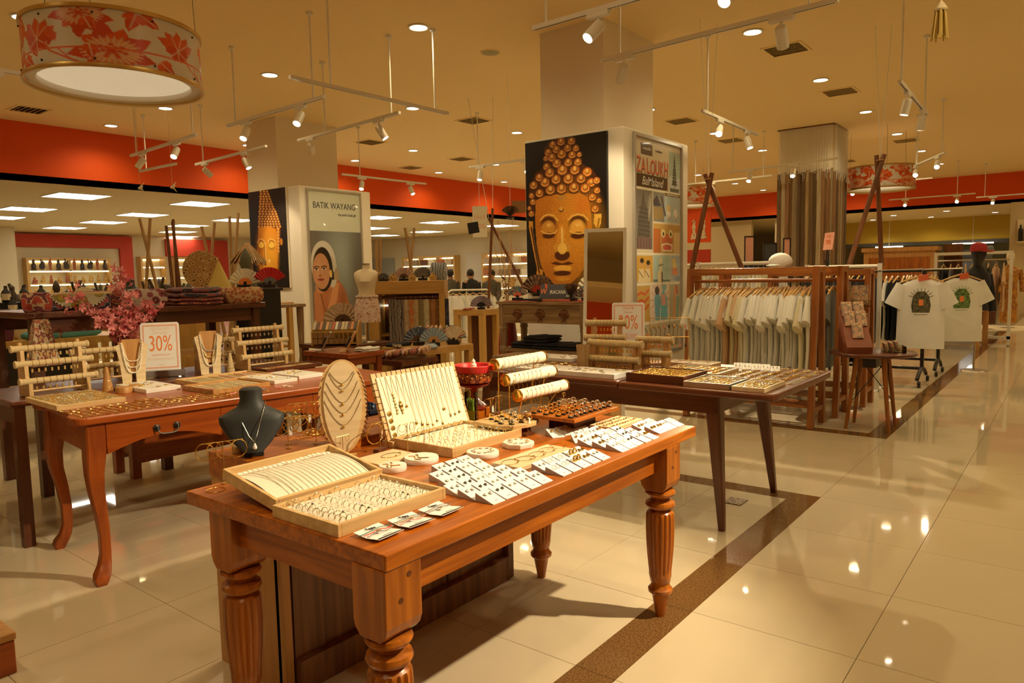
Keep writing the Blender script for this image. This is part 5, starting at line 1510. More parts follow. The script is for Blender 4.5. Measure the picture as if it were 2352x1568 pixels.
for i in range(6):
 for j in range(26):
  y = 1.285+.034*j
  x = -3.372+.11*(y-1.235)-.052*i-.02
  if i > 4 and y < 1.62 or (i > 3 and y > 1.95) or (i > 4 and y > 1.7): continue
  flat_chain((x, y, LZ+.0006), R(90)+random.uniform(-.25, .25), 'gilt chain by the left table edge, row %s, %s along' % (ORD[i], ORD[j]), 'chains laid along the left table edge', random.choice(['antique_gold', 'gold', 'gold']), .05, .006, .0019)
def cone(label, loc, r, h, m, nb):
 o = MB().lathe([(r, 0), (r*.97, .01), (.008, h-.004), (0, h)], 20).build('bracelet_cone', m, None, loc, smooth=True)
 tag(o, label, 'display cone')
 for i in range(nb):
  z = h*(.2+.25*i)
  b = MB().torus(r*(1-z/h)+.003, .0014, 18, 5, 0, T((0, 0, z), rx=.06)).build('bracelet', M['gold'], None, loc, smooth=True)
  tag(b, 'gold bracelet round the %s, %s from below' % (label, ORD[i]), 'bracelet')
cone('orange-brown wooden cone beside the wood blocks', (-4.06, 1.675, LZ), .028, .135, M['tan_wood'], 2)
cone('pale gold cone beside the far rack', (-4.25, 2.50, LZ), .026, .12, M['velvet_tan'], 1)
for i, (x, y, r) in enumerate(((-3.96, 1.715, .042), (-4.0, 1.79, .03))):
 o = MB().lathe([(r, 0), (r, .026), (r*.93, .03), (0, .03)], 24).build('wood_slice', M['tan_wood'], None, (x, y, LZ), smooth=True); tag(o, '%s orange wooden block beside the first necklace bust' % ('larger' if i == 0 else 'smaller'), 'wood block')
def wood_bust(label, loc, rz, h, strands):
 t = thing('necklace_bust', label, 'bust', loc, rz)
 X = T((0, 0, 0), ry=R(-10))
 for s in (-1, 1):
  MB().prism([(s*.012, .0), (s*.056, 0), (s*.066, h*.55), (s*.082, h*.86), (s*.045, h*.93), (s*.012, h*.35)][::s], -.008, .008, 0, X @ XY).build('shoulder_board', M['pale_pine'], t)
 MB().prism([(-.052, h*.95), (-.046, h), (.046, h), (.052, h*.95), (.012, h*.28), (-.012, h*.28)][::-1], -.016, -.008, 0, X @ XY).build('neck_board', M['tan_wood'], t)
 MB().box(-.05, .02, -.05, .05, 0, .008).build('foot', M['pale_pine'], t)
 X0 = Matrix.Translation(loc) @ Matrix.Rotation(rz, 4, 'Z') @ X
 for k, (dep, bead, mm) in enumerate(strands):
  nb = int(2.6*dep/bead*.9)+8
  o = None
  mb = MB()
  pts = []
  for q in range(nb+1):
   s = -1+2*q/nb
   y = .052*math.copysign(abs(s)**.6, s); z = h*.9-(dep+.0)*(1-abs(s)**2.2)
   pts.append((.0105+bead*.4, y, z))
  o = MB().tube(pts, bead*.28, 5).build('necklace', mm)
  o.matrix_world = X0
  tag(o, 'beaded necklace on the wooden bust %s, %s from the top' % ('left of the sale sign' if 'left' in label else 'right of the sale sign', ORD[k]), 'necklace')
  bm_ = MB()
  for p in pts[::1]: bm_.ball(p, bead*.55, 6, 4)
  bb = bm_.build('beads', mm, o, smooth=True); bb['kind'] = 'stuff'
M['bead_white'] = mat('bead_white', (0.85, 0.78, 0.64), 0.3)
M['bead_teal'] = pattern('bead_teal', [(0.12, 0.3, 0.32), (0.5, 0.4, 0.35), (0.25, 0.2, 0.18)], 'noise', 60, .3)
wood_bust('pale wooden necklace bust left of the sale sign hung with pearls', (-4.16, 1.86, LZ), R(-22), .265, [(.10, .006, M['bead_white']), (.135, .007, M['bead_white']), (.165, .009, M['bead_white'])])
wood_bust('pale wooden necklace bust right of the sale sign hung with teal beads', (-4.21, 2.345, LZ), R(-22), .275, [(.10, .007, M['bead_teal']), (.14, .007, M['antique_gold']), (.19, .009, M['bead_white'])])
# sale signs
def sale_sign(label, loc, rz, lines, base_h):
 t = thing('sale_sign', label, 'sign', loc, rz)
 MB().box(-.035, .035, -.13, .13, 0, base_h).build('acrylic_base', M['acrylic'], t)
 X = T((0, 0, base_h), ry=R(-8))
 MB().prism([(-.107, 0), (.107, 0), (.107, .278), (.098, .29), (-.098, .29), (-.107, .278)], -.003, .0, 0, X @ XY).build('panel', M['card'], t)
 for nm_, (y0, y1, z0, z1) in dict(a=(-.095, .095, .268, .276), b=(-.095, .095, .012, .020), c=(-.095, -.088, .02, .268), d=(.088, .095, .02, .268)).items():
  MB().box(.0002, .0009, y0, y1, z0, z1, 0, X).build('border', M['ink_pink'], t)
 Rm_ = (X @ Matrix(((0, 0, 1, 0), (1, 0, 0, 0), (0, 1, 0, 0), (0, 0, 0, 1)))).to_euler()
 for body, size, z, mm, sxx in lines:
  text(body, size, M[mm], t, X @ Vector((.0004, 0, z)), Rm_, 'lettering', sx=sxx, ext=.0004)
 return t
M['acrylic'] = clear_glass('acrylic', (0.88, 0.85, 0.76), .2)
M['ink_orange'] = mat('ink_orange', (0.86, 0.25, 0.06), 0.6)
M['ink_pale'] = mat('ink_pale', (0.86, 0.66, 0.52), 0.6)
sale_sign('bright white 30% sale sign with a pink border on the left table', (-4.37, 2.12, LZ), R(-30), [('YOGYA SALE', .022, .252, 'ink_pale', .8), ('Discount', .028, .228, 'ink_pale', .8), ('30%', .135, .158, 'ink_orange', .58), ('exclusive brand', .02, .094, 'ink_pink', .8), ('all selected items', .026, .070, 'ink_pale', .8), ('Yogya', .018, .034, 'ink_pale', .8)], .045)
# trays of necklaces towards the far end
for k, (x0, y0, sx_, sy_, lab, mm) in enumerate(((-4.045, 2.03, .27, .46, 'open pale wooden tray of bead strands behind the lower tray', 'pine'), (-3.765, 1.93, .31, .33, 'open orange-brown tray of long strands on the left table', 'tan_wood'), (-4.12, 2.57, .16, .42, 'long dark tray of chains below the far bracelet rack', 'dark_wood'))):
 tray('jewellery_tray', lab, 'tray', (x0, y0, LZ), sx_, sy_, .024, .007, M[mm], M['velvet_tan'], depth=.014)
 for i in range(int(sy_/.034)):
  flat_chain((x0+sx_/2, y0+.03+(sy_-.05)*i/int(sy_/.034), LZ+.0148), R(90)+random.uniform(-.08, .08), 'strand in the %s, %s from the near end' % (' '.join(lab.split(' ')[:4])+' tray' if k < 1 else ' '.join(lab.split(' ')[:3]), ORD[i]), 'strands laid in the left table trays', random.choice(['bead_white', 'antique_gold', 'silver', 'thread_pink']), sx_-.05, .002, .003)
def slab(label, x0, x1, y0, y1, h, m, cnt, z=LZ, short=''):
 o = MB().box(x0, x1, y0, y1, z, z+h).build('display_slab', M[m], bevel=.002); tag(o, label, 'display plate')
 for i in range(cnt):
  x, y = x0+.03+(x1-x0-.06)*random.random(), y0+.03+(y1-y0-.06)*(i+.5)/cnt
  little_earring((x, y, z+h+.001), i, short or label.split(' of')[0], 'earrings on marble slabs', random.choice(['silver', 'antique_gold']), 1.8)
slab('white marble slab of silver earrings left of the trays', -4.15, -3.80, 1.755, 1.94, .022, 'marble', 10, LZ, 'slab left of the trays')
slab('grey-white marble slab of silver hoops beside the strand tray', -3.84, -3.49, 2.31, 2.46, .02, 'marble', 9, LZ, 'slab beside the strand tray')
slab('small grey-white marble slab of hoops at the far end', -3.84, -3.53, 2.50, 2.68, .02, 'marble', 8, LZ, 'small slab at the far end')
for i, (x, y, mm) in enumerate(((-3.39, 2.0, 'thread_pink'), (-3.40, 2.06, 'thread_pink'), (-3.35, 2.12, 'bead_teal'), (-3.38, 2.17, 'bead_teal'), (-3.34, 2.24, 'thread_pink'), (-3.36, 2.30, 'bead_white'))):
 flat_chain((x, y, LZ+.001), R(20+20*i), 'loose %s bead bracelet on the table edge, %s from the near end' % ({'thread_pink': 'pink', 'bead_teal': 'teal', 'bead_white': 'white'}[mm], ORD[i]), 'loose bead bracelets', mm, .06, .006, .0035)
# ---- things under and left of the left table
bn = thing('bench', 'low red-brown bench with square legs standing behind the left table', 'bench', (-5.2, 2.6, 0))
for x in (-.11, .145):
 for y in (-.37, .75):
  MB().box(x-.028, x+.028, y-.028, y+.028, 0, .46).build('leg', M['red_wood_z'], bn)
MB().box(.13, .155, -.34, .72, .10, .30).build('front_board', M['red_wood'], bn)
MB().box(-.11, .145, -.365, -.345, .16, .21).build('rail', M['red_wood_z'], bn)
MB().box(-.16, .03, -.42, .80, .46, .49).build('seat', M['red_wood'], bn)
tt = thing('display_table', 'tall dark brown table piled with folded ethnic textiles behind the sale sign', 'table', (-5.45, 2.5, 0))
MB().box(-.40, .40, -.85, .80, 1.125, 1.165).build('tabletop', M['dark_wood'], tt, bevel=.006)
MB().box(.32, .345, -.80, .75, 1.03, 1.125).build('apron', M['dark_wood_y'], tt)
MB().box(-.345, -.32, -.80, .75, 1.03, 1.125).build('apron', M['dark_wood_y'], tt)
for x in (-.33, .33):
 for y in (-.79, -.02, .74):
  MB().box(x-.03, x+.03, y-.03, y+.03, .0, 1.125).build('leg', M['dark_wood_z'], tt)
TTZ = 1.165
M['tex_mandala'] = pattern('tex_mandala', [(0.05, 0.03, 0.02), (0.45, 0.36, 0.03), (0.3, 0.25, 0.06), (0.55, 0.5, 0.35)], 'voronoi', 16)
M['tex_maroon'] = pattern('tex_maroon', [(0.5, 0.4, 0.16), (0.12, 0.02, 0.03), (0.3, 0.08, 0.1), (0.55, 0.45, 0.4)], 'voronoi', 20)
M['tex_navy'] = pattern('tex_navy', [(0.03, 0.03, 0.05), (0.32, 0.28, 0.27), (0.10, 0.07, 0.12), (0.4, 0.1, 0.1)], 'wave', 14)
M['tex_red'] = pattern('tex_red', [(0.38, 0.05, 0.03), (0.5, 0.35, 0.2), (0.15, 0.03, 0.04)], 'wave', 18)
M['tex_orange'] = pattern('tex_orange', [(0.5, 0.2, 0.07), (0.36, 0.09, 0.04), (0.55, 0.36, 0.18)], 'voronoi', 38)
M['tex_bead'] = mat('tex_bead', (0.75, 0.7, 0.6), 0.4)
def folded(name, label, cat, loc, rz, sx_, sy_, h, m, n_=1, puff=.3):
 """soft folded cloth: pillowy block"""
 mb = MB()
 hh = h/n_
 for k in range(n_):
  rings = []
  for q in range(7):
   z = hh*q/6
   e = 1-.10*abs(q/6-.5)**2*4*(1-puff)-.0
   g = 1-.16*(abs(2*q/6-1)**3)
   rings.append([(sx_/2*g*a+.004*math.sin(7*b+k), sy_/2*g*b+.004*math.cos(5*a+k), z+hh*k+.004*math.sin(4*a+3*b)*(1 if q not in (0,) else 0)) for a, b in
        [(1, -.92), (1, -.3), (1, .3), (1, .92), (.92, 1), (.3, 1), (-.3, 1), (-.92, 1), (-1, .92), (-1, .3), (-1, -.3), (-1, -.92), (-.92, -1), (-.3, -1), (.3, -1), (.92, -1)]])
  mb.loft(rings)
 o = mb.build(name, m, None, loc, rz, smooth=True)
 tag(o, label, cat)
 return o
pu = thing('embroidered_pouch', 'black folding pouch with a yellow mandala flap and white beading', 'bag', (-5.21, 2.0, TTZ), R(-10))
MB().box(-.05, .05, -.19, .19, 0, .10).build('body', M['tex_navy'], pu, bevel=.02)
MB().box(-.052, .056, -.2, .2, .098, .115).build('top_edge', M['velvet_tan'], pu, bevel=.004)
fl = [(.15*math.cos(PI+PI*i/16), .10+.085*math.sin(PI+PI*i/16)) for i in range(17)]
MB().prism(fl, .051, .06, 0, XY).build('flap', M['tex_mandala'], pu)
for i in range(19):
 a = PI+PI*i/18
 o = MB().ball((.058, .155*math.cos(a), .10+.088*math.sin(a)), .007, 6, 4).build('bead', M['tex_bead'], pu, smooth=True)
folded('purse', 'small purse with pink and grey embroidery at the near corner of the tall table', 'bag', (-5.14, 1.74, TTZ), R(-20), .10, .16, .12, M['tex_red'], 1)
folded('purse', 'maroon purse printed with cream and olive rosettes', 'bag', (-5.17, 2.42, TTZ), R(-8), .14, .26, .125, M['tex_maroon'], 1)
folded('textile', 'folded red striped textile under the navy one on the tall table', 'textile', (-5.17, 2.78, TTZ), R(-4), .26, .33, .05, M['tex_red'], 2)
folded('textile', 'folded navy and cream striped textile on top of the red one', 'textile', (-5.17, 2.78, TTZ+.054), R(-4), .25, .31, .075, M['tex_navy'], 2)
folded('cushion', 'orange diamond-woven cushion at the far end of the tall table', 'cushion', (-5.15, 3.13, TTZ), R(-4), .24, .30, .12, M['tex_orange'], 1)
folded('textile', 'rolled red textile laid behind the pouches on the tall table', 'textile', (-5.45, 2.4, TTZ), R(-4), .16, .9, .115, M['tex_red'], 1)
folded('textile', 'pale tan textile laid behind the orange cushion', 'textile', (-5.50, 3.07, TTZ), R(4), .22, .36, .10, M['velvet_tan'], 2)
# pink blossoms in a woven vase
bs = thing('blossom_branch', 'branches of pink cherry blossom in a dark woven vase behind the sale sign', 'plant', (-4.62, 2.05, .757))
M['weave'] = pattern('weave', [(0.03, 0.02, 0.012), (0.2, 0.12, 0.06), (0.35, 0.25, 0.14)], 'voronoi', 55)
M['petal'] = mat('petal', (0.80, 0.26, 0.26), 0.7, var=.35, vscale=9)
M['petal_deep'] = mat('petal_deep', (0.62, 0.11, 0.14), 0.7)
MB().lathe([(.045, 0), (.06, .05), (.062, .15), (.05, .2), (.052, .215)], 20).build('vase', M['weave'], bs, smooth=True)
pet = MB()
for i in range(5):
 a = 2*PI*i/5
 pet.add([(0, 0, 0), (.011*math.cos(a-.5), .011*math.sin(a-.5), .006), (.019*math.cos(a), .019*math.sin(a), .010), (.011*math.cos(a+.5), .011*math.sin(a+.5), .006)], [(0, 1, 2, 3)])
pet.ball((0, 0, .003), .003, 6, 4)
PME = pet.mesh('blossom', M['petal']); PME2 = pet.mesh('blossom', M['petal_deep'])
br = [((0, 0, .21), (-.05, -.12, .38), (-.10, -.28, .50)), ((0, 0, .21), (-.02, .02, .42), (-.10, .02, .62)), ((0, 0, .21), (.0, -.06, .36), (.03, -.16, .36)), ((0, 0, .21), (.02, .06, .34), (0, .14, .42)), ((0, 0, .21), (.03, -.02, .30), (.06, -.05, .22))]
cnt = [40, 56, 56, 50, 30]
for b_, k in zip(br, cnt):
 pts = []
 for q in range(9):
  t_ = q/8
  pts.append(Vector(b_[0])*(1-t_)**2+Vector(b_[1])*2*t_*(1-t_)+Vector(b_[2])*t_*t_)
 MB().tube(pts, [.005*(1-.07*i) for i in range(9)], 5).build('branch', M['dark_wood_z'], bs, smooth=True)
 for i in range(k):
  p = pts[random.randint(2, 8)]
  o = bpy.data.objects.new('blossom', PME if random.random() < .8 else PME2); COL.objects.link(o); o.parent = bs
  o.location = p+Vector((random.gauss(0, .03), random.gauss(0, .04), random.gauss(0, .038)))
  o.rotation_euler = (random.uniform(0, 2.4), random.uniform(-1, 1), random.uniform(0, 6))
  sc_ = random.uniform(1.1, 1.9); o.scale = (sc_, sc_, sc_)
# far-left goods: purse rack, flowered cushion, woven bag, black stool, red box
lr = thing('accessory_rack', 'dark wooden rack of hanging straps and tags at the left picture edge', 'rack', (-4.95, .94, 0), 0)
MB().box(-.28, .28, -.45, .32, .50, .54).build('lower_shelf', M['red_wood'], lr)
MB().box(-.30, .30, -.47, .34, .985, 1.02).build('tabletop', M['dark_wood'], lr)
for x in (-.27, .27):
 for y in (-.43, .30):
  MB().box(x-.025, x+.025, y-.025, y+.025, 0, .985).build('leg', M['red_wood_z'], lr)
for zz, rr_ in ((.885, .018), (.80, .008)):
 MB().cyl(rr_, -.44, .36, 12, 0, T((.31, 0, zz), rx=R(-90))).build('hanging_bar', M['bamboo'], lr, smooth=True)
for i in range(7):
 y = -.2+.075*i
 o = MB().tube([(0, -.015, -.22), (0, -.013, -.02), (0, 0, .021), (0, .013, -.02), (0, .015, -.24)], .012 if i % 2 else .006, 6).build('strap', M['tex_bead'] if i % 2 else M['tex_red'], None, (-4.64, 1.0+y, .885), smooth=True)
 tag(o, '%s woven strap looped over the rack bar at the left, %s from the near end' % ('cream' if i % 2 else 'red', ORD[i]), 'strap', 'straps on the left rack')
 MB().box(.008, .010, -.012, .012, -.30, -.26).build('price_tag', M['white'], o)
cu = folded('cushion', 'white tufted cushion with pink flowers at the left picture edge', 'cushion', (-5.0, 1.10, 1.02), R(15), .42, .5, .21, M['white'], 1)
cu['category'] = 'cushion'
M['flower_pink'] = mat('flower_pink', (0.72, 0.16, 0.16), 0.95, bump=.5, bscale=90)
for x, y, z, r in ((.16, -.02, .17, .05), (.205, .17, .09, .05), (.05, -.12, .205, .05)):
 MB().ball((x, y, z), (.05, r, r*.8), 10, 6).build('flower_patch', M['flower_pink'], cu, smooth=True)
sk = thing('drum_stool', 'black cylindrical stool with a grey top under the left picture edge', 'stool', (-4.24, 1.02, 0))
MB().lathe([(.125, 0), (.13, .01), (.13, .285), (.122, .29)], 32).build('body', M['black'], sk, smooth=True)
MB().lathe([(.122, .29), (.12, .30), (0, .30)], 32).build('seat', mat('stool_top', (0.25, 0.2, 0.13), .4), sk, smooth=True)
ls = thing('side_table', 'red-brown square-legged side table holding a woven bag at the left', 'table', (-5.02, 1.02, 0))
for x in (-.16, .17):
 for y in (-.18, .18):
  MB().box(x-.03, x+.03, y-.03, y+.03, 0, .42).build('leg', M['red_wood_z'], ls)
MB().box(-.20, .21, -.22, .22, .42, .45).build('tabletop', M['red_wood'], ls)
MB().box(.15, .175, -.16, .16, .10, .16).build('rail', M['red_wood'], ls)
wb = thing('woven_bag', 'round cream woven bag with a green and red flower beneath the left rack', 'bag', (-4.60, 1.02, .30))
M['weave_cream'] = pattern('weave_cream', [(0.5, 0.36, 0.2), (0.7, 0.55, 0.36), (0.35, 0.22, 0.1)], 'voronoi', 50)
MB().ball((0, 0, .0), (.06, .16, .13), 20, 10, 0).build('body', M['weave_cream'], wb, smooth=True)
MB().ball((.03, .03, -.01), (.035, .07, .06), 12, 6).build('green_flower', mat('yarn_green', (0.25, 0.3, 0.05), .9), wb, smooth=True)
MB().ball((.055, .03, -.01), (.02, .025, .022), 10, 5).build('red_centre', M['flower_pink'], wb, smooth=True)
MB().tube([(0, -.1, .10), (0, -.09, .3), (0, 0, .39), (0, .09, .3), (0, .1, .10)], .008, 6).build('handle', M['tan_wood'], wb, smooth=True)
rbx = thing('wooden_chest', 'dark red lidded box cut off by the lower left picture edge', 'box', (-2.98, .745, 0), R(0))
MB().box(-.22, .135, -.35, .07, 0, .118).build('body', M['red_wood'], rbx, bevel=.004)
MB().box(-.225, .14, -.355, .075, .12, .146).build('lid', M['tan_wood'], rbx, bevel=.004)
MB().box(.02, .08, -.06, -.02, .146, .149).build('green_label', mat('label_green', (0.02, 0.12, 0.09), .5), rbx)
# ================================================================ MIDDLE OF THE SHOP
M['yellow_wood'] = wood('yellow_wood', (0.50, 0.28, 0.07), (0.60, 0.36, 0.10), 'z', 0.4, bump=0)
M['yellow_wood_x'] = wood('yellow_wood_x', (0.46, 0.24, 0.06), (0.56, 0.32, 0.09), 'x', 0.4, bump=0)
M['cloth_white'] = mat('cloth_white', (0.80, 0.78, 0.72), 0.9)
M['cloth_cream'] = mat('cloth_cream', (0.70, 0.62, 0.42), 0.9)
M['skin'] = mat('skin', (0.42, 0.22, 0.13), 0.55)
M['hair'] = mat('hair', (0.012, 0.009, 0.008), 0.4)
M['brown_card'] = mat('brown_card', (0.30, 0.15, 0.05), 0.7)
M['fan_guard'] = mat('fan_guard', (0.10, 0.045, 0.02), 0.5)
def fan(label, loc, rz, r, m, guard='fan_guard', tilt=0, spread=170, z0=0):
 """open pleated hand fan standing on its rivet; opens in the local y-z plane, faces local +x"""
 t = thing('hand_fan', label, 'fan', loc, rz, rot=(0, tilt, rz))
 n_ = 22; a0 = R(90-spread/2); a1 = R(90+spread/2)
 vs = []; fs = []
 for i in range(n_+1):
  a = a0+(a1-a0)*i/n_
  px_ = .008 if i % 2 else -.004
  for q in (.42, 1.0):
   vs.append((px_*q, r*q*math.cos(a), r*q*math.sin(a)))
 for i in range(n_): fs.append((2*i, 2*i+1, 2*i+3, 2*i+2))
 MB().add(vs, fs).build('leaf', M[m], t, solid=.002)
 pts = [(0, 0)]+[(r*.43*math.cos(a0+(a1-a0)*i/12), r*.43*math.sin(a0+(a1-a0)*i/12)) for i in range(13)]
 MB().prism(pts, -.005, .005, 0, XY).build('guard', M[guard], t)
 MB().box(-.03, .03, -.05, .05, -.03, -.002).box(-.008, .008, -.012, .012, -.006, r*.2).build('stand', M['black'], t)
 return t
def four_legs(t, x0, x1, y0, y1, z, s, m):
 for x in (x0, x1):
  for y in (y0, y1):
   MB().box(x-s, x+s, y-s, y+s, 0, z).build('leg', m, t)
# small red-brown table with two menu holders
mt = thing('side_table', 'small red-brown table with two tilted display stands behind the oval easel', 'table', (-4.41, 3.53, 0))
MB().box(-.27, .265, -.17, .18, .755, .79).build('tabletop', M['red_wood'], mt, bevel=.004)
MB().box(-.24, .235, -.15, -.13, .70, .755).build('apron', M['red_wood'], mt); MB().box(.215, .235, -.13, .15, .70, .755).build('apron', M['red_wood'], mt)
four_legs(mt, -.225, .222, -.135, .145, .755, .022, M['red_wood_z'])
for k, (x, y, wd, mm, lab) in enumerate(((-4.56, 3.45, .17, 'steel', 'grey slanted display stand on the small red-brown table, left of two'), (-4.36, 3.52, .24, 'tan_wood', 'brown wooden slanted display stand on the small red-brown table'))):
 s_ = thing('display_stand', lab, 'display stand', (x, y, .79), R(-130))
 X = T((0, 0, .01), ry=R(-28))
 MB().box(-.006, .006, -wd/2, wd/2, 0, .15, 0, X).build('panel', M[mm], s_, bevel=.004)
 MB().box(-.0, .05, -wd/2, wd/2, 0, .008).build('foot', M[mm], s_)
 MB().box(.008, .02, -.05, .05, .02, .10, 0, X).build('bracket', M['black'], s_)
folded('textile', 'small stack of white folded cloths on the red-brown table', 'textile', (-4.22, 3.60, .79), R(20), .14, .15, .03, M['cloth_white'], 2)
lo = thing('side_table', 'low red-brown stool-height table in front of the folded batik stack', 'table', (-3.95, 3.36, 0))
MB().box(-.14, .14, -.15, .15, .555, .585).build('tabletop', M['red_wood'], lo)
four_legs(lo, -.11, .11, -.12, .12, .555, .018, M['red_wood_z'])
for i in range(3):
 flat_chain((-3.97+.05*i, 3.34, .586), R(80), 'red bead strand on the low stool-height table, %s of three' % ORD[i], 'strands on the low table', 'thread_pink', .16, .003, .004)
bd_ = thing('handbag', 'dark blue beaded bag standing behind the necklace board', 'bag', (-3.62, 3.15, .585-.585+.45))
MB().box(-.05, .05, -.10, .10, 0, .17).build('body', mat('navy_bag', (0.02, 0.035, 0.07), .5), bd_, bevel=.03)
kb2 = MB().ball((0, 0, 0), .011, 8, 5).mesh('bead', mat('blue_bead', (0.15, 0.25, 0.4), .25), True)
for i in range(12):
 a = PI*i/11
 o = bpy.data.objects.new('bead', kb2); COL.objects.link(o); o.parent = bd_; o.location = (.055, .075*math.cos(a), .06+.085*math.sin(a))
pd = thing('plinth', 'low black plinth between the tables holding the beaded bag', 'plinth', (-3.62, 3.15, 0))
MB().box(-.16, .16, -.2, .2, 0, .43).build('body', M['black'], pd); MB().box(-.17, .17, -.21, .21, .43, .449).build('top', M['dark_wood'], pd)
o = MB().lathe([(0, 0), (.035, .01), (.05, .04), (.02, .07), (0, .075)], 14).build('teal_box', mat('teal', (0.05, 0.3, 0.33), .3), None, (-3.60, 3.30, .45), smooth=True); tag(o, 'small turquoise trinket beside the dark beaded bag', 'ornament')
fo = thing('potted_plant', 'small leafy plant with pale green blades behind the necklace board', 'plant', (-3.22, 3.17, 0))
MB().lathe([(.06, 0), (.07, .02), (.075, .5), (.07, .52)], 16).build('pot', M['weave'], fo, smooth=True)
M['leaf'] = mat('leaf', (0.16, 0.17, 0.03), .5)
for i in range(22):
 a = i*2.4; l = random.uniform(.12, .24)
 MB().prism([(0, -.008), (.5*l, -.016), (l, 0), (.5*l, .016), (0, .008)], 0, .002, 0, T((.01*math.cos(a), .01*math.sin(a), .5+.01*(i % 5)), ry=-R(random.uniform(25, 75)), rz=a)).build('leaf', M['leaf'], fo)
# folded batik stack on its table
bt_ = thing('display_table', 'small dark table stacked with folded red batik cloths', 'table', (-4.3, 4.0, 0))
MB().box(-.22, .26, -.22, .18, .66, .70).build('tabletop', M['dark_wood'], bt_); four_legs(bt_, -.19, .22, -.19, .15, .66, .02, M['dark_wood_z'])
M['tex_batik'] = pattern('tex_batik', [(0.45, 0.14, 0.08), (0.62, 0.5, 0.33), (0.25, 0.07, 0.05), (0.5, 0.3, 0.12)], 'noise', 26)
for i in range(6):
 folded('textile', 'folded red and cream batik cloth in an overlapping row, %s from the left' % ORD[i], 'textile', (-4.36+.07*i-.03, 3.93+.02*i, .70+.010*i), R(35), .05, .30, .045, M['tex_batik'] if i % 2 else M['tex_red'], 1)['group'] = 'overlapping batik cloths'
# card rack, torso, fan in front of the batik poster
sb = thing('display_table', 'dark table carrying the swatch rack before the batik poster', 'table', (-5.75, 4.66, 0))
MB().box(-.35, .35, -.32, .35, .665, .70).build('tabletop', M['dark_wood'], sb); four_legs(sb, -.31, .31, -.28, .31, .665, .025, M['dark_wood_z'])
cr = thing('card_rack', 'light wooden rack with slots and a sloping row of colourful swatches', 'rack', (-5.66, 4.46, .70), R(-38), rot=(0, 0, R(-52)))
W2 = .215
for s in (-1, 1):
 MB().prism([(.10, 0), (.10, .13), (.0, .22), (-.08, .235), (-.10, .2), (-.10, 0)], s*W2-.006, s*W2+.006, 0, Matrix(((1, 0, 0, 0), (0, 0, 1, 0), (0, 1, 0, 0), (0, 0, 0, 1)))).build('side_panel', M['yellow_wood'], cr)
MB().box(-.10, -.09, -W2, W2, 0, .22).build('back_panel', M['yellow_wood'], cr); MB().box(-.10, .10, -W2, W2, .015, .025).build('shelf', M['yellow_wood'], cr); MB().box(.085, .10, -W2, W2, .125, .14).build('front_rail', M['yellow_wood'], cr)
for i in range(9): MB().box(-.09, .095, -W2+.043*(i+1)-.003, -W2+.043*(i+1)+.003, .025, .128).build('divider', M['yellow_wood'], cr)
swc = [(0.55, 0.5, 0.4), (0.2, 0.1, 0.06), (0.6, 0.25, 0.12), (0.1, 0.08, 0.07), (0.65, 0.4, 0.2), (0.3, 0.2, 0.15), (0.5, 0.12, 0.07), (0.7, 0.66, 0.6), (0.15, 0.1, 0.12), (0.6, 0.5, 0.3)]
for i in range(14):
 MB().box(-.052, .052, -.012, .012, 0, .004, 0, T((.045, -W2+.018+.0302*i, .187), ry=R(41))).build('swatch', mat('swatch', swc[i % 10], .5), cr)
for j in range(2):
 for i in range(7 if j == 0 else 4):
  MB().box(.10, .118, -W2+.012+.052*i, -W2+.056+.052*i, .02+.055*j, .068+.055*j).build('coaster', M['brown_card'], cr)
mn = thing('mannequin_torso', 'small cream mannequin torso wrapped in a pink patterned sarong', 'mannequin', (-5.62, 4.82, .70), R(-52))
def ring_(cx_, cy_, z, a, b, n_=18): return [(cx_+a*math.cos(2*PI*i/n_), cy_+b*math.sin(2*PI*i/n_), z) for i in range(n_)]
M['ivory'] = mat('ivory', (0.78, 0.66, 0.45), .5)
MB().loft([ring_(0, 0, .44, .072, .092), ring_(0, 0, .50, .06, .078), ring_(.005, 0, .55, .066, .088), ring_(.018, 0, .605, .08, .102), ring_(.01, 0, .65, .07, .118), ring_(-.005, 0, .69, .055, .122), ring_(-.01, 0, .715, .045, .085), ring_(-.01, 0, .73, .034, .04), ring_(-.01, 0, .77, .032, .034)]).build('torso', M['ivory'], mn, smooth=True)
MB().lathe([(.036, 0), (.038, .012), (0, .018)], 16, 0, T((-.01, 0, .77))).build('neck_cap', M['steel'], mn, smooth=True)
M['tex_sarong'] = pattern('tex_sarong', [(0.66, 0.42, 0.36), (0.75, 0.62, 0.5), (0.5, 0.22, 0.18)], 'noise', 30)
MB().loft([ring_(0, 0, .20, .105, .13), ring_(0, 0, .30, .10, .128), ring_(0, 0, .40, .092, .115), ring_(0, 0, .455, .08, .10)]).build('sarong', M['tex_sarong'], mn, smooth=True)
MB().torus(.095, .012, 20, 8, 0, T((0, 0, .455), s=(.9, 1.1, 1))).build('waist_roll', M['tex_sarong'], mn, smooth=True)
MB().cyl(.012, .012, .22, 10).lathe([(.09, 0), (.085, .012), (0, .014)], 20).build('stand', M['steel'], mn, smooth=True)
M['fan_beige'] = pattern('fan_beige', [(0.50, 0.34, 0.2), (0.62, 0.46, 0.3), (0.42, 0.26, 0.15)], 'noise', 30)
fan('large beige lace fan standing in front of the lady poster', (-5.86, 4.70, .895), R(-50), .20, 'fan_beige', 'fan_guard')
o = MB().box(-.12, .12, -.18, .18, 0, .16).build('riser_box', M['yellow_wood'], None, (-5.98, 4.74, .70), R(-50)); tag(o, 'yellow wooden box under the large beige fan', 'box')
oc = thing('carved_console', 'whitewashed old carved console standing before the left column', 'table', (-6.55, 4.35, 0))
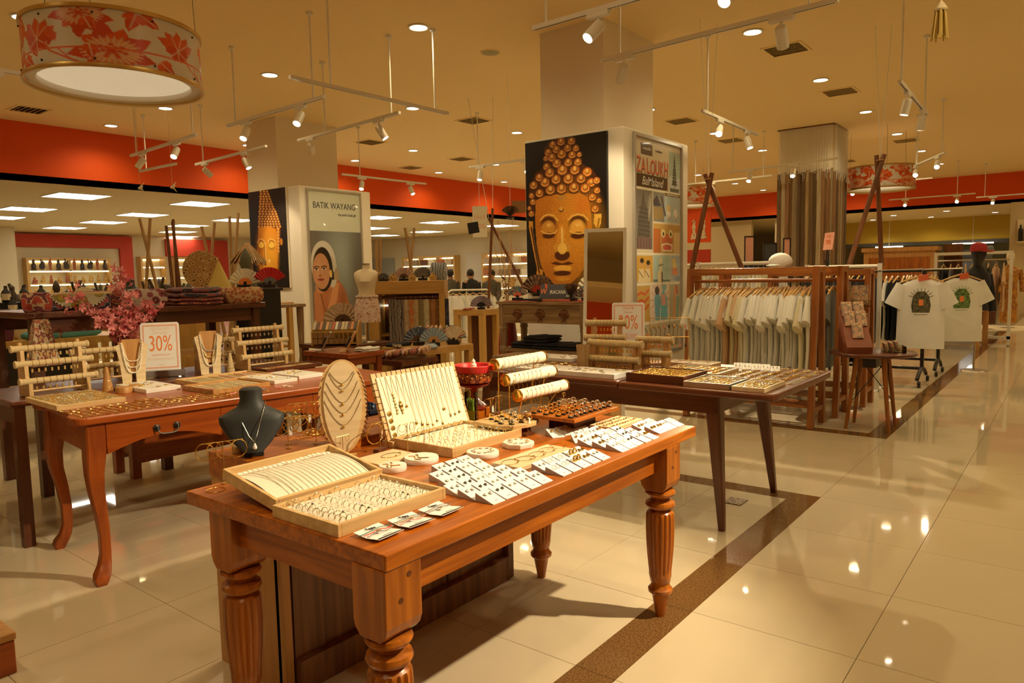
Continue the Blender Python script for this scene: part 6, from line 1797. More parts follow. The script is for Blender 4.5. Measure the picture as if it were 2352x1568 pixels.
MB().box(-.5, .30, -.2, .2, 1.06, 1.09).build('tabletop', M['old_wood'], oc, bevel=.004); MB().box(-.48, .28, -.18, -.155, .93, 1.06).build('carved_apron', M['old_wood'], oc)
for x in (-.45, .25):
 for y in (-.16, .16): MB().lathe([(.022, 0), (.03, .02), (.026, .4), (.034, .5), (.024, .55), (.034, .9), (.036, 1.06)], 12, 0, T((x, y, 0))).build('leg', M['old_wood_z'], oc, smooth=True)
MB().lathe([(0, 0), (.045, .004), (.04, .012), (.016, .015), (0, .022)], 8, 0, T((.16, -.18, .995), rx=R(90))).build('carved_flower', M['walnut'], oc, smooth=True)
# yellow wooden arch shelf with rolls of cloth
AR = R(38)
ar = thing('display_arch', 'thick yellow wooden arch shelf with hanging rolls of patterned cloth', 'shelf', (-5.85, 5.58, 0), AR)
MB().box(-.42, .44, -.22, .22, 1.16, 1.30).build('top_slab', M['yellow_wood_x'], ar, bevel=.006)
pil = [(-.42, 0), (-.10, 0), (-.10, .0), (-.26, .32), (-.275, .6), (-.275, 1.16), (-.42, 1.16)]
MB().prism([(-.42, 0), (-.20, 0), (-.25, .35), (-.275, .6), (-.275, 1.16), (-.42, 1.16)], -.22, .22, 0, Matrix(((1, 0, 0, 0), (0, 0, -1, 0), (0, 1, 0, 0), (0, 0, 0, 1)))).build('left_pillar', M['yellow_wood'], ar)
MB().box(.38, .44, -.22, .22, 0, 1.16).build('right_pillar', M['yellow_wood'], ar)
MB().box(-.275, .38, .18, .21, .0, 1.16).build('back_panel', M['dark_wood_z'], ar)
MB().cyl(.018, -.24, .42, 12, 0, T((0, -.16, 1.125), ry=R(90))).build('rail', M['dark_wood'], ar, smooth=True)
MB().box(-.275, -.16, -.1, .18, .70, .72).build('side_shelf', M['yellow_wood_x'], ar);
hl = MB().box(-.27, -.17, .14, .17, 1.02, 1.035).build('shelf_light', M['strip_glow'], ar)
rc = [('rolls_grey', [(0.07, 0.05, 0.045), (0.42, 0.36, 0.32), (0.2, 0.15, 0.13)], .16, 'wave', 9), ('rolls_beige', [(0.55, 0.42, 0.27), (0.45, 0.32, 0.2)], .045, 'noise', 20), ('rolls_orange', [(0.6, 0.18, 0.05), (0.5, 0.35, 0.15)], .045, 'noise', 40), ('rolls_sand', [(0.6, 0.45, 0.22), (0.5, 0.36, 0.2)], .045, 'noise', 30),
   ('rolls_olive', [(0.35, 0.27, 0.12), (0.2, 0.14, 0.07)], .05, 'stripe', 14), ('rolls_pale', [(0.62, 0.56, 0.34), (0.5, 0.45, 0.3)], .05, 'noise', 20), ('rolls_brown', [(0.42, 0.2, 0.07), (0.36, 0.16, 0.06)], .085, 'noise', 9), ('rolls_black', [(0.03, 0.02, 0.02), (0.3, 0.16, 0.05)], .055, 'voronoi', 50), ('rolls_navy', [(0.02, 0.025, 0.06), (0.06, 0.06, 0.1)], .05, 'noise', 12)]
names = ['wide grey swirl batik', 'plain beige', 'orange patterned', 'sand coloured', 'olive striped', 'pale green', 'plain brown', 'black dotted', 'dark navy']
x = -.17
Xa = Matrix.Translation((-5.85, 5.58, 0)) @ Matrix.Rotation(AR, 4, 'Z')
for (nm_, cols, wd, kind, sc_), nn in zip(rc, names):
 mm = pattern(nm_, cols, kind, sc_)
 o = MB().grid(lambda u, v: (x+wd*u, -.165+.012*math.sin(u*PI*3)-.012, 1.10-(.56 if wd > .1 else .50)*v), 8, 3).build('hanging_cloth', mm, solid=.02)
 o.matrix_world = Xa
 tag(o, '%s cloth hanging from the rail of the yellow arch' % nn, 'cloth', 'cloths hanging in the yellow arch')
 MB().torus(.021, .003, 12, 5, 0, T((x+wd/2, -.16, 1.121), ry=R(90))).build('ring', M['steel'], o, smooth=True)
 x += wd+.007
def on_arch(lx, ly, z):
 return Xa @ Vector((lx, ly, z))
ZA = 1.30
M['carve_gold'] = pattern('carve_gold', [(0.10, 0.05, 0.02), (0.6, 0.4, 0.16), (0.45, 0.26, 0.09)], 'voronoi', 32)
def carving(label, lx, ly, w_, h, z=ZA):
 t = thing('gilt_carving', label, 'carving', on_arch(lx, ly, z), AR)
 n_ = 26
 pts = [(-w_/2, 0)]
 for i in range(n_+1):
  q = i/n_
  pts.append((-w_/2+w_*q, h*(.35+.6*math.sin(q*PI)**.8+.05*math.cos(q*40))))
 pts.append((w_/2, 0))
 MB().prism(list(reversed(pts)), -.015, .015, 0, Matrix(((1, 0, 0, 0), (0, 0, -1, 0), (0, 1, 0, 0), (0, 0, 0, 1)))).build('panel', M['carve_gold'], t)
 for k in range(5):
  MB().torus(w_*.09, .006, 12, 5, 0, T((-w_*.36+w_*.18*k, -.017, h*.38+h*.18*(k % 2)), rx=R(90)), 0, 5).build('scroll', M['antique_gold'], t, smooth=True)
 return t
carving('gold carved openwork panel at the left end of the yellow arch top', -.32, -.08, .2, .13)
carving('small gold carved piece left of the pink fan on the yellow arch', -.12, -.12, .10, .085)
carving('small gold carved piece between the pink and grey fans', .09, -.12, .07, .09)
carving('small gold carved piece below the blue patterned scarf', .31, -.12, .075, .09)
M['fan_pink'] = mat('fan_pink', (0.48, 0.32, 0.28), .8); M['fan_grey'] = mat('fan_grey', (0.16, 0.14, 0.13), .8); M['fan_violet'] = mat('fan_violet', (0.24, 0.18, 0.22), .8)
fan('dusty pink open fan on top of the yellow arch', on_arch(-.015, -.05, ZA+.03), R(-52), .115, 'fan_pink')
fan('dark grey open fan on top of the yellow arch', on_arch(.19, -.02, ZA+.03), R(-52), .115, 'fan_grey', 'fan_grey')
fan('small dark grey fan before the carved panel on the yellow arch', on_arch(-.22, -.15, ZA+.03), R(-52), .06, 'fan_grey', 'fan_grey')
M['tex_bluewhite'] = pattern('tex_bluewhite', [(0.10, 0.12, 0.16), (0.55, 0.56, 0.55), (0.3, 0.33, 0.36)], 'wave', 10)
o = folded('scarf', 'heaped blue and white patterned scarf on the right of the yellow arch', 'scarf', on_arch(.36, .05, ZA), AR, .17, .24, .19, M['tex_bluewhite'], 1, 0)
bp_ = thing('bamboo_tripod', 'pair of crossed bamboo poles standing behind the yellow arch top', 'frame', on_arch(-.1, .6, 0), AR)
for a, b in (((-.36, 0, 0), (-.32, 0, 1.78)), ((-.34, .02, 0), (-.28, .02, 1.8)), ((.02, 0, 0), (-.02, .1, 1.2)), ((.24, .08, 0), (.02, .02, 1.92)), ((-.12, 0, 0), (.12, .08, 1.92))):
 MB().rod(a, b, .022, 10, 0, .017).build('pole', M['bamboo'], bp_, smooth=True)
# low open table with fans
ft = thing('display_table', 'low open-framed tan table covered with paper fans', 'table', (-4.38, 4.45, 0))
MB().box(-.30, .22, -.295, .30, .70, .75).build('tabletop', M['yellow_wood_x'], ft, bevel=.003)
MB().box(-.27, .19, -.26, .27, .30, .33).build('lower_shelf', M['yellow_wood_x'], ft)
four_legs(ft, -.27, .19, -.265, .27, .70, .03, M['yellow_wood'])
M['fan_paisley'] = pattern('fan_paisley', [(0.08, 0.10, 0.16), (0.3, 0.33, 0.38), (0.16, 0.18, 0.24)], 'wave', 12); M['fan_blue'] = mat('fan_blue', (0.30, 0.36, 0.42), .8); M['fan_cream'] = pattern('fan_cream', [(0.75, 0.62, 0.45), (0.72, 0.58, 0.4), (0.45, 0.15, 0.08)], 'noise', 18)
fan('blue paisley fan standing at the back of the fan table', (-4.50, 4.42, .782), R(-40), .13, 'fan_paisley')
fan('pale blue fan with an orange guard in the middle of the fan table', (-4.32, 4.42, .782), R(-35), .125, 'fan_blue', 'tan_wood')
fan('cream fan with red sprigs on the right of the fan table', (-4.27, 4.62, .782), R(-60), .13, 'fan_cream', 'fan_cream', spread=120)
fan('blue and white marbled fan at the right end of the fan table', (-4.38, 4.72, .782), R(-45), .125, 'tex_bluewhite')
folded('fan_case', 'flat black fan case lying on the left of the fan table', 'case', (-4.60, 4.28, .75), R(10), .12, .22, .03, M['black_cloth'], 1)
folded('fan_case', 'brown patterned fan case lying on the near edge of the fan table', 'case', (-4.55, 4.20, .75), R(60), .06, .22, .025, M['weave'], 1)
folded('fan_case', 'pale blue folded fan cloth lying before the pale blue fan', 'case', (-4.24, 4.30, .75), R(50), .10, .24, .028, M['fan_blue'], 1)
ck = thing('crate_rack', 'cream slatted cradle holding rolled fans on the fan table', 'rack', (-4.55, 4.66, .75), R(40))
for s in (-1, 1): MB().prism([(-.07, 0), (.07, 0), (.07, .10), (.05, .15), (-.05, .15), (-.07, .10)], s*.12-.006, s*.12+.006, 0, Matrix(((0, 0, 1, 0), (1, 0, 0, 0), (0, 1, 0, 0), (0, 0, 0, 1)))).build('end_panel', M['ivory'], ck)
for i in range(6): MB().box(-.1+.04*i-.004, -.1+.04*i+.004, -.072, -.064, 0, .12).build('slat', M['ivory'], ck)
for i in range(4): MB().cyl(.014, -.06, .07, 8, 0, T((-.06+.04*i, 0, .13), rx=R(-80))).build('rolled_fan', M['tex_batik'], ck, smooth=True)
# tan table with a violet fan, white shirts rack, three people
vt = thing('display_table', 'tan square-framed table with a violet fan in front of the white shirt rail', 'table', (-6.268,7.231,0.441), R(8))
vt.location.z = 0
MB().box(-.23, .23, -.2, .2, .83, .905).build('tabletop', M['yellow_wood_x'], vt); four_legs(vt, -.195, .195, -.165, .165, .83, .035, M['yellow_wood']); MB().box(-.16, .16, .12, .15, .05, .83).build('dark_panel', M['dark_wood_z'], vt)
v = vt.location
fan('violet open fan standing on the tan table', (v.x+.12, v.y-.04, .937), R(-52), .145, 'fan_violet', 'black')
folded('book', 'flat dark red book lying on the tan table', 'book', (v.x-.04, v.y-.1, .905), R(30), .12, .26, .016, M['lacquer'], 1, 1)
M['shirt'] = mat('shirt', (0.78, 0.76, 0.70), .95, var=.06, vscale=5)
M['shirt_cream'] = mat('shirt_cream', (0.72, 0.66, 0.46), .95); M['shirt_peach'] = mat('shirt_peach', (0.66, 0.44, 0.27), .95); M['shirt_dark'] = mat('shirt_dark', (0.03, 0.035, 0.05), .95); M['shirt_black'] = mat('shirt_black', (0.008, 0.008, 0.010), .95); M['shirt_grey'] = mat('shirt_grey', (0.18, 0.19, 0.2), .95)
M['hanger'] = wood('hanger_wood', (0.52, 0.30, 0.09), (0.66, 0.42, 0.15), 'y', .4, bump=0)
def shirt_parts(th=.022, wd=.21, ln=.66, sl=.24):
 """thin hanging t-shirt in the local y-z plane: body and two sleeves; hook at the origin"""
 def sec(z, a, b, tw=0): return [(a*math.cos(2*PI*i/16)+tw*math.sin(2*PI*i/16), b*math.sin(2*PI*i/16), z) for i in range(16)]
 body = MB().loft([sec(-.13-ln, th*1.15, wd*1.02, .006), sec(-.13-ln*.7, th*1.0, wd, -.004), sec(-.13-ln*.35, th*1.1, wd*.98, .004), sec(-.17, th*1.0, wd*.95), sec(-.135, th*.8, wd*.72), sec(-.105, th*.6, wd*.36)])
 slv = []
 for s in (-1, 1):
  rings = []
  for q in range(5):
   t_ = q/4
   c = Vector((0, s*(wd*.80+.075*t_), -.15-sl*.92*t_))
   r1, r2 = th*(.8+.75*t_), .055+.035*t_
   rings.append([(c.x+r1*math.cos(2*PI*i/12), c.y+r2*math.sin(2*PI*i/12)*.9, c.z+r2*math.sin(2*PI*i/12)*.45*s) for i in range(12)])
  slv.append(MB().loft(rings if s > 0 else rings))
 return body, slv
def hanger_mb(wd=.20):
 h = MB().tube([(0, -wd, -.135), (0, -wd*.5, -.095), (0, 0, -.062), (0, wd*.5, -.095), (0, wd, -.135)], [.007, .010, .012, .010, .007], 6)
 return h
def hook_mb():
 return MB().tube([(0, 0, -.055), (0, 0, -.03), (0, .006, -.018), (0, .018, -.004), (0, .013, .012), (0, 0, .016), (0, -.012, .010)], .0018, 5)
_b, _s = shirt_parts()
SH = dict(body=_b.mesh('body', M['shirt'], True), sl=[q.mesh('sleeve', M['shirt'], True) for q in _s], hanger=hanger_mb().mesh('hanger', M['hanger'], True), hook=hook_mb().mesh('hook', M['steel'], True))
_matcache = {}
def shirt(label, loc, rz, m, g, sc_=1.0, lean=0, kind='t_shirt'):
 t = thing(kind, label, 'shirt', loc, rz, g, rot=(lean, 0, rz))
 t.scale = (1, sc_, sc_)
 key = m
 if key not in _matcache:
  bs_ = SH['body'].copy(); bs_.materials[0] = M[m]
  sl = []
  for q in SH['sl']:
   c = q.copy(); c.materials[0] = M[m]; sl.append(c)
  _matcache[key] = (bs_, sl)
 bs_, sl = _matcache[key]
 for nm_, me in [('body', bs_), ('sleeve', sl[0]), ('sleeve', sl[1]), ('hanger', SH['hanger']), ('hook', SH['hook'])]:
  o = bpy.data.objects.new(nm_, me); COL.objects.link(o); o.parent = t
 return t
wr = thing('clothes_rail', 'white tubular clothes rail with rounded corners far behind the fan table', 'clothes rail', (-8.986,10.171,0.153), R(38))
wr.location.z = 0
MB().tube([(-.40, 0, 0), (-.40, 0, .98), (-.385, 0, 1.05), (-.33, 0, 1.085), (0, 0, 1.085), (.33, 0, 1.085), (.385, 0, 1.05), (.40, 0, .98), (.40, 0, 0)], .018, 8).build('frame', M['white_metal'], wr, smooth=True)
MB().box(-.40, .40, -.015, .015, .10, .13).build('lower_bar', M['white_metal'], wr); MB().box(-.42, -.38, -.25, .25, 0, .03).build('foot', M['white_metal'], wr); MB().box(.38, .42, -.25, .25, 0, .03).build('foot', M['white_metal'], wr)
Xr = Matrix.Translation(wr.location) @ Matrix.Rotation(R(38), 4, 'Z')
for i in range(6):
 shirt('white t-shirt on the far white clothes rail, %s from the left' % ORD[i], Xr @ Vector((-.30+.125*i, 0, 1.085)), R(38+50), 'shirt', 'white shirts on the far white rail', .95)
M['clothes_grey'] = mat('clothes_grey', (0.10, 0.09, 0.07), .9); M['clothes_black'] = mat('clothes_black', (0.012, 0.012, 0.013), .9)
def person(label, loc, rz, height, top, bottom, hair_back=True, bend=0, arm=.1):
 """one skinned body, clothes and hair as its children"""
 s = height/1.65
 J = dict(pel=(0, 0, .92), sp=(.01*0+bend*.1, 0, 1.12), ch=(bend*.28, 0, 1.32), nk=(bend*.42, 0, 1.43), hd=(bend*.5+.02, 0, 1.50), ht=(bend*.56+.01, 0, 1.60))
 for n_, sg in (('l', 1), ('r', -1)):
  J['sh'+n_] = (bend*.36, .16*sg, 1.36); J['el'+n_] = (bend*.36+arm*.5, .21*sg, 1.08); J['wr'+n_] = (bend*.36+arm*2.2, .19*sg, .88); J['hn'+n_] = (bend*.36+arm*2.6, .18*sg, .80)
  J['hp'+n_] = (0, .085*sg, .88); J['kn'+n_] = (.02, .095*sg, .48); J['an'+n_] = (-.01, .10*sg, .07); J['ft'+n_] = (.13, .11*sg, .03)
 rad = dict(pel=.13, sp=.115, ch=.125, nk=.05, hd=.085, ht=.075)
 for n_ in 'lr':
  rad.update({'sh'+n_: .06, 'el'+n_: .042, 'wr'+n_: .03, 'hn'+n_: .035, 'hp'+n_: .09, 'kn'+n_: .058, 'an'+n_: .04, 'ft'+n_: .035})
 E_ = [('pel', 'sp'), ('sp', 'ch'), ('ch', 'nk'), ('nk', 'hd'), ('hd', 'ht')]
 for n_ in 'lr':
  E_ += [('ch', 'sh'+n_), ('sh'+n_, 'el'+n_), ('el'+n_, 'wr'+n_), ('wr'+n_, 'hn'+n_), ('pel', 'hp'+n_), ('hp'+n_, 'kn'+n_), ('kn'+n_, 'an'+n_), ('an'+n_, 'ft'+n_)]
 ks = list(J)
 me = bpy.data.meshes.new('person')
 me.from_pydata([tuple(v*s for v in J[k]) for k in ks], [(ks.index(a), ks.index(b)) for a, b in E_], [])
 o = bpy.data.objects.new('person', me); COL.objects.link(o)
 me.materials.append(M['skin'])
 sk_ = o.modifiers.new('skin', 'SKIN')
 for i, k in enumerate(ks):
  me.skin_vertices[0].data[i].radius = (rad[k]*s, rad[k]*s)
 me.skin_vertices[0].data[0].use_root = True
 ss = o.modifiers.new('subd', 'SUBSURF'); ss.levels = 1; ss.render_levels = 2
 o.location = loc; o.rotation_euler = (0, 0, rz)
 tag(o, label, 'person')
 def rg(c, a, b): return [((c[0]+a*math.cos(2*PI*i/16))*s, (c[1]+b*math.sin(2*PI*i/16))*s, c[2]*s) for i in range(16)]
 mb = MB().loft([rg((0, 0, .80), .15, .19), rg((0, 0, .95), .145, .18), rg((bend*.1, 0, 1.14), .13, .16), rg((bend*.28, 0, 1.32), .14, .19), rg((bend*.38, 0, 1.40), .09, .15), rg((bend*.42, 0, 1.44), .06, .07)])
 mb.build('jacket', top, o, smooth=True)
 for n_ in 'lr':
  a, b, c = [Vector(J[k+n_])*s for k in ('sh', 'el', 'wr')]
  MB().tube([a, b, c], [.075*s, .058*s, .045*s], 10).build('sleeve', top, o, smooth=True)
  a, b, c = [Vector(J[k+n_])*s for k in ('hp', 'kn', 'an')]
  MB().tube([a, b, c], [.11*s, .08*s, .065*s], 10).build('trouser_leg', bottom, o, smooth=True)
  f = Vector(J['ft'+n_])*s
  MB().ball((f.x-.05*s, f.y, .035*s), (.13*s, .045*s, .038*s), 10, 6).build('shoe', M['black'], o, smooth=True)
 h = Vector(J['ht'])*s
 MB().ball((h.x-.025*s, 0, h.z-.005*s), (.098*s, .092*s, .105*s), 14, 8).build('hair', M['hair'], o, smooth=True)
 fz = Vector(J['hd'])*s
 for sg in (-1, 1):
  MB().ball((fz.x+.08*s, sg*.03*s, fz.z+.045*s), .009*s, 8, 5).build('eye', M['black'], o)
  MB().ball((fz.x, sg*.088*s, fz.z+.03*s), (.015*s, .01*s, .026*s), 8, 5).build('ear', M['skin'], o, smooth=True)
 MB().ball((fz.x+.095*s, 0, fz.z+.02*s), (.014*s, .012*s, .02*s), 8, 5).build('nose', M['skin'], o, smooth=True)
 MB().ball((fz.x+.082*s, 0, fz.z-.018*s), (.008*s, .022*s, .006*s), 8, 4).build('mouth', M['lacquer'], o, smooth=True)
 return o
q = (-9.924,11.968,-0.02)
person('person with tied-back hair in a dark jacket facing the shop front, name card on chest', (q[0], q[1], 0), R(-70), 1.44, M['clothes_grey'], M['clothes_black'])
q = (-10.16,11.783,-0.015)
person('person in black bending forward beside the one in the dark jacket', (q[0]-.1, q[1], 0), R(150), 1.46, M['clothes_black'], M['clothes_black'], bend=.5)
q = (-11.162,12.011,-0.072)
person('person with short black hair seen from behind in a grey top', (q[0], q[1], 0), R(128), 1.47, M['clothes_grey'], M['clothes_black'])
# carved old-wood table before the big portrait
cv = thing('carved_table', 'old carved wooden table with fan-shaped carvings below the big portrait', 'table', (-4.17, 5.97, 0))
MB().box(-.55, .55, -.22, .22, 1.045, 1.075).build('tabletop', M['old_wood'], cv, bevel=.004)
MB().box(-.52, .52, -.205, -.175, .86, 1.045).build('front_apron', M['old_wood'], cv)
MB().box(.49, .515, -.175, .2, .86, 1.045).build('side_apron', M['old_wood'], cv); MB().box(-.515, -.49, -.175, .2, .86, 1.045).build('side_apron', M['old_wood'], cv)
MB().box(-.52, .52, -.2, .2, .565, .60).build('shelf', M['old_wood'], cv)
for x in (-.49, .49):
 for y in (-.175, .175):
  MB().lathe([(.030, 0), (.034, .02), (.034, .55), (.044, .57), (.044, .60), (.036, .62), (.038, .78), (.045, .80), (.040, .82), (.045, .845), (.046, 1.045)], 8, 0, T((x, y, 0), rz=R(22.5))).build('leg', M['old_wood_z'], cv)
for x in (-.28, .0, .28):
 fpts = [(0, -.055)]+[(.07*math.cos(R(35+110*i/8)), -.055+.105*math.sin(R(35+110*i/8))) for i in range(9)]
 f_ = MB().prism([(a*.95, b) for a, b in fpts], -.006, .006, 0, T((x, -.206, .955), rx=R(90))).build('carved_fan', M['walnut'], cv)
 mb = MB().torus(.072, .006, 12, 5, 0, T((x, -.214, .905), rx=R(90)), R(35), R(145)).rod((x, -.213, .90), (x+.058, -.213, .945), .005, 5).rod((x, -.213, .90), (x-.058, -.213, .945), .005, 5).rod((x, -.213, .90), (x-.03, -.213, .875), .004, 5).rod((x, -.213, .90), (x+.03, -.213, .875), .004, 5)
 mb.build('carved_outline', M['walnut'], f_, smooth=True)
cb = thing('carved_chest', 'lower old wooden drawer chest with fan carvings under the carved table', 'chest', (-3.98, 5.42, 0))
MB().box(-.36, .36, -.16, .16, .0, .56).build('body', M['old_wood'], cb); MB().box(-.38, .38, -.18, .18, .56, .585).build('top', M['old_wood'], cb)
for x in (-.18, .10):
 MB().torus(.07, .006, 12, 5, 0, T((x, -.166, .47), rx=R(90)), R(35), R(145)).rod((x, -.165, .46), (x+.058, -.165, .51), .005, 5).rod((x, -.165, .46), (x-.058, -.165, .51), .005, 5).build('carved_fan', M['walnut'], cb, smooth=True)
for i, (x, z, wd) in enumerate(((-.25, .60, .3), (.05, .60, .34), (.3, .60, .24), (-.1, .665, .3))):
 folded('folded_cloth', 'black folded cloth on the carved table shelf, %s from the left' % ORD[i], 'cloth', (-4.17+x, 5.93, z), R(5), wd, .3, .062, M['black_cloth'], 2)['group'] = 'black cloths on the carved table shelf'
o = MB().box(-.45, .56, -.215, .215, 0, .006).box(.556, .562, -.215, .215, -.17, .006).build('table_runner', mat('runner_red', (0.36, 0.05, 0.04), .9), None, (-4.17, 5.97, 1.0752)); tag(o, 'dark red cloth runner hanging over the right end of the carved table', 'cloth')
TC = 1.082
sg = thing('shop_sign', 'grey angled sign reading Wiracana on the carved table', 'sign', (-4.10, 5.95, TC))
M['slate'] = mat('slate', (0.07, 0.07, 0.075), .5)
XS_ = T((0, 0, .0), rx=R(-12))
MB().box(-.21, .21, -.006, .006, .02, .16, 0, XS_).build('panel', M['slate'], sg); MB().box(-.22, .22, -.03, .05, 0, .02).build('foot', M['slate'], sg)
text('W', .075, M['ink_orange'], sg, (-.14, -.022, .085), (R(78), 0, 0), 'lettering'); text('IRACANA', .052, M['zal_cream'], sg, (.03, -.022, .08), (R(78), 0, 0), 'lettering', sx=.85); text('Bali', .03, M['zal_cream'], sg, (.15, -.028, .045), (R(78), 0, 0), 'lettering', shear=.4)
MB().ball((-.115, -.014, .135), (.016, .004, .03), 8, 5).build('emblem', M['ink_red'], sg, smooth=True)
M['fan_dark'] = pattern('fan_dark', [(0.06, 0.025, 0.015), (0.16, 0.08, 0.03), (0.09, 0.03, 0.02)], 'noise', 20); M['fan_multi'] = pattern('fan_multi', [(0.03, 0.02, 0.02), (0.35, 0.06, 0.04), (0.05, 0.2, 0.2), (0.4, 0.3, 0.2)], 'voronoi', 40)
fan('large dark brown lace fan left of the Wiracana sign', (-4.36, 6.0, TC+.07), R(-75), .19, 'fan_dark', 'lacquer', spread=150)
fan('red and black figured fan at the right end of the carved table', (-3.74, 5.95, TC+.03), R(-80), .12, 'fan_multi', 'lacquer')
fan('small brown upright fan right of the Wiracana sign', (-3.87, 5.86, TC+.03), R(-80), .13, 'fan_dark', 'black', spread=70)
fan('red dancer-painted fan at the left end of the carved table', (-4.52, 5.86, TC+.03), R(-75), .12, 'fan_multi', 'zal', spread=140)
fan('cream palm-leaf fan with an orange heart before the golden portrait', (-3.78, 6.12, TC+.06), R(-92), .2, 'shirt_cream', 'ink_orange', spread=165)
for i, (x, mm, lab) in enumerate(((-4.28, 'black_cloth', 'closed black fan'), (-4.12, 'tan_wood', 'closed tan fan'), (-4.0, 'thread_pink', 'closed pink fan'), (-4.42, 'black_cloth', 'closed black fan with a tassel'))):
 o = MB().prism([(0, -.008), (.2, -.018), (.2, .018), (0, .008)], 0, .018).build('closed_fan', M[mm], None, (x-.06, 5.80+.02*(i % 2), TC), R(-15+12*i)); tag(o, '%s lying along the front of the carved table' % lab, 'fan')
rv = thing('reed_vase', 'vase of dried twigs and tall reeds standing behind the carved table', 'plant', (-4.86, 6.12, 0))
MB().lathe([(.09, 0), (.12, .1), (.11, .6), (.07, .95), (.085, 1.02)], 16).build('vase', M['lacquer'], rv, smooth=True)
for i in range(11):
 a = i*2.4; l = random.uniform(.5, 1.0); sp_ = random.uniform(.04, .22)
 MB().tube([(0, 0, .95), (sp_*.4*math.cos(a), sp_*.4*math.sin(a), 1.0+l*.5), (sp_*math.cos(a), sp_*math.sin(a), 1.0+l)], .0035, 5).build('reed', M['bamboo'], rv, smooth=True)
M['dry_leaf'] = mat('dry_leaf', (0.14, 0.05, 0.02), .8)
for i in range(46):
 a = random.uniform(0, 6.28); rr = random.uniform(0, .17)
 MB().prism([(0, 0), (.02, -.012), (.045, 0), (.02, .012)], 0, .002, 0, T((rr*math.cos(a), rr*math.sin(a), 1.1+random.random()*.22), ry=random.uniform(-1, 1), rz=a)).build('dry_leaf', M['dry_leaf'], rv)
# floor mirror
def mirror_mat():
 m, nt, b = _mat('mirror'); b.inputs['Base Color'].default_value = (.88, .88, .86, 1); b.inputs['Metallic'].default_value = 1; b.inputs['Roughness'].default_value = .015; return m
mi = thing('floor_mirror', 'tall white-framed standing mirror tilted back in front of the portrait column', 'mirror', (-3.02, 5.02, 0), rot=(R(-7.5), 0, R(22)))
HM, WM = 1.72, .175
MB().box(-WM, -WM+.028, -.012, .012, .02, HM).box(WM-.028, WM, -.012, .012, .02, HM).box(-WM+.028, WM-.028, -.012, .012, HM-.03, HM).box(-WM+.028, WM-.028, -.012, .012, .02, .05).build('frame', M['white_metal'], mi, bevel=.002)
MB().box(-WM+.028, WM-.028, -.004, .006, .05, HM-.03).build('glass', mirror_mat(), mi)
MB().rod((-.12, .015, 1.2), (-.12, .42, .06), .010, 8).rod((.12, .015, 1.2), (.12, .42, .06), .010, 8).rod((-.12, .42, .06), (.12, .42, .06), .008, 8).build('rear_stand', M['white_metal'], mi, smooth=True)
# crossed wooden poles with fans behind, left of the big portrait
xp = thing('pole_tripod', 'pair of crossed wooden poles hung from the ceiling left of the big portrait', 'frame', (-6.842,8.28,2.373), AR)
xp.location.z = 0
for a, b in (((-.13, 0, 0), (.02, 0, 2.32)), ((.46, .03, 1.15), (-.04, .03, 2.18))):
 MB().rod(a, b, .024, 10, 0, .02).build('pole', M['walnut'], xp, smooth=True)
for a, b in (((.02, 0, 2.32), (.06, 0, 3.9)), ((-.04, .03, 2.18), (-.3, .03, 3.9))): MB().rod(a, b, .004, 5).build('hanging_wire', M['white_metal'], xp)
MB().box(-.06, .10, -.03, -.015, 1.98, 2.14, 0, T(ry=R(-8))).build('black_pennant', M['black_cloth'], xp)
hf_ = fan('dark ribbed fan hung in the air before the orange bulkhead', (-5.991,7.642,2.115), R(-60), .14, 'fan_dark', 'black', spread=110)
MB().rod((0, 0, .13), (0, 0, CEIL-hf_.location.z), .003, 5).build('hanging_wire', M['white_metal'], hf_)
o = MB().box(-.09, .09, -.003, .003, -.08, .08).build('hanging_card', M['brown_card'], None, (-5.905,7.723,2.239), AR); tag(o, 'square brown card hanging beside the ribbed fan', 'card')
bn_ = thing('hanging_banner', 'pale pink printed banner hanging under the orange bulkhead behind the crossed poles', 'banner', (-8.54,10.005,2.325), AR)
MB().box(-.13, .13, -.002, .002, -.29, .26).build('panel', M['zal_cream'], bn_)
text('SALE', .1, M['ink_pink'], bn_, (0, -.004, .06), (R(90), 0, 0), 'lettering'); text('30%', .12, M['ink_pink'], bn_, (0, -.004, -.1), (R(90), 0, 0), 'lettering')
MB().rod((0, 0, .26), (0, 0, CEIL-bn_.location.z), .004, 5).build('hanging_wire', M['white_metal'], bn_)
# ================================================================ RIGHT TABLE GOODS
RZ = 0.762
rack_ang = 0
# marble slabs, trays
slab('long white marble slab of earrings at the front of the dark right table', -2.35, -1.965, 3.39, 3.60, .028, 'marble', 16, RZ+.001, 'long slab on the right table')
slab('white marble slab of earrings left of the long slab on the right table', -2.72, -2.36, 3.39, 3.60, .026, 'marble', 10, RZ+.001, 'slab left of the long slab')
slab('grey marble slab of earrings at the far side of the right table', -2.95, -2.60, 3.92, 4.12, .024, 'marble', 10, RZ+.001, 'grey slab at the table back')
def chain_tray(label, x0, y0, sx_, sy_, h, m, lm, nx, ny, mm, short, z=.76, l=.03):
 tray('jewellery_tray', label, 'tray', (x0, y0, z+.0005), sx_, sy_, h, .007, M[m], M[lm], depth=h-.008)
 nx = int(nx*1.5); ny *= 2
 for i in range(nx):
  for j in range(ny):
   piece((x0+.03+(sx_-.06)*i/(nx-1), y0+.02+(sy_-.04)*j/(ny-1), z+h-.006), R(90)+random.uniform(-.4, .4), random.choice(mm), l, .004, .0024)
chain_tray('dark brown tray brimming with gold rings at the front of the right table', -1.90, 3.40, .33, .30, .045, 'dark_wood', 'velvet_tan', 6, 8, ['gold', 'antique_gold'], 'dark brown')
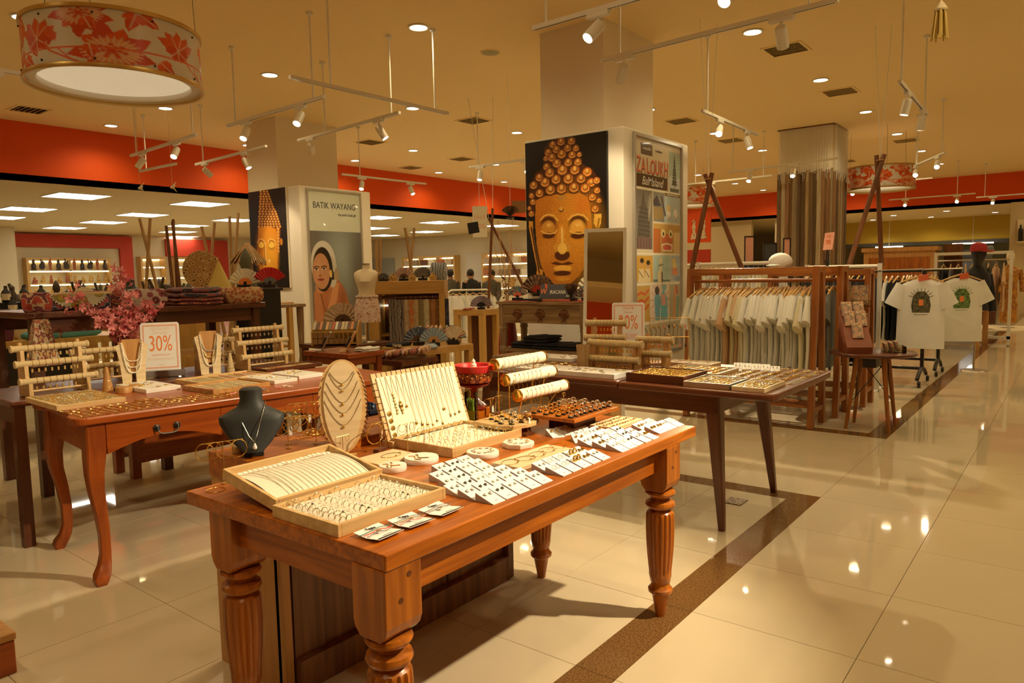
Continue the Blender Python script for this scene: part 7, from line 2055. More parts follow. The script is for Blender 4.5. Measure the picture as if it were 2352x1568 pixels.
chain_tray('steel-edged tray of small silver rings near the right table corner', -1.56, 3.375, .24, .27, .028, 'steel', 'velvet_tan', 5, 8, ['silver', 'antique_gold'], 'steel-edged')
chain_tray('pale tray of rings at the corner of the right table', -1.31, 3.375, .16, .30, .022, 'pale_pine', 'velvet', 4, 8, ['silver', 'antique_gold'], 'pale corner')
chain_tray('flat pine tray of chains and turquoise beads on the right table', -1.90, 3.76, .36, .32, .018, 'pine', 'velvet_tan', 5, 7, ['gold', 'antique_gold', 'bead_teal'], 'flat pine', l=.05)
chain_tray('small pine tray with a white roll at the back of the right table', -2.02, 4.10, .30, .16, .022, 'pine', 'velvet', 3, 4, ['pearl'], 'back pine', l=.06)
for i in range(7):
 for j in range(20):
  piece((-1.51+.062*i, 3.70+.030*j, .7605), R(90)+random.uniform(-.4, .4), random.choice(['antique_gold', 'gold', 'gold', 'bead_white']), .045, .006, .002)
for i in range(10):
 for j in range(12):
  piece((-2.95+.09*i, 3.62+.024*j, .7635), R(90)+random.uniform(-.6, .6), random.choice(['antique_gold', 'gold']), .05, .006, .002)
o = PIECES.build('jewellery_pieces', [M[q] for q in PMATS]); tag(o, 'countless small gilt pieces spread in the trays and over the right table', 'jewellery', None, 'stuff')
for i in range(9):
 earring_card((-1.60+.055*(i % 5)-.02*(i//5), 4.14+.055*(i//5), .7612), R(-75), 'silver', 'small white earring card at the back of the right table, %s from the left' % ORD[i], 'white cards on the right table', False)
bc = thing('bamboo_cup', 'brown bamboo cup standing left of the bracelet racks on the right table', 'cup', (-2.36, 3.70, RZ+.001))
MB().lathe([(.036, 0), (.040, .005), (.036, .05), (.038, .10), (.042, .145), (.037, .145), (.032, .1), (0, .02)], 20).build('cup', M['bamboo'], bc, smooth=True)
bracelet_rack('pale wooden rack in front of the second sale sign', (-2.18, 3.80, RZ+.001), R(-90), .36, [.06, .15], M['tan_wood'], 9, M['gold'], .021)
bracelet_rack('tall pale rack behind the bamboo cup', (-2.42, 4.08, RZ+.001), R(-70), .26, [.16, .25], M['tan_wood'], 6, M['gold'], .021)
bracelet_rack('short tan rack by the wire stand', (-1.99, 3.93, RZ+.001), R(-80), .22, [.09, .17], M['tan_wood'], 5, M['gold'], .02)
sale_sign('second 30% sale sign, tan-white with an orange border, before the comic poster', (-2.35, 4.24, RZ+.001), R(-62), [('YOGYA', .026, .252, 'ink_orange', .8), ('Discount', .02, .226, 'ink_pink', .8), ('30%', .135, .155, 'ink_orange', .58), ('折扣30%', .045, .065, 'ink_pink', .8)], .09)
we = thing('earring_wire_stand', 'tall wire stand of hanging earrings right of the second sale sign', 'earring stand', (-2.02, 4.17, RZ+.001), R(-60))
MB().box(-.06, .06, -.13, .13, 0, .012).build('base', M['tan_wood'], we)
for y in (-.12, .12): MB().rod((0, y, .012), (0, y, .29), .0025, 6).build('post', M['gold'], we)
for z in (.17, .29): MB().rod((0, -.12, z), (0, .12, z), .0022, 6).build('bar', M['gold'], we)
X0 = Matrix.Translation((-2.02, 4.17, RZ+.001)) @ Matrix.Rotation(R(-60), 4, 'Z')
for j, z in enumerate((.29, .17)):
 for i in range(7):
  o = MB().tube([(.003, 0, -.002), (.004, 0, -.05)], .001, 4).ball((.004, 0, -.055), (.004, .006, .012), 6, 4).build('drop_earring', M[['gold', 'antique_gold', 'thread_pink', 'dark_metal'][(i+j) % 4]], smooth=True)
  o.matrix_world = X0 @ T((0, -.10+.033*i, z)); tag(o, 'long drop earring on the wire stand, %s bar, %s from the left' % (ORD[j], ORD[i]), 'earring', 'drop earrings on the wire stand')
# floor socket
fb = thing('floor_socket', 'flat brushed floor socket cover set in the tiles under the right table', 'socket', (-1.53,4.024,0))
MB().box(-.055, .05, -.06, .06, 0.0003, .006).build('cover', M['weave'], fb, bevel=.002); MB().box(.015, .017, -.058, .058, .006, .0065).build('joint', M['black'], fb)
# ================================================================ WOODEN RACKS OF SHIRTS
def wood_rack(label, x0, x1, y0, y1, h, bar):
 t = thing('clothes_rack', label, 'clothes rack', ((x0+x1)/2, (y0+y1)/2, 0))
 hx, hy = (x1-x0)/2, (y1-y0)/2
 for sx in (-1, 1):
  for sy in (-1, 1):
   X = T((sx*hx, sy*hy, 0), rx=sy*math.atan2(hy*.55, h))
   MB().box(-.024, .024, -.03, .03, 0, h*1.004, 0, X).build('leg', M['rack_wood'], t, bevel=.003)
  MB().box(sx*hx-.018, sx*hx+.018, -hy+.02, hy-.02, .13, .17).build('end_rail', M['rack_wood'], t)
  MB().box(sx*hx-.02, sx*hx+.02, -hy*.5, hy*.5, h-.05, h-.005).build('end_cap', M['rack_wood'], t)
 MB().box(-hx, hx, -hy*.5-.02, -hy*.5+.02, h-.06, h).build('top_rail', M['rack_wood_x'], t, bevel=.003)
 MB().box(-hx, hx, hy*.5-.02, hy*.5+.02, h-.06, h).build('top_rail', M['rack_wood_x'], t, bevel=.003)
 MB().cyl(.014, -hx, hx, 12, 0, T((0, 0, bar), ry=R(90))).build('hanging_bar', M['rack_wood_x'], t, smooth=True)
 for i in range(5):
  y = -hy*.8+hy*1.6*i/4
  MB().box(-hx+.02, hx-.02, y-.02, y+.02, .17, .186).build('slat', M['rack_wood_x'], t)
 return t
wood_rack('brown wooden rack full of white t-shirts on pale wooden hangers', -2.86, -1.745, 6.26, 6.60, 1.36, 1.245)
n = 38
for i in range(n):
 m_ = 'shirt' if (i < 12 or i > 18) else ('shirt_peach' if i in (12, 13, 15) else 'shirt_cream')
 if i == 36: m_ = 'shirt_cream'
 shirt('%s t-shirt on the front wooden rack, %s from the left' % ({'shirt': 'white', 'shirt_peach': 'peach', 'shirt_cream': 'cream'}[m_], ORD[i]), (-2.795+.0268*i, 6.43, 1.243), R(random.uniform(-7, 7)), m_, 'shirts on the front wooden rack', random.uniform(.9, 1.04) if i % 6 else 1.1)
wood_rack('second brown wooden rack of dark shirts right behind the white shirts', -2.80, -1.70, 6.86, 7.20, 1.36, 1.245)
for i in range(9):
 shirt('dark navy t-shirt on the second wooden rack, %s from the right' % ORD[i], (-1.78-.05*i, 7.03, 1.243), R(random.uniform(-8, 8)), 'shirt_dark' if i % 3 else 'shirt_grey', 'dark shirts on the second wooden rack', 1.0)
wood_rack('third brown wooden rack behind the round side table', -2.55, -1.62, 7.55, 7.87, 1.33, 1.22)
for i in range(6):
 shirt('black t-shirt on the third wooden rack, %s from the right' % ORD[i], (-1.70-.07*i, 7.71, 1.218), R(random.uniform(-8, 8)), 'shirt_black', 'black shirts on the third wooden rack', 1.0)
o = MB().ball((0, 0, 0), (.11, .11, .085), 16, 8).ball((-.03, -.1, -.035), (.07, .08, .012), 12, 5).build('cap', mat('cap_white', (0.7, 0.66, 0.6), .8), None, (-2.25, 7.0, 1.30+.115), smooth=True); tag(o, 'pale cap lying on top of the second wooden rack', 'cap')
cs = thing('sign_holder', 'black forked stand with a red 20% card on the corner of the wooden racks', 'sign', (-1.76, 6.74, 1.365))
for s in (-1, 1): MB().rod((0, .02*s, 0), (0, .035*s, .12), .006, 6).rod((0, .02*s, 0), (0, .09*s, .05), .005, 6).build('fork', M['black'], cs)
MB().box(-.004, .004, -.03, .03, .10, .14).build('clip', M['black'], cs)
X = T((0, 0, .14), rz=R(-50), rx=R(-6))
MB().box(-.085, .085, -.003, .003, 0, .15, 0, X).build('card', M['ink_pink'], cs); text('20%', .07, M['ink_orange'], cs, X @ Vector((0, -.004, .06)), (R(90), 0, R(-50)), 'lettering', sx=.8); text('SALE', .035, M['ink_orange'], cs, X @ Vector((0, -.004, .115)), (R(90), 0, R(-50)), 'lettering')
# hung pole frames
for k, (px_, ang, apex, feet, lab) in enumerate((((-3.124,7.365,2.33), 38, None, ((-.19, -.02, 1.30), (.40, .05, 1.30)), 'slanting wooden pole frame hung above the white shirt rack'), ((-1.78,8.828,2.536), 38, None, ((-.32, .0, 1.36), (.07, .05, 1.36)), 'tall wooden pole frame hung above the side table by the aisle'))):
 t = thing('pole_tripod', lab, 'frame', (px_[0], px_[1], 0), R(ang))
 top = px_[2]
 for i, f_ in enumerate(feet):
  e = Vector((.03*(-1 if i else 1), .025*(1 if i else -1), top+.03)); f2 = Vector((f_[0], f_[1], f_[2]))
  MB().rod(f2, e, .027, 10, 0, .024).build('pole', M['walnut'], t, smooth=True)
 MB().torus(.034, .007, 14, 6, 0, T((0, 0, top-.03), s=(1, 1.4, 1))).build('binding', M['bamboo'], t, smooth=True)
 for s in (-1, 1): MB().rod((0, 0, top), (.10*s, .02*s, CEIL-.002), .0028, 5).build('hanging_wire', M['white_metal'], t)
# round side table with cards
st_ = thing('side_table', 'round dark wooden side table on four splayed legs with crossed wires', 'table', (-1.35, 6.60, 0))
MB().lathe([(0, .615), (.31, .615), (.33, .625), (.33, .64), (.322, .645), (0, .645)], 40).build('tabletop', M['dark_wood'], st_, smooth=True)
lg = [(-.16, -.16), (.165, -.155), (.155, .165), (-.165, .135)]
for x, y in lg: MB().rod((x, y, 0), (x*.62, y*.62, .615), .014, 10, 0, .021).build('leg', M['rack_wood'], st_, smooth=True)
for i in range(4):
 a, b = lg[i], lg[(i+1) % 4]
 MB().rod((a[0]*.85, a[1]*.85, .22), (b[0]*.66, b[1]*.66, .56), .004, 6).build('brace_wire', M['black'], st_)
MB().box(-.05, .05, -.12, .12, .52, .6).build('hub', M['black'], st_)
M['box_red'] = mat('box_redbrown', (0.24, 0.065, 0.025), .5)
cbx = thing('card_holder', 'sloping red-brown card holder with packets on the round side table', 'card holder', (-1.47, 6.50, .6455), R(-60))
MB().prism([(-.10, 0), (.13, 0), (.14, .05), (-.10, .34)], -.10, .10, 0, Matrix(((1, 0, 0, 0), (0, 0, -1, 0), (0, 1, 0, 0), (0, 0, 0, 1)))).build('box', M['box_red'], cbx)
MB().box(-.108, -.10, -.10, .10, 0, .37).build('back_card', M['tan_wood'], cbx)
M['packet'] = pattern('packet', [(0.6, 0.5, 0.42), (0.5, 0.15, 0.08), (0.55, 0.42, 0.25), (0.3, 0.2, 0.15)], 'voronoi', 30, .3)
for i, (x, y) in enumerate(((-.085, -.045), (-.085, .05), (-.02, -.04), (-.02, .05), (.06, 0))):
 o = MB().box(-.008, .008, -.042, .042, 0, .13).build('card_packet', M['packet'], None, Matrix.Translation((-1.47, 6.50, .6455)) @ Matrix.Rotation(R(-60), 4, 'Z') @ Vector((x+.03, y, .31-(x+.10)*1.18)), rot=(0, R(-24), R(-60))); tag(o, 'plastic-wrapped souvenir packet in the sloping holder, %s from the top' % ORD[i], 'packet', 'packets in the sloping card holder')
ab = thing('acrylic_tray', 'clear acrylic tray of small packets at the right of the round side table', 'tray', (-1.20, 6.63, .6455), R(20))
MB().box(-.08, .08, -.09, .09, 0, .004).box(-.08, .08, -.09, -.087, .004, .05).box(-.08, .08, .087, .09, .004, .05).box(.077, .08, -.087, .087, .004, .05).build('tray', M['acrylic'], ab)
for i in range(3): MB().box(-.06+.04*i, -.045+.04*i, -.07, .07, .005, .085, 0, T(ry=R(-12))).build('packet', M['packet'], ab)
pk = thing('magazine_rack', 'clear wire rack of colourful souvenir packets behind the round side table', 'rack', (-1.72, 7.36, 0), R(-55))
MB().rod((0, 0, .02), (0, 0, 1.22), .012, 8).lathe([(.14, 0), (.13, .015), (0, .02)], 20).build('stand', M['steel'], pk)
for j in range(2):
 MB().box(-.02, .09, -.17, .17, .72+.26*j, .725+.26*j).box(.088, .09, -.17, .17, .725+.26*j, .78+.26*j).build('pocket', M['acrylic'], pk)
 for i in range(3): MB().box(.01+.02*i, .02+.02*i, -.15+.03*i, .12+.015*i, .73+.26*j, .92+.26*j).build('packet', M['packet'], pk)
# black rails of t-shirts by the aisle
def black_rail(label, x0, x1, y, h, wy):
 t = thing('clothes_rail', label, 'clothes rail', ((x0+x1)/2, y, 0)); hx = (x1-x0)/2
 MB().rod((-hx, 0, h), (hx, 0, h), .016, 10).build('bar', M['black'], t, smooth=True)
 for s in (-1, 1):
  MB().box(s*hx-.018, s*hx+.018, -.018, .018, .18, h).build('post', M['black'], t)
  MB().tube([(s*hx, -wy, .09), (s*hx, -wy*.6, .15), (s*hx, 0, .20), (s*hx, wy*.6, .15), (s*hx, wy, .09)], .022, 8).build('foot', M['black'], t, smooth=True)
  for u in (-1, 1): MB().lathe([(0, -.016), (.03, -.014), (.038, 0), (.03, .014), (0, .016)], 14, 0, T((s*hx+.02, u*wy, .038), ry=R(90))).build('caster', M['black'], t, smooth=True)
 MB().box(-hx, hx, -.03, .03, .17, .20).build('base_bar', M['black'], t)
 return t
black_rail('black wheeled rail of t-shirts beside the aisle, nearer of two', -2.75, -1.40, 9.37, 1.30, .29)
black_rail('black wheeled rail beside the aisle, farther of two', -2.6, -1.37, 10.34, 1.30, .25)
for i in range(14):
 shirt('black t-shirt on the nearer wheeled rail, %s from the right' % ORD[i], (-1.55-.06*i, 9.37, 1.298), R(random.uniform(-6, 6)), 'shirt_black' if i != 4 else 'shirt', 'shirts on the nearer wheeled rail', 1.0)
for i in range(8):
 shirt('white t-shirt on the farther wheeled rail, %s from the right' % ORD[i], (-1.42-.045*i, 10.34, 1.298), R(random.uniform(-6, 6)), 'shirt', 'shirts on the farther wheeled rail', 1.0)
for k, (x, y, rz, lab) in enumerate(((-1.30, 8.52, -78, 'large white t-shirt with a dark emblem print facing the aisle'), (-1.06, 9.55, -66, 'second white t-shirt with a green print half behind the first'))):
 t = shirt(lab, (x, y, 1.318), R(rz), 'shirt', None, 1.04, kind='printed_t_shirt')
 pr = thing('tmp', '', '') if False else None
 blob = MB()
 mm = mat('print_ink', (0.10, 0.09, 0.04) if k == 0 else (0.12, 0.2, 0.06), .8, var=.9, vscale=45)
 pts = [(-.075, -.43), (.075, -.43), (.085, -.36), (.07, -.27), (.035, -.22), (-.035, -.22), (-.07, -.27), (-.085, -.36)]
 XY_ = Matrix(((0, 0, 1, 0), (1, 0, 0, 0), (0, 1, 0, 0), (0, 0, 0, 1)))
 b_ = MB().prism(pts, .022, .0242, 0, XY_).build('emblem_print', mm, t)
 for i in range(9):
  a = R(20+17.5*i)
  MB().rod((.0235, .075*math.cos(a), -.30+.075*math.sin(a)), (.0235, .115*math.cos(a), -.30+.115*math.sin(a)), .002, 4).build('ray', mm, b_)
 MB().box(.0245, .026, -.02, .02, -.36, -.30).build('face', M['ink_orange'], b_)
 MB().box(.0225, .0240, -.06, .06, -.452, -.447).build('printed_line', mm, b_)
 MB().box(.024, .028, -.045, .045, -.115, -.055, 0, T(rx=R(10))).build('price_tag', M['zal'], t)
 hk = MB().rod((0, 0, .015), (-.0, .0, .016), .001, 4)
 MB().rod((.013, 0, .0), (-.15, .62*(-1 if k else -1), -.01), .008, 6).build('arm', M['steel'], t)
# mannequin in black with a red cap, counter, arch rail, far figures
def half_mannequin(label, loc, rz, top, head, cap=None, base=.9, skirt=None):
 t = thing('mannequin', label, 'mannequin', loc, rz)
 b = base
 MB().loft([ring_(0, 0, b, .13, .16), ring_(0, 0, b+.14, .11, .145), ring_(.01, 0, b+.34, .13, .18), ring_(0, 0, b+.46, .10, .20), ring_(0, 0, b+.52, .06, .10), ring_(0, 0, b+.56, .05, .055)]).build('top', top, t, smooth=True)
 for s in (-1, 1): MB().tube([(0, .19*s, b+.45), (.02, .24*s, b+.22), (.06, .23*s, b-.02)], [.06, .05, .045], 10).build('sleeve', top, t, smooth=True)
 MB().loft([ring_(0, 0, b+.55, .045, .045), ring_(.01, 0, b+.62, .06, .055), ring_(.015, 0, b+.70, .092, .075), ring_(.01, 0, b+.78, .09, .072), ring_(0, 0, b+.82, .05, .04)]).build('head', head, t, smooth=True)
 if skirt: MB().loft([ring_(0, 0, .12, .14, .17), ring_(0, 0, b*.6, .14, .17), ring_(0, 0, b+.02, .125, .155)]).build('skirt', skirt, t, smooth=True)
 else: MB().rod((0, 0, .02), (0, 0, b+.02), .014, 8).build('pole', M['steel'], t)
 MB().lathe([(.15, 0), (.14, .012), (0, .02)], 24).build('base', M['steel'], t, smooth=True)
 if cap:
  MB().loft([ring_(.01, 0, b+.745, .102, .09), ring_(.01, 0, b+.80, .098, .086), ring_(.005, 0, b+.845, .07, .06), ring_(0, 0, b+.86, .02, .02)]).build('cap', cap, t, smooth=True)
  MB().ball((.13, 0, b+.745), (.085, .07, .012), 12, 5).build('cap_peak', cap, t, smooth=True)
 return t
half_mannequin('mannequin in a black long-sleeved top and a red cap behind the white t-shirts', (-1.05, 10.95, 0), R(-30), M['black_cloth'], M['black'], mat('cap_red', (0.36, 0.02, 0.02), .8), .78)
co = thing('display_table', 'orange-brown counter table of folded clothes beside the aisle beyond the t-shirts', 'table', (-1.75, 14.1, 0))
MB().box(-.5, .52, -.5, .9, .76, .80).build('tabletop', M['tan_wood'], co); MB().box(-.46, .5, -.46, .86, .60, .76).build('apron', M['tan_wood'], co)
for x in (-.44, .47):
 for y in (-.44, .84): MB().box(x-.04, x+.04, y-.04, y+.04, 0, .6).build('leg', M['tan_wood'], co)
for i in range(10):
 folded('folded_shirt', 'folded colourful shirt on the orange-brown counter, %s of the pile' % ORD[i], 'shirt', (-1.52+.22*(i % 2)-.05, 13.85+.16*(i//4), .80+.055*(i % 4)), R(10*i), .26, .3, .05, [M['tex_orange'], M['cloth_cream'], M['tex_bluewhite'], M['shirt_grey']][i % 4], 1)['group'] = 'folded shirts on the counter'
al = thing('clothes_rail', 'pale square-framed rail of dark clothes at the right by the aisle', 'clothes rail', (-1.55, 15.4, 0))
MB().box(-.6, -.55, -.03, .03, 0, 1.55).box(.55, .6, -.03, .03, 0, 1.55).box(-.6, .6, -.03, .03, 1.55, 1.60).box(-.6, .6, -.03, .03, .05, .10).build('frame', M['white_metal'], al)
MB().rod((-.55, 0, 1.45), (.55, 0, 1.45), .014, 8).build('bar', M['steel'], al)
for i in range(9):
 shirt('dark garment in the pale square frame, %s from the left' % ORD[i], (-2.0+.115*i, 15.4, 1.45), R(random.uniform(-8, 8)), ['shirt_dark', 'shirt_grey', 'shirt_black', 'shirt_peach'][i % 4 if i < 8 else 3], 'garments in the pale square frame', 1.15)
M['tex_batik_gold'] = pattern('tex_batik_gold', [(0.55, 0.24, 0.03), (0.36, 0.14, 0.03), (0.62, 0.36, 0.08)], 'noise', 12)
half_mannequin('grey-headed mannequin in a dark dress beside the tan wall', (-1.55, 18.3, 0), R(-60), M['clothes_grey'], M['shirt_grey'], None, .95, M['dark_wood_z'])
half_mannequin('mannequin in an orange batik dress at the right picture edge', (-1.22, 18.9, 0), R(-60), M['tex_batik_gold'], M['ivory'], None, .80, M['tex_batik_gold'])
o = MB().box(-1.75, -.9, 18.0, 19.5, .0006, .012).build('display_platform', M['ivory']); tag(o, 'low pale platform under the mannequins at the far right', 'platform')
tw = struct(MB().box(-1.62, 4.2, 24.5, 24.7, 0, 3.08).build('wall_far_right', M['wall']))
ni = thing('wall_niche', 'pale wall panel holding five dark bottles at the far right', 'shelf', (-1.15, 24.48, 1.98))
MB().box(-.30, .42, -.02, .0, -.05, .62).build('panel', M['ivory'], ni)
for i in range(5): MB().lathe([(.045, 0), (.05, .05), (.05, .32), (.02, .38), (.02, .45), (0, .45)], 12, 0, T((-.22+.13*i, -.08, .02))).build('bottle', M['black'], ni, smooth=True)
MB().box(-.30, .42, -.15, -.02, .0, .02).build('shelf', M['ivory'], ni)
# plank-clad column
pc = struct(MB().box(-4.53, -3.60, 13.98, 14.80, 0, CEIL).build('trim_9', M['column']))
struct(MB().box(-4.57, -3.56, 13.94, 14.84, CEIL-.02, CEIL-.001).build('trim_10', M['walnut']))
pcol = [wood('plank_%d' % i, c, [v*1.6 for v in c], 'z', .6) for i, c in enumerate(((.12, .075, .035), (.30, .21, .10), (.10, .06, .03), (.22, .17, .10), (.20, .11, .05), (.36, .29, .19)))]
x = -4.56; i = 0
while x < -3.60:
 w_ = [.09, .065, .075, .055, .085, .06][i % 6]; w_ = min(w_, -3.575-x)
 MB().box(x, x+w_-.004, 13.935-.012*(i % 3), 13.98, 0.01, 3.12+.03*math.sin(i*2.1)).build('plank', pcol[(i*5+i//3) % 6], pc); x += w_; i += 1
y = 13.94
while y < 14.82:
 w_ = [.10, .08, .12, .09][i % 4]
 MB().box(-3.60, -3.565+.012*(i % 3), y, y+w_-.005, 0.01, 3.10+.03*math.sin(i*2.1)).build('plank', pcol[(i*5) % 6], pc); y += w_; i += 1
cu_ = MB()
for i in range(44): cu_.rod((-4.54+.0215*i, 13.93-.01*(i % 2), 3.02+.08*math.sin(i*1.7)), (-4.54+.0215*i, 13.93-.01*(i % 2), 3.905), .0035, 4)
for i in range(34): cu_.rod((-3.55+.01*(i % 2), 13.95+.026*i, 3.02+.08*math.sin(i*1.9)), (-3.55+.01*(i % 2), 13.95+.026*i, 3.905), .0035, 4)
o = cu_.build('bead_curtain', M['white']); o['label'] = 'white string bead curtain hanging round the top of the plank column'; o['category'] = 'curtain'; o['kind'] = 'stuff'
# frames on a black box, rails and tables deep in the shop
bx_ = thing('display_plinth', 'black flared box carrying three picture frames before the plank column', 'plinth', (-3.05, 8.9, 0), R(20))
MB().prism([(-.30, 0), (.30, 0), (.30, 1.2), (-.30, 1.2)], -.15, .15, 0, T(rx=R(90))).build('body', M['black'], bx_); MB().prism([(-.34, 1.2), (.34, 1.2), (.28, 1.40), (-.28, 1.40)], -.16, .16, 0, T(rx=R(90))).build('flared_top', M['black'], bx_)
Xb_ = Matrix.Translation((-3.05, 8.9, 1.40)) @ Matrix.Rotation(R(20), 4, 'Z')
for i, (x, w_, h_, mm, lab) in enumerate(((-.18, .12, .36, 'ink_pink', 'narrow black frame with a pink price list, left of three'), (.06, .16, .27, 'slate', 'black-framed dark picture in the middle of three'), (.25, .09, .32, 'ink_pink', 'narrow black frame with a pink list, right of three'))):
 f_ = thing('picture_frame', lab, 'picture', Xb_ @ Vector((x, 0, .0005)), R(32))
 MB().box(-w_/2, -w_/2+.012, -.01, .01, 0, h_).box(w_/2-.012, w_/2, -.01, .01, 0, h_).box(-w_/2+.012, w_/2-.012, -.01, .01, 0, .012).box(-w_/2+.012, w_/2-.012, -.01, .01, h_-.012, h_).build('frame', M['black'], f_)
 MB().box(-w_/2+.012, w_/2-.012, -.004, .004, .012, h_-.012).build('print', M[mm], f_)
def far_rail(label, x0, x1, y, h, n_, ms, nm, g):
 t = thing('clothes_rail', label, 'clothes rail', ((x0+x1)/2, y, 0)); hx = (x1-x0)/2
 MB().rod((-hx, 0, h), (hx, 0, h), .02, 8).build('bar', M['white_metal'], t)
 for s in (-1, 1): MB().box(s*hx-.02, s*hx+.02, -.02, .02, 0, h+.03).box(s*hx-.02, s*hx+.02, -.25, .25, 0, .03).build('post', M['white_metal'], t)
 for i in range(n_):
  shirt('%s on the %s, %s from the left' % (nm, g.split(' on the ')[1], ORD[i]), (x0+.06+(x1-x0-.12)*i/(n_-1), y, h), R(random.uniform(-8, 8)), ms[i % len(ms)], g, 1.05)
far_rail('white rail of pale garments seen over the front wooden rack', -3.55, -2.55, 8.1, 1.42, 16, ['shirt', 'shirt_cream', 'shirt'], 'pale garment', 'garments on the pale rail')
far_rail('rail of dark garments on black hangers behind the wooden racks', -2.45, -1.70, 8.55, 1.36, 12, ['shirt_black', 'shirt_dark'], 'dark garment', 'garments on the dark rail')
far_rail('rail of beige garments far behind the pole frame', -5.6, -4.3, 11.5, 1.45, 14, ['shirt_cream', 'shirt_grey', 'shirt_peach'], 'beige garment', 'garments on the beige rail')
# ================================================================ FAR LEFT AND BACK OF THE STORE
M['red_portal'] = mat('red_portal', (0.45, 0.035, 0.008), .7)
def portal(x, y0, y1, z1, wd, name):
 struct(MB().box(x, x+.12, y0, y1, z1-wd, z1).box(x, x+.12, y1-wd, y1, 0, z1-wd).build(name, M['red_portal']))
portal(-26.2, 8.25, 11.9, 2.95, .42, 'trim_11'); portal(-26.2, 13.1, 15.5, 2.90, .62, 'trim_12')
struct(MB().box(-26.2, -24.0, -3.2, 7.7, 0, LOW).build('wall_block_left', M['wall']))
def statue_mb(k):
 mb = MB()
 if k == 0: mb.lathe([(.08, 0), (.09, .03), (.06, .06), (.075, .12), (.06, .2), (.03, .24), (.045, .28), (.04, .33), (.015, .38), (0, .40)], 10)
 elif k == 1: mb.lathe([(.10, 0), (.11, .05), (.07, .1), (.08, .16), (.035, .2), (.045, .25), (.02, .29), (0, .31)], 10).ball((.05, .06, .12), (.04, .04, .07), 8, 5)
 elif k == 2: mb.ball((0, 0, .12), (.09, .12, .12), 10, 6).ball((0, .1, .22), (.06, .07, .08), 8, 5).rod((0, -.05, .2), (0, -.12, .36), .02, 6).rod((0, .02, .2), (.02, .06, .38), .02, 6)
 else: mb.lathe([(.05, 0), (.06, .02), (.03, .05), (.05, .2), (.055, .26), (.03, .32), (.035, .38), (0, .42)], 10)
 return mb
M['st_dark'] = mat('statue_dark', (0.05, 0.03, 0.018), .5); M['st_gold'] = mat('statue_gold', (0.55, 0.32, 0.08), .35, .5); M['st_pale'] = mat('statue_pale', (0.5, 0.42, 0.3), .6); M['st_red'] = mat('statue_red', (0.35, 0.09, 0.03), .5); M['st_green'] = mat('statue_stone', (0.10, 0.10, 0.06), .8)
STM = {}
def statue(label, loc, k, m, s, g=None, rz=0):
 if (k, m) not in STM: STM[(k, m)] = statue_mb(k).mesh('statuette', M[m], True)
 o = bpy.data.objects.new('statuette', STM[(k, m)]); COL.objects.link(o); o.location = loc; o.scale = (s, s, s); o.rotation_euler = (0, 0, rz)
 return tag(o, label, 'statuette', g)
def wall_shelf(label, loc, rz, wd, h, nsh, nb):
 """lit wooden shelf unit: back to local -y... front faces local +x"""
 t = thing('shelf_unit', label, 'shelf', loc, rz)
 MB().box(0, .34, -wd/2, -wd/2+.07, 0, h).box(0, .34, wd/2-.07, wd/2, 0, h).box(0, .34, -wd/2+.07, wd/2-.07, h-.08, h).build('frame', M['yellow_wood'], t)
 for i in range(1, nb): MB().box(0, .32, -wd/2+wd*i/nb-.03, -wd/2+wd*i/nb+.03, 0, h-.08).build('divider', M['yellow_wood'], t)
 for i in range(nsh):
  z = h*.02+(h*.66)*i/(nsh-1)
  s_ = MB().box(.0, .32, -wd/2+.07, wd/2-.07, z, z+.035).build('shelf_board', M['ivory'], t)
  MB().box(.30, .325, -wd/2+.07, wd/2-.07, z-.03, z-.001).build('light_strip', M['strip_glow'], s_)
 MB().box(.02, .05, -wd/2+.1, wd/2-.1, h-.12, h-.085).build('light_strip', M['strip_glow'], t)
 return t
wall_shelf('lit wooden shelf unit of statuettes on the far left wall', (-26.2, 9.8, .88), 0, 2.5, 1.30, 3, 2)
for j, (mm, kk) in enumerate((('st_gold', (0, 1, 3)), ('st_red', (1, 2, 0)), ('st_dark', (0, 2, 3)))):
 for i in range(10):
  z = .88+1.30*(.02+.66*j/2)+.036
  m_ = ['st_gold', 'st_pale', 'st_gold'][i % 3] if j == 0 else (['st_red', 'st_gold'][i % 2 if i < 5 else 1] if j == 1 else ['st_dark', 'st_dark', 'st_red'][i % 3])
  statue('%s statuette on the %s lit shelf at far left, %s from the left' % ({'st_gold': 'gold', 'st_pale': 'pale', 'st_red': 'red', 'st_dark': 'dark'}[m_], ['lower', 'middle', 'upper'][j], ORD[i]), (-25.88, 8.75+.235*i, z), kk[i % 3], m_, .72 if j < 2 else .95, 'statuettes on the lit shelves', i)
for (lx, ly, w_) in ((-26.2, 12.5, .9), (-26.2, 14.1, 1.7)):
 wall_shelf('lit wooden shelf unit with bags %s' % ('between the two red portals' if ly < 13 else 'inside the second red portal'), (lx, ly, 1.1), 0, w_, 1.15, 3, 1)
def nshelf(label, x, wd, z0, h, nb):
 return wall_shelf(label, (x, 21.7, z0), R(-90), wd, h, 3, nb)
nshelf('lit wooden shelf unit of handbags on the far wall behind the blue scarf', -21.1, 3.0, .95, 1.25, 3)
nshelf('lit wooden shelf unit of bags on the far wall behind the crossed poles', -16.9, 2.6, .85, 1.38, 2)
def handbag(label, loc, rz, m, s, g):
 t = thing('handbag', label, 'bag', loc, rz, g); t.scale = (s, s, s)
 MB().prism([(-.14, 0), (.14, 0), (.17, .2), (-.17, .2)], -.05, .05, 0, T(rx=R(90))).build('body', m, t)
 MB().torus(.09, .01, 12, 6, 0, T((0, 0, .2), rx=R(90)), 0, PI).build('handle', m, t, smooth=True)
hbm = [mat('bag_rust', (.4, .13, .04), .6), M['weave_cream'], M['weave'], mat('bag_brown', (.15, .06, .03), .5), M['ivory']]
n = 0
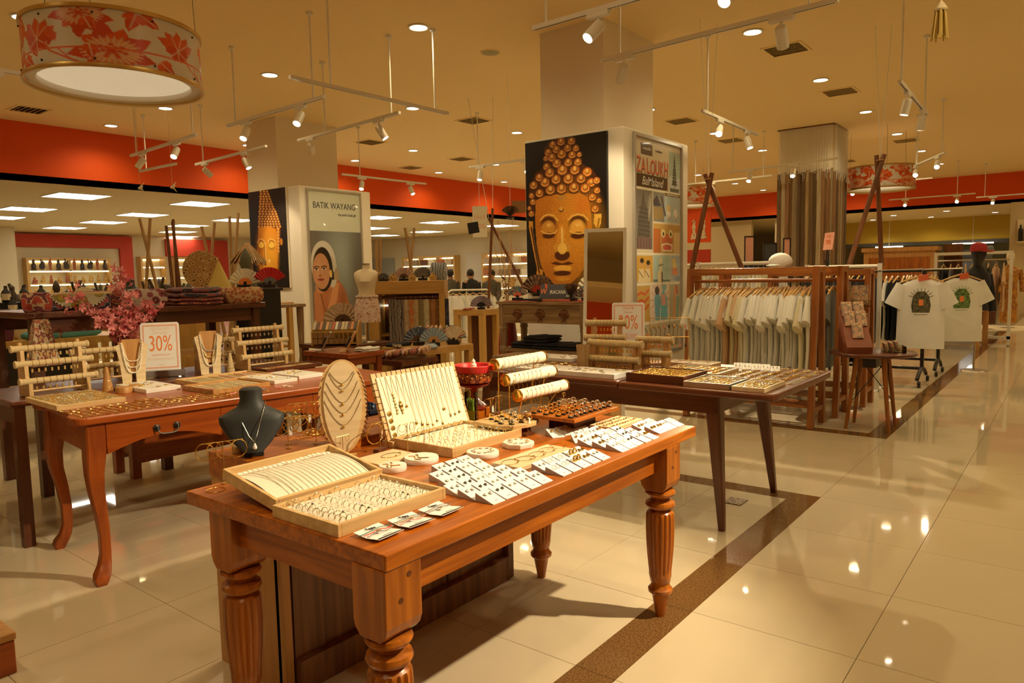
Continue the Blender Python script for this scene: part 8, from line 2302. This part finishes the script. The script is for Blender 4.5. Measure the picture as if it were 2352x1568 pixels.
for (x0, cnt_, z0, h_) in ((-22.3, 6, .95, 1.25), (-18.0, 5, .85, 1.38)):
 for j in range(2):
  for i in range(cnt_):
   handbag('%s handbag on the far wall shelves, %s shelf, %s from the left' % (['rust', 'cream woven', 'dark woven', 'brown', 'ivory'][(i+j) % 5], ['middle', 'upper'][j], ORD[i+(6 if cnt_ == 5 else 0)]), (x0+.47*i, 21.42, z0+h_*(.02+.33*(j+1))+.037), 0, hbm[(i+j) % 5], 1.05, 'handbags on the far wall shelves')
struct(MB().box(-25.2, -23.4, 21.62, 21.7, 0, 2.2).build('door_1', mat('door_grey', (.30, .29, .22), .6)))
struct(MB().box(-19.2, -18.4, 21.62, 21.7, 0, 2.25).build('door_2', mat('door_cream', (.52, .44, .3), .6)))
# display islands between the bulkhead and the left column
def island(label, x, y, wx, wy, h, m='yellow_wood'):
 t = thing('display_table', label, 'table', (x, y, 0))
 MB().box(-wx/2, wx/2, -wy/2, wy/2, h-.05, h).build('tabletop', M[m], t)
 for a in (-1, 1):
  for b in (-1, 1): MB().box(a*(wx/2-.04)-.03, a*(wx/2-.04)+.03, b*(wy/2-.04)-.03, b*(wy/2-.04)+.03, 0, h-.05).build('leg', M[m], t)
 MB().box(-wx/2+.06, wx/2-.06, -wy/2+.06, wy/2-.06, h*.45, h*.45+.03).build('shelf', M[m], t)
 return t
I = [('low yellow wooden display table of black statues at the far left', -12.4, 4.2, 1.0, 2.0, .95), ('yellow wooden display table of dark statues under the lit shelves', -14.6, 6.4, 1.0, 2.2, .9), ('yellow wooden display table of statues left of the tall textile table', -11.6, 6.1, .9, 1.6, .9), ('yellow wooden display table of leather bags behind the bracelet racks', -7.2, 2.2, .9, 1.7, .88), ('yellow wooden display table of stone statues behind the textiles', -8.4, 4.6, .9, 2.0, 1.05)]
for a in I: island(*a)
n = 0
for (x, y, z, cnt_, mset, where, s) in ((-12.3, 3.4, .95, 9, ('st_dark',), 'low far-left table', 1.0), (-14.5, 5.5, .9, 10, ('st_dark', 'st_dark', 'st_green'), 'table under the lit shelves', 1.1), (-11.5, 5.45, .9, 8, ('st_dark', 'st_green'), 'table left of the textiles', 1.05)):
 for i in range(cnt_):
  statue('dark statue on the %s, %s from the left' % (where, ORD[i]), (x+.25*((i*7) % 3-1), y+.19*i, z+.001), (i*3+1) % 4, mset[i % len(mset)], s*(1+.2*math.sin(i*3)), 'dark statues on the far-left tables', i)
bs_ = thing('bottle_shelf', 'black stepped shelf of labelled bottles at the left picture edge', 'shelf', (-10.6, 3.1, 0))
for k in range(3): MB().box(-.3+.0, .35-.2*k, -.75, .75, .70+.14*k if k else 0, .84+.14*k).build('step', M['black'], bs_)
for k in range(3):
 for i in range(7):
  b = thing('bottle', 'small black bottle with a cream label, step %s, %s from the left' % (ORD[k], ORD[i]), 'bottle', (-10.6+.25-.2*k, 2.5+.2*i, .841+.14*k), 0, 'black bottles on the stepped shelf')
  MB().lathe([(.045, 0), (.05, .01), (.05, .13), (.02, .17), (.02, .21), (0, .21)], 10).build('body', M['black'], b, smooth=True); MB().lathe([(.0505, .03), (.0505, .11)], 10, 0, None, 0, 0, (0, 0), False).build('label', M['ivory'], b)
# bags, boxes and scarves behind the bracelet racks
fr_ = [('dark purple standing notebook', 'box', -6.9, 2.05, .05, .2, .26, mat('purple', (.14, .03, .06), .7)), ('cream quilted clutch bag', 'bag', -7.1, 2.35, .14, .34, .15, M['ivory']), ('brown leather clutch bag', 'bag', -7.2, 2.65, .14, .3, .16, hbm[3]), ('turquoise rolled scarf', 'scarf', -6.86, 2.5, .12, .62, .07, mat('turq', (.10, .34, .36), .8)), ('brown triangular pouch', 'bag', -6.84, 2.42, .1, .2, .10, M['weave']), ('tan upright carton', 'box', -9.8, 5.15, .3, .42, .32, M['yellow_wood']), ('white small carton', 'box', -9.6, 4.75, .16, .22, .24, M['ivory'])]
for nm_, cat_, x, y, a, b, c, mm in fr_:
 z = .88 if x > -8 else 0.0
 if x < -8:
  pl = thing('plinth', 'grey pedestal under the %s behind the left racks' % nm_, 'plinth', (x, y, 0)); MB().box(-.25, .25, -.25, .25, 0, .86).build('body', M['yellow_wood'], pl); MB().box(-.26, .26, -.26, .26, .86, .88).build('top', M['dark_wood'], pl); z = .88
 folded(nm_.split(' ')[-1], '%s on the display behind the bracelet racks' % nm_, cat_, (x, y, z+.001), R(10), a, b, c, mm, 1, .5)
sc = MB().loft([[(.10*a*(1-.55*q/5), .14*b*(1-.55*q/5), 1.02-.0+.0+.26*q/5-.26) for a, b in ((1, -1), (1, 1), (-1, 1), (-1, -1))] for q in range(6)]).build('hanging_scarf', M['tex_batik'], None, (-5.05, 1.72, .0)); tag(sc, 'pink woven scarf draped beside the tall textile table', 'scarf'); sc.scale = (.55, .6, 1.1)
hb_ = bust('black upright necklace bust far behind the pink blossoms', (-8.55, 3.85, 1.051), R(-25), 1, M['black_velvet']); hb_.scale = (1.2, 1.2, 1.45)
o = MB().lathe([(0, 0), (.17, .0), (.17, .02), (0, .02)], 24, 0, T(ry=R(90))).build('round_plate', M['ivory'], None, (-12.1, 4.75, .951+.17), smooth=True, rot=(0, 0, R(-20))); tag(o, 'round white plate with a dark bird motif standing by the dark statues', 'plate')
MB().lathe([(0, .021), (.05, .021), (.05, .024), (0, .024)], 10, 0, T(ry=R(90), s=(1, .6, 1))).build('bird_motif', M['black'], o)
statue('large mossy stone goddess statue above the tall textile table', (-8.35, 5.2, 1.051), 0, 'st_green', 1.75)
statue('round dark iron statue left of the stone goddess', (-8.3, 4.05, 1.051), 2, 'st_dark', .9)
statue('dark wooden figure left of the round iron statue', (-8.2, 4.35, 1.051), 1, 'st_dark', .9)
for i, (x, y) in enumerate(((-8.35, 4.55), (-8.3, 4.75))):
 o = MB().lathe([(.07, 0), (.11, .04), (.11, .12), (.07, .16), (0, .16)], 16).build('small_drum', M['bamboo'], None, (x, y, 1.051), smooth=True); tag(o, 'small %s bamboo drum among the statues' % ('left' if i == 0 else 'right'), 'drum')
bfr = [('nearest the pink blossoms', (-11.129,5.31,1.395), ((-.18, -.1, 0, .06, .0, 2.30), (.28, .1, 0, -.10, 0, 2.30))), ('of three bundled poles', (-11.019,5.652,1.388), ((-.0, 0, 0, -.10, 0, 2.2), (.0, .05, 0, -.01, .05, 2.3), (.12, 0, 0, .0, 0, 2.26))), ('right of the stone goddess', (-10.698,6.158,1.376), ((-.34, 0, 0, .0, 0, 2.25), (.14, 0, 0, -.22, .03, 2.2), (.05, .1, 0, .34, .1, 2.40), (.16, .1, 0, .2, .1, 2.35)))]
for nm_, p, ps in bfr:
 t = thing('bamboo_tripod', 'crossed bamboo pole frame ' + nm_, 'frame', (p[0], p[1], 0), R(38))
 for a in ps: MB().rod(a[:3], a[3:], .028, 10, 0, .022).build('pole', M['walnut'] if 'bundled' in nm_ else M['bamboo'], t, smooth=True)
# fans and a straw hut on the tall textile table
gf = thing('round_fan', 'round gold sequinned fan standing behind the folded textiles', 'fan', (-5.62, 3.10, TTZ+.105), R(-50))
MB().lathe([(0, -.006), (.15, -.004), (.155, 0), (.15, .004), (0, .006)], 32, 0, T((0, 0, .16), ry=R(90))).build('disc', M['carve_gold'], gf, smooth=True); MB().rod((0, 0, 0), (0, 0, .03), .012, 8).build('handle', M['antique_gold'], gf)
o = MB().lathe([(.10, 0), (.0, .24)], 24).build('paper_cone', mat('cone_yellow', (.62, .46, .12), .8), None, (-5.50, 3.18, TTZ+.105), smooth=True); tag(o, 'pale yellow paper cone beside the gold sequinned fan', 'ornament')
ri = thing('display_stand', 'low dark riser holding the two bright fans behind the orange cushion', 'display stand', (-5.42, 3.42, 0)); MB().box(-.14, .2, -.1, .16, 1.25, 1.27).build('top', M['black'], ri)
for a in (-.12, .18): MB().box(a-.01, a+.01, -.08, .14, 0, 1.25).build('leg', M['black'], ri)
fan('bright yellow open fan with red writing beside the golden portrait', (-5.45, 3.38, 1.302), R(-48), .135, 'zal_cream', 'ink_orange'); fan('magenta red open fan in front of the slim golden portrait', (-5.28, 3.50, 1.302), R(-48), .14, 'lacquer_in', 'shirt_grey', spread=130)
hu = thing('straw_hut', 'little straw-roofed bamboo hut left of the slim golden portrait', 'ornament', (-9.224,5.781,1.363)); hu.location.z = 0
for a in (-.1, .12): MB().rod((a, 0, 0), (a*.6, 0, 1.62), .022, 8).build('post', M['bamboo'], hu)
th = MB()
for i in range(60):
 a = 2*PI*i/60; th.rod((.02*math.cos(a), .02*math.sin(a), 1.86), (.24*math.cos(a), .24*math.sin(a), 1.55+.02*(i % 4)), .009, 5)
o = th.build('thatch', M['bamboo'], hu); o['kind'] = 'stuff'
MB().lathe([(.23, 1.58), (0, 1.84)], 24, 0, None, 0, 0, (0, 0), False).build('roof_lining', M['dark_wood_z'], hu)
# hanging ornaments: tassel, two bird mobiles
ta = thing('tassel', 'pale gold hanging tassel at the top right of the ceiling', 'ornament', (-0.872,6.158,3.102))
MB().rod((0, 0, .12), (0, 0, CEIL-ta.location.z), .003, 5).build('cord', M['dark_wood_z'], ta); MB().lathe([(0, .14), (.03, .10), (.045, .07), (.04, .06)], 12).build('cap', M['ivory'], ta, smooth=True)
tm_ = MB()
for i in range(26):
 a = i*2.4; r_ = .012+.03*(i % 3)/3; tm_.rod((r_*math.cos(a), r_*math.sin(a), .07), (r_*1.7*math.cos(a), r_*1.7*math.sin(a), -.10-.02*(i % 3)), .006, 5)
o = tm_.build('fringe', mat('tassel_gold', (.62, .44, .12), .6), ta); o['kind'] = 'stuff'
for i, (p, lab) in enumerate((((-9.763,4.604,2.571), 'small white bird mobile hanging before the orange bulkhead, left of two'), ((-9.431,4.865,2.574), 'small straw bird mobile hanging before the orange bulkhead, right of two'))):
 b = thing('bird_mobile', lab, 'ornament', p); MB().rod((0, 0, 0), (0, 0, CEIL-p[2]), .002, 4).build('thread', M['ivory'], b)
 MB().ball((0, 0, 0), (.05, .02, .02), 8, 5).ball((.05, 0, .015), .014, 6, 4).build('body', M['ivory'], b, smooth=True)
 for s in (-1, 1): MB().prism([(-.03, 0), (.03, 0), (.0, .09)], -.002, .002, 0, T((0, 0, .01), rx=s*R(50))).build('wing', M['ivory'], b)
# back of the shop: red billboard, yellow cove, furniture shop front
rbd = thing('billboard', 'red printed banner board with white dancers far behind the pole frame', 'banner', (-8.6, 17.6, 2.42), 0)
MB().box(-1.2, 1.2, -.03, .03, -.34, .34).build('panel', M['orange'], rbd)
for i in range(9): MB().lathe([(.09, -.25), (.03, -.02), (.06, .05), (.03, .12), (.05, .2), (0, .26)], 10, 0, T((-1.05+.26*i, -.04, 0), s=(1, .1, 1))).build('dancer', M['fan_cream'], rbd, smooth=True)
MB().box(-1.2, 1.2, -.03, .03, -.85, -.52).build('lower_panel', M['red_portal'], rbd)
for a in (-1, 1): MB().rod((a, 0, .34), (a, 0, CEIL-2.42), .01, 6).build('hanging_rod', M['white_metal'], rbd)
struct(MB().box(-13.4, -9.0, 24.9, 25.1, 0, 3.08).build('wall_back_left', M['wall'])); struct(MB().box(-8.2, -7.6, 24.9, 25.5, 0, 3.08).build('trim_13', M['column']))
cove = mat('cove_yellow', (0.62, 0.42, 0.05), .8)
struct(MB().box(-7.6, -1.6, 30.0, 30.2, 2.25, 3.08).build('wall_cove', cove)); struct(MB().box(-7.6, -1.6, 29.95, 30.0, 2.15, 2.27).build('trim_14', M['slate']))
struct(MB().box(-7.6, -1.6, 35.2, 35.5, 0, 3.08).build('wall_shop', mat('shop_wall', (.50, .52, .40), .7)))
for i, (x, y) in enumerate(((-6.6, 26.5), (-5.0, 27.0), (-3.4, 26.4), (-2.3, 28.5), (-6.0, 28.8), (-4.2, 29.0))):  # lamps added only to brighten the dark region under the back ceiling
 t = thing('ceiling_light', 'lamp added to brighten the far back area beyond the bulkhead, %s of six' % ORD[i], 'ceiling light', (x, y, 3.08)); MB().lathe([(0, -.006), (.09, -.005)], 20).build('diffuser', M['down'], t); MB().lathe([(.09, -.004), (.115, -.010), (.115, 0)], 20, 0, None, 0, 0, (0, 0), False).build('rim', M['white_metal'], t)
 lamp('SPOT', 'bulb', t, (0, 0, -.03), DOWN_W, WARM, spot_size=R(150), spot_blend=.8, shadow_soft_size=.09)
for i, (x, z, w_) in enumerate(((-5.6, 2.10, .9), (-3.0, 2.12, 1.2))):
 t = thing('tube_light', 'thin fluorescent tube under the far yellow bulkhead, %s of two' % ['left', 'right'][i], 'ceiling light', (x, 29.6, z)); MB().box(-w_/2, w_/2, -.04, .04, 0, .03).build('tube', M['panel_glow'], t); MB().box(-w_/2, w_/2, -.06, .06, .03, .05).build('housing', M['white_metal'], t); MB().rod((0, 0, .05), (0, 0, 3.08-z), .01, 5).build('rod', M['white_metal'], t)
cab2 = thing('cabinet', 'orange wooden cabinet with lit shelves far behind the t-shirt rail', 'cabinet', (-3.6, 20.5, 0), R(0))
MB().box(-.8, .8, -.3, .3, 0, 1.75).build('body', M['tan_wood'], cab2); MB().box(-.85, .85, -.34, .32, 1.75, 1.85).build('cornice', M['tan_wood'], cab2); MB().box(-.68, .68, -.315, -.301, .8, 1.6).build('panel', M['table_wood_z'], cab2)
for i in range(3): MB().box(.9, 1.3, -.3, .3, 1.0+.3*i, 1.03+.3*i).build('shelf', M['walnut'], cab2)
MB().box(.9, 1.3, .28, .3, .9, 1.9).build('back', M['walnut'], cab2)
bsn = thing('shop_board', 'pale grey sign board far back beside the red cap', 'sign', (-3.2, 30.8, 1.55)); MB().box(-.6, .6, -.03, .03, -.4, .4).build('panel', M['shirt_grey'], bsn); MB().box(-.7, .7, -.05, .05, -.45, -.4).build('ledge', M['black'], bsn); text('WATERPROOF', .14, M['ink'], bsn, (0, -.04, .1), (R(90), 0, 0), 'lettering'); MB().box(-.55, .55, -.04, .04, -1.55, -.45).build('stand', M['slate'], bsn)
for i in range(5):
 x = -10.2+1.1*i
 far_t = island('yellow wooden display counter deep in the store, %s from the left' % ORD[i], x, 18.5 if i % 2 else 20.5, .8, 1.4, .9, 'tan_wood' if i % 2 else 'yellow_wood')
 folded('folded_textile', 'pile of folded textiles on the deep store counter, %s from the left' % ORD[i], 'textile', (x, 18.5 if i % 2 else 20.5, .901), R(9*i), .5, .9, .26, [M['tex_red'], M['shirt_grey'], M['tex_bluewhite'], M['cloth_cream']][i % 4], 4)
# low ceiling and orange band behind the camera (seen only in the floor mirror)
struct(MB().box(-6.0, 4.2, -3.2, -1.9, 3.0, 3.1).build('ceiling_front', M['cream'])); struct(MB().box(-6.0, 4.2, -3.2, -3.15, 2.2, 3.0).build('wall_bulkhead_front', M['orange']))
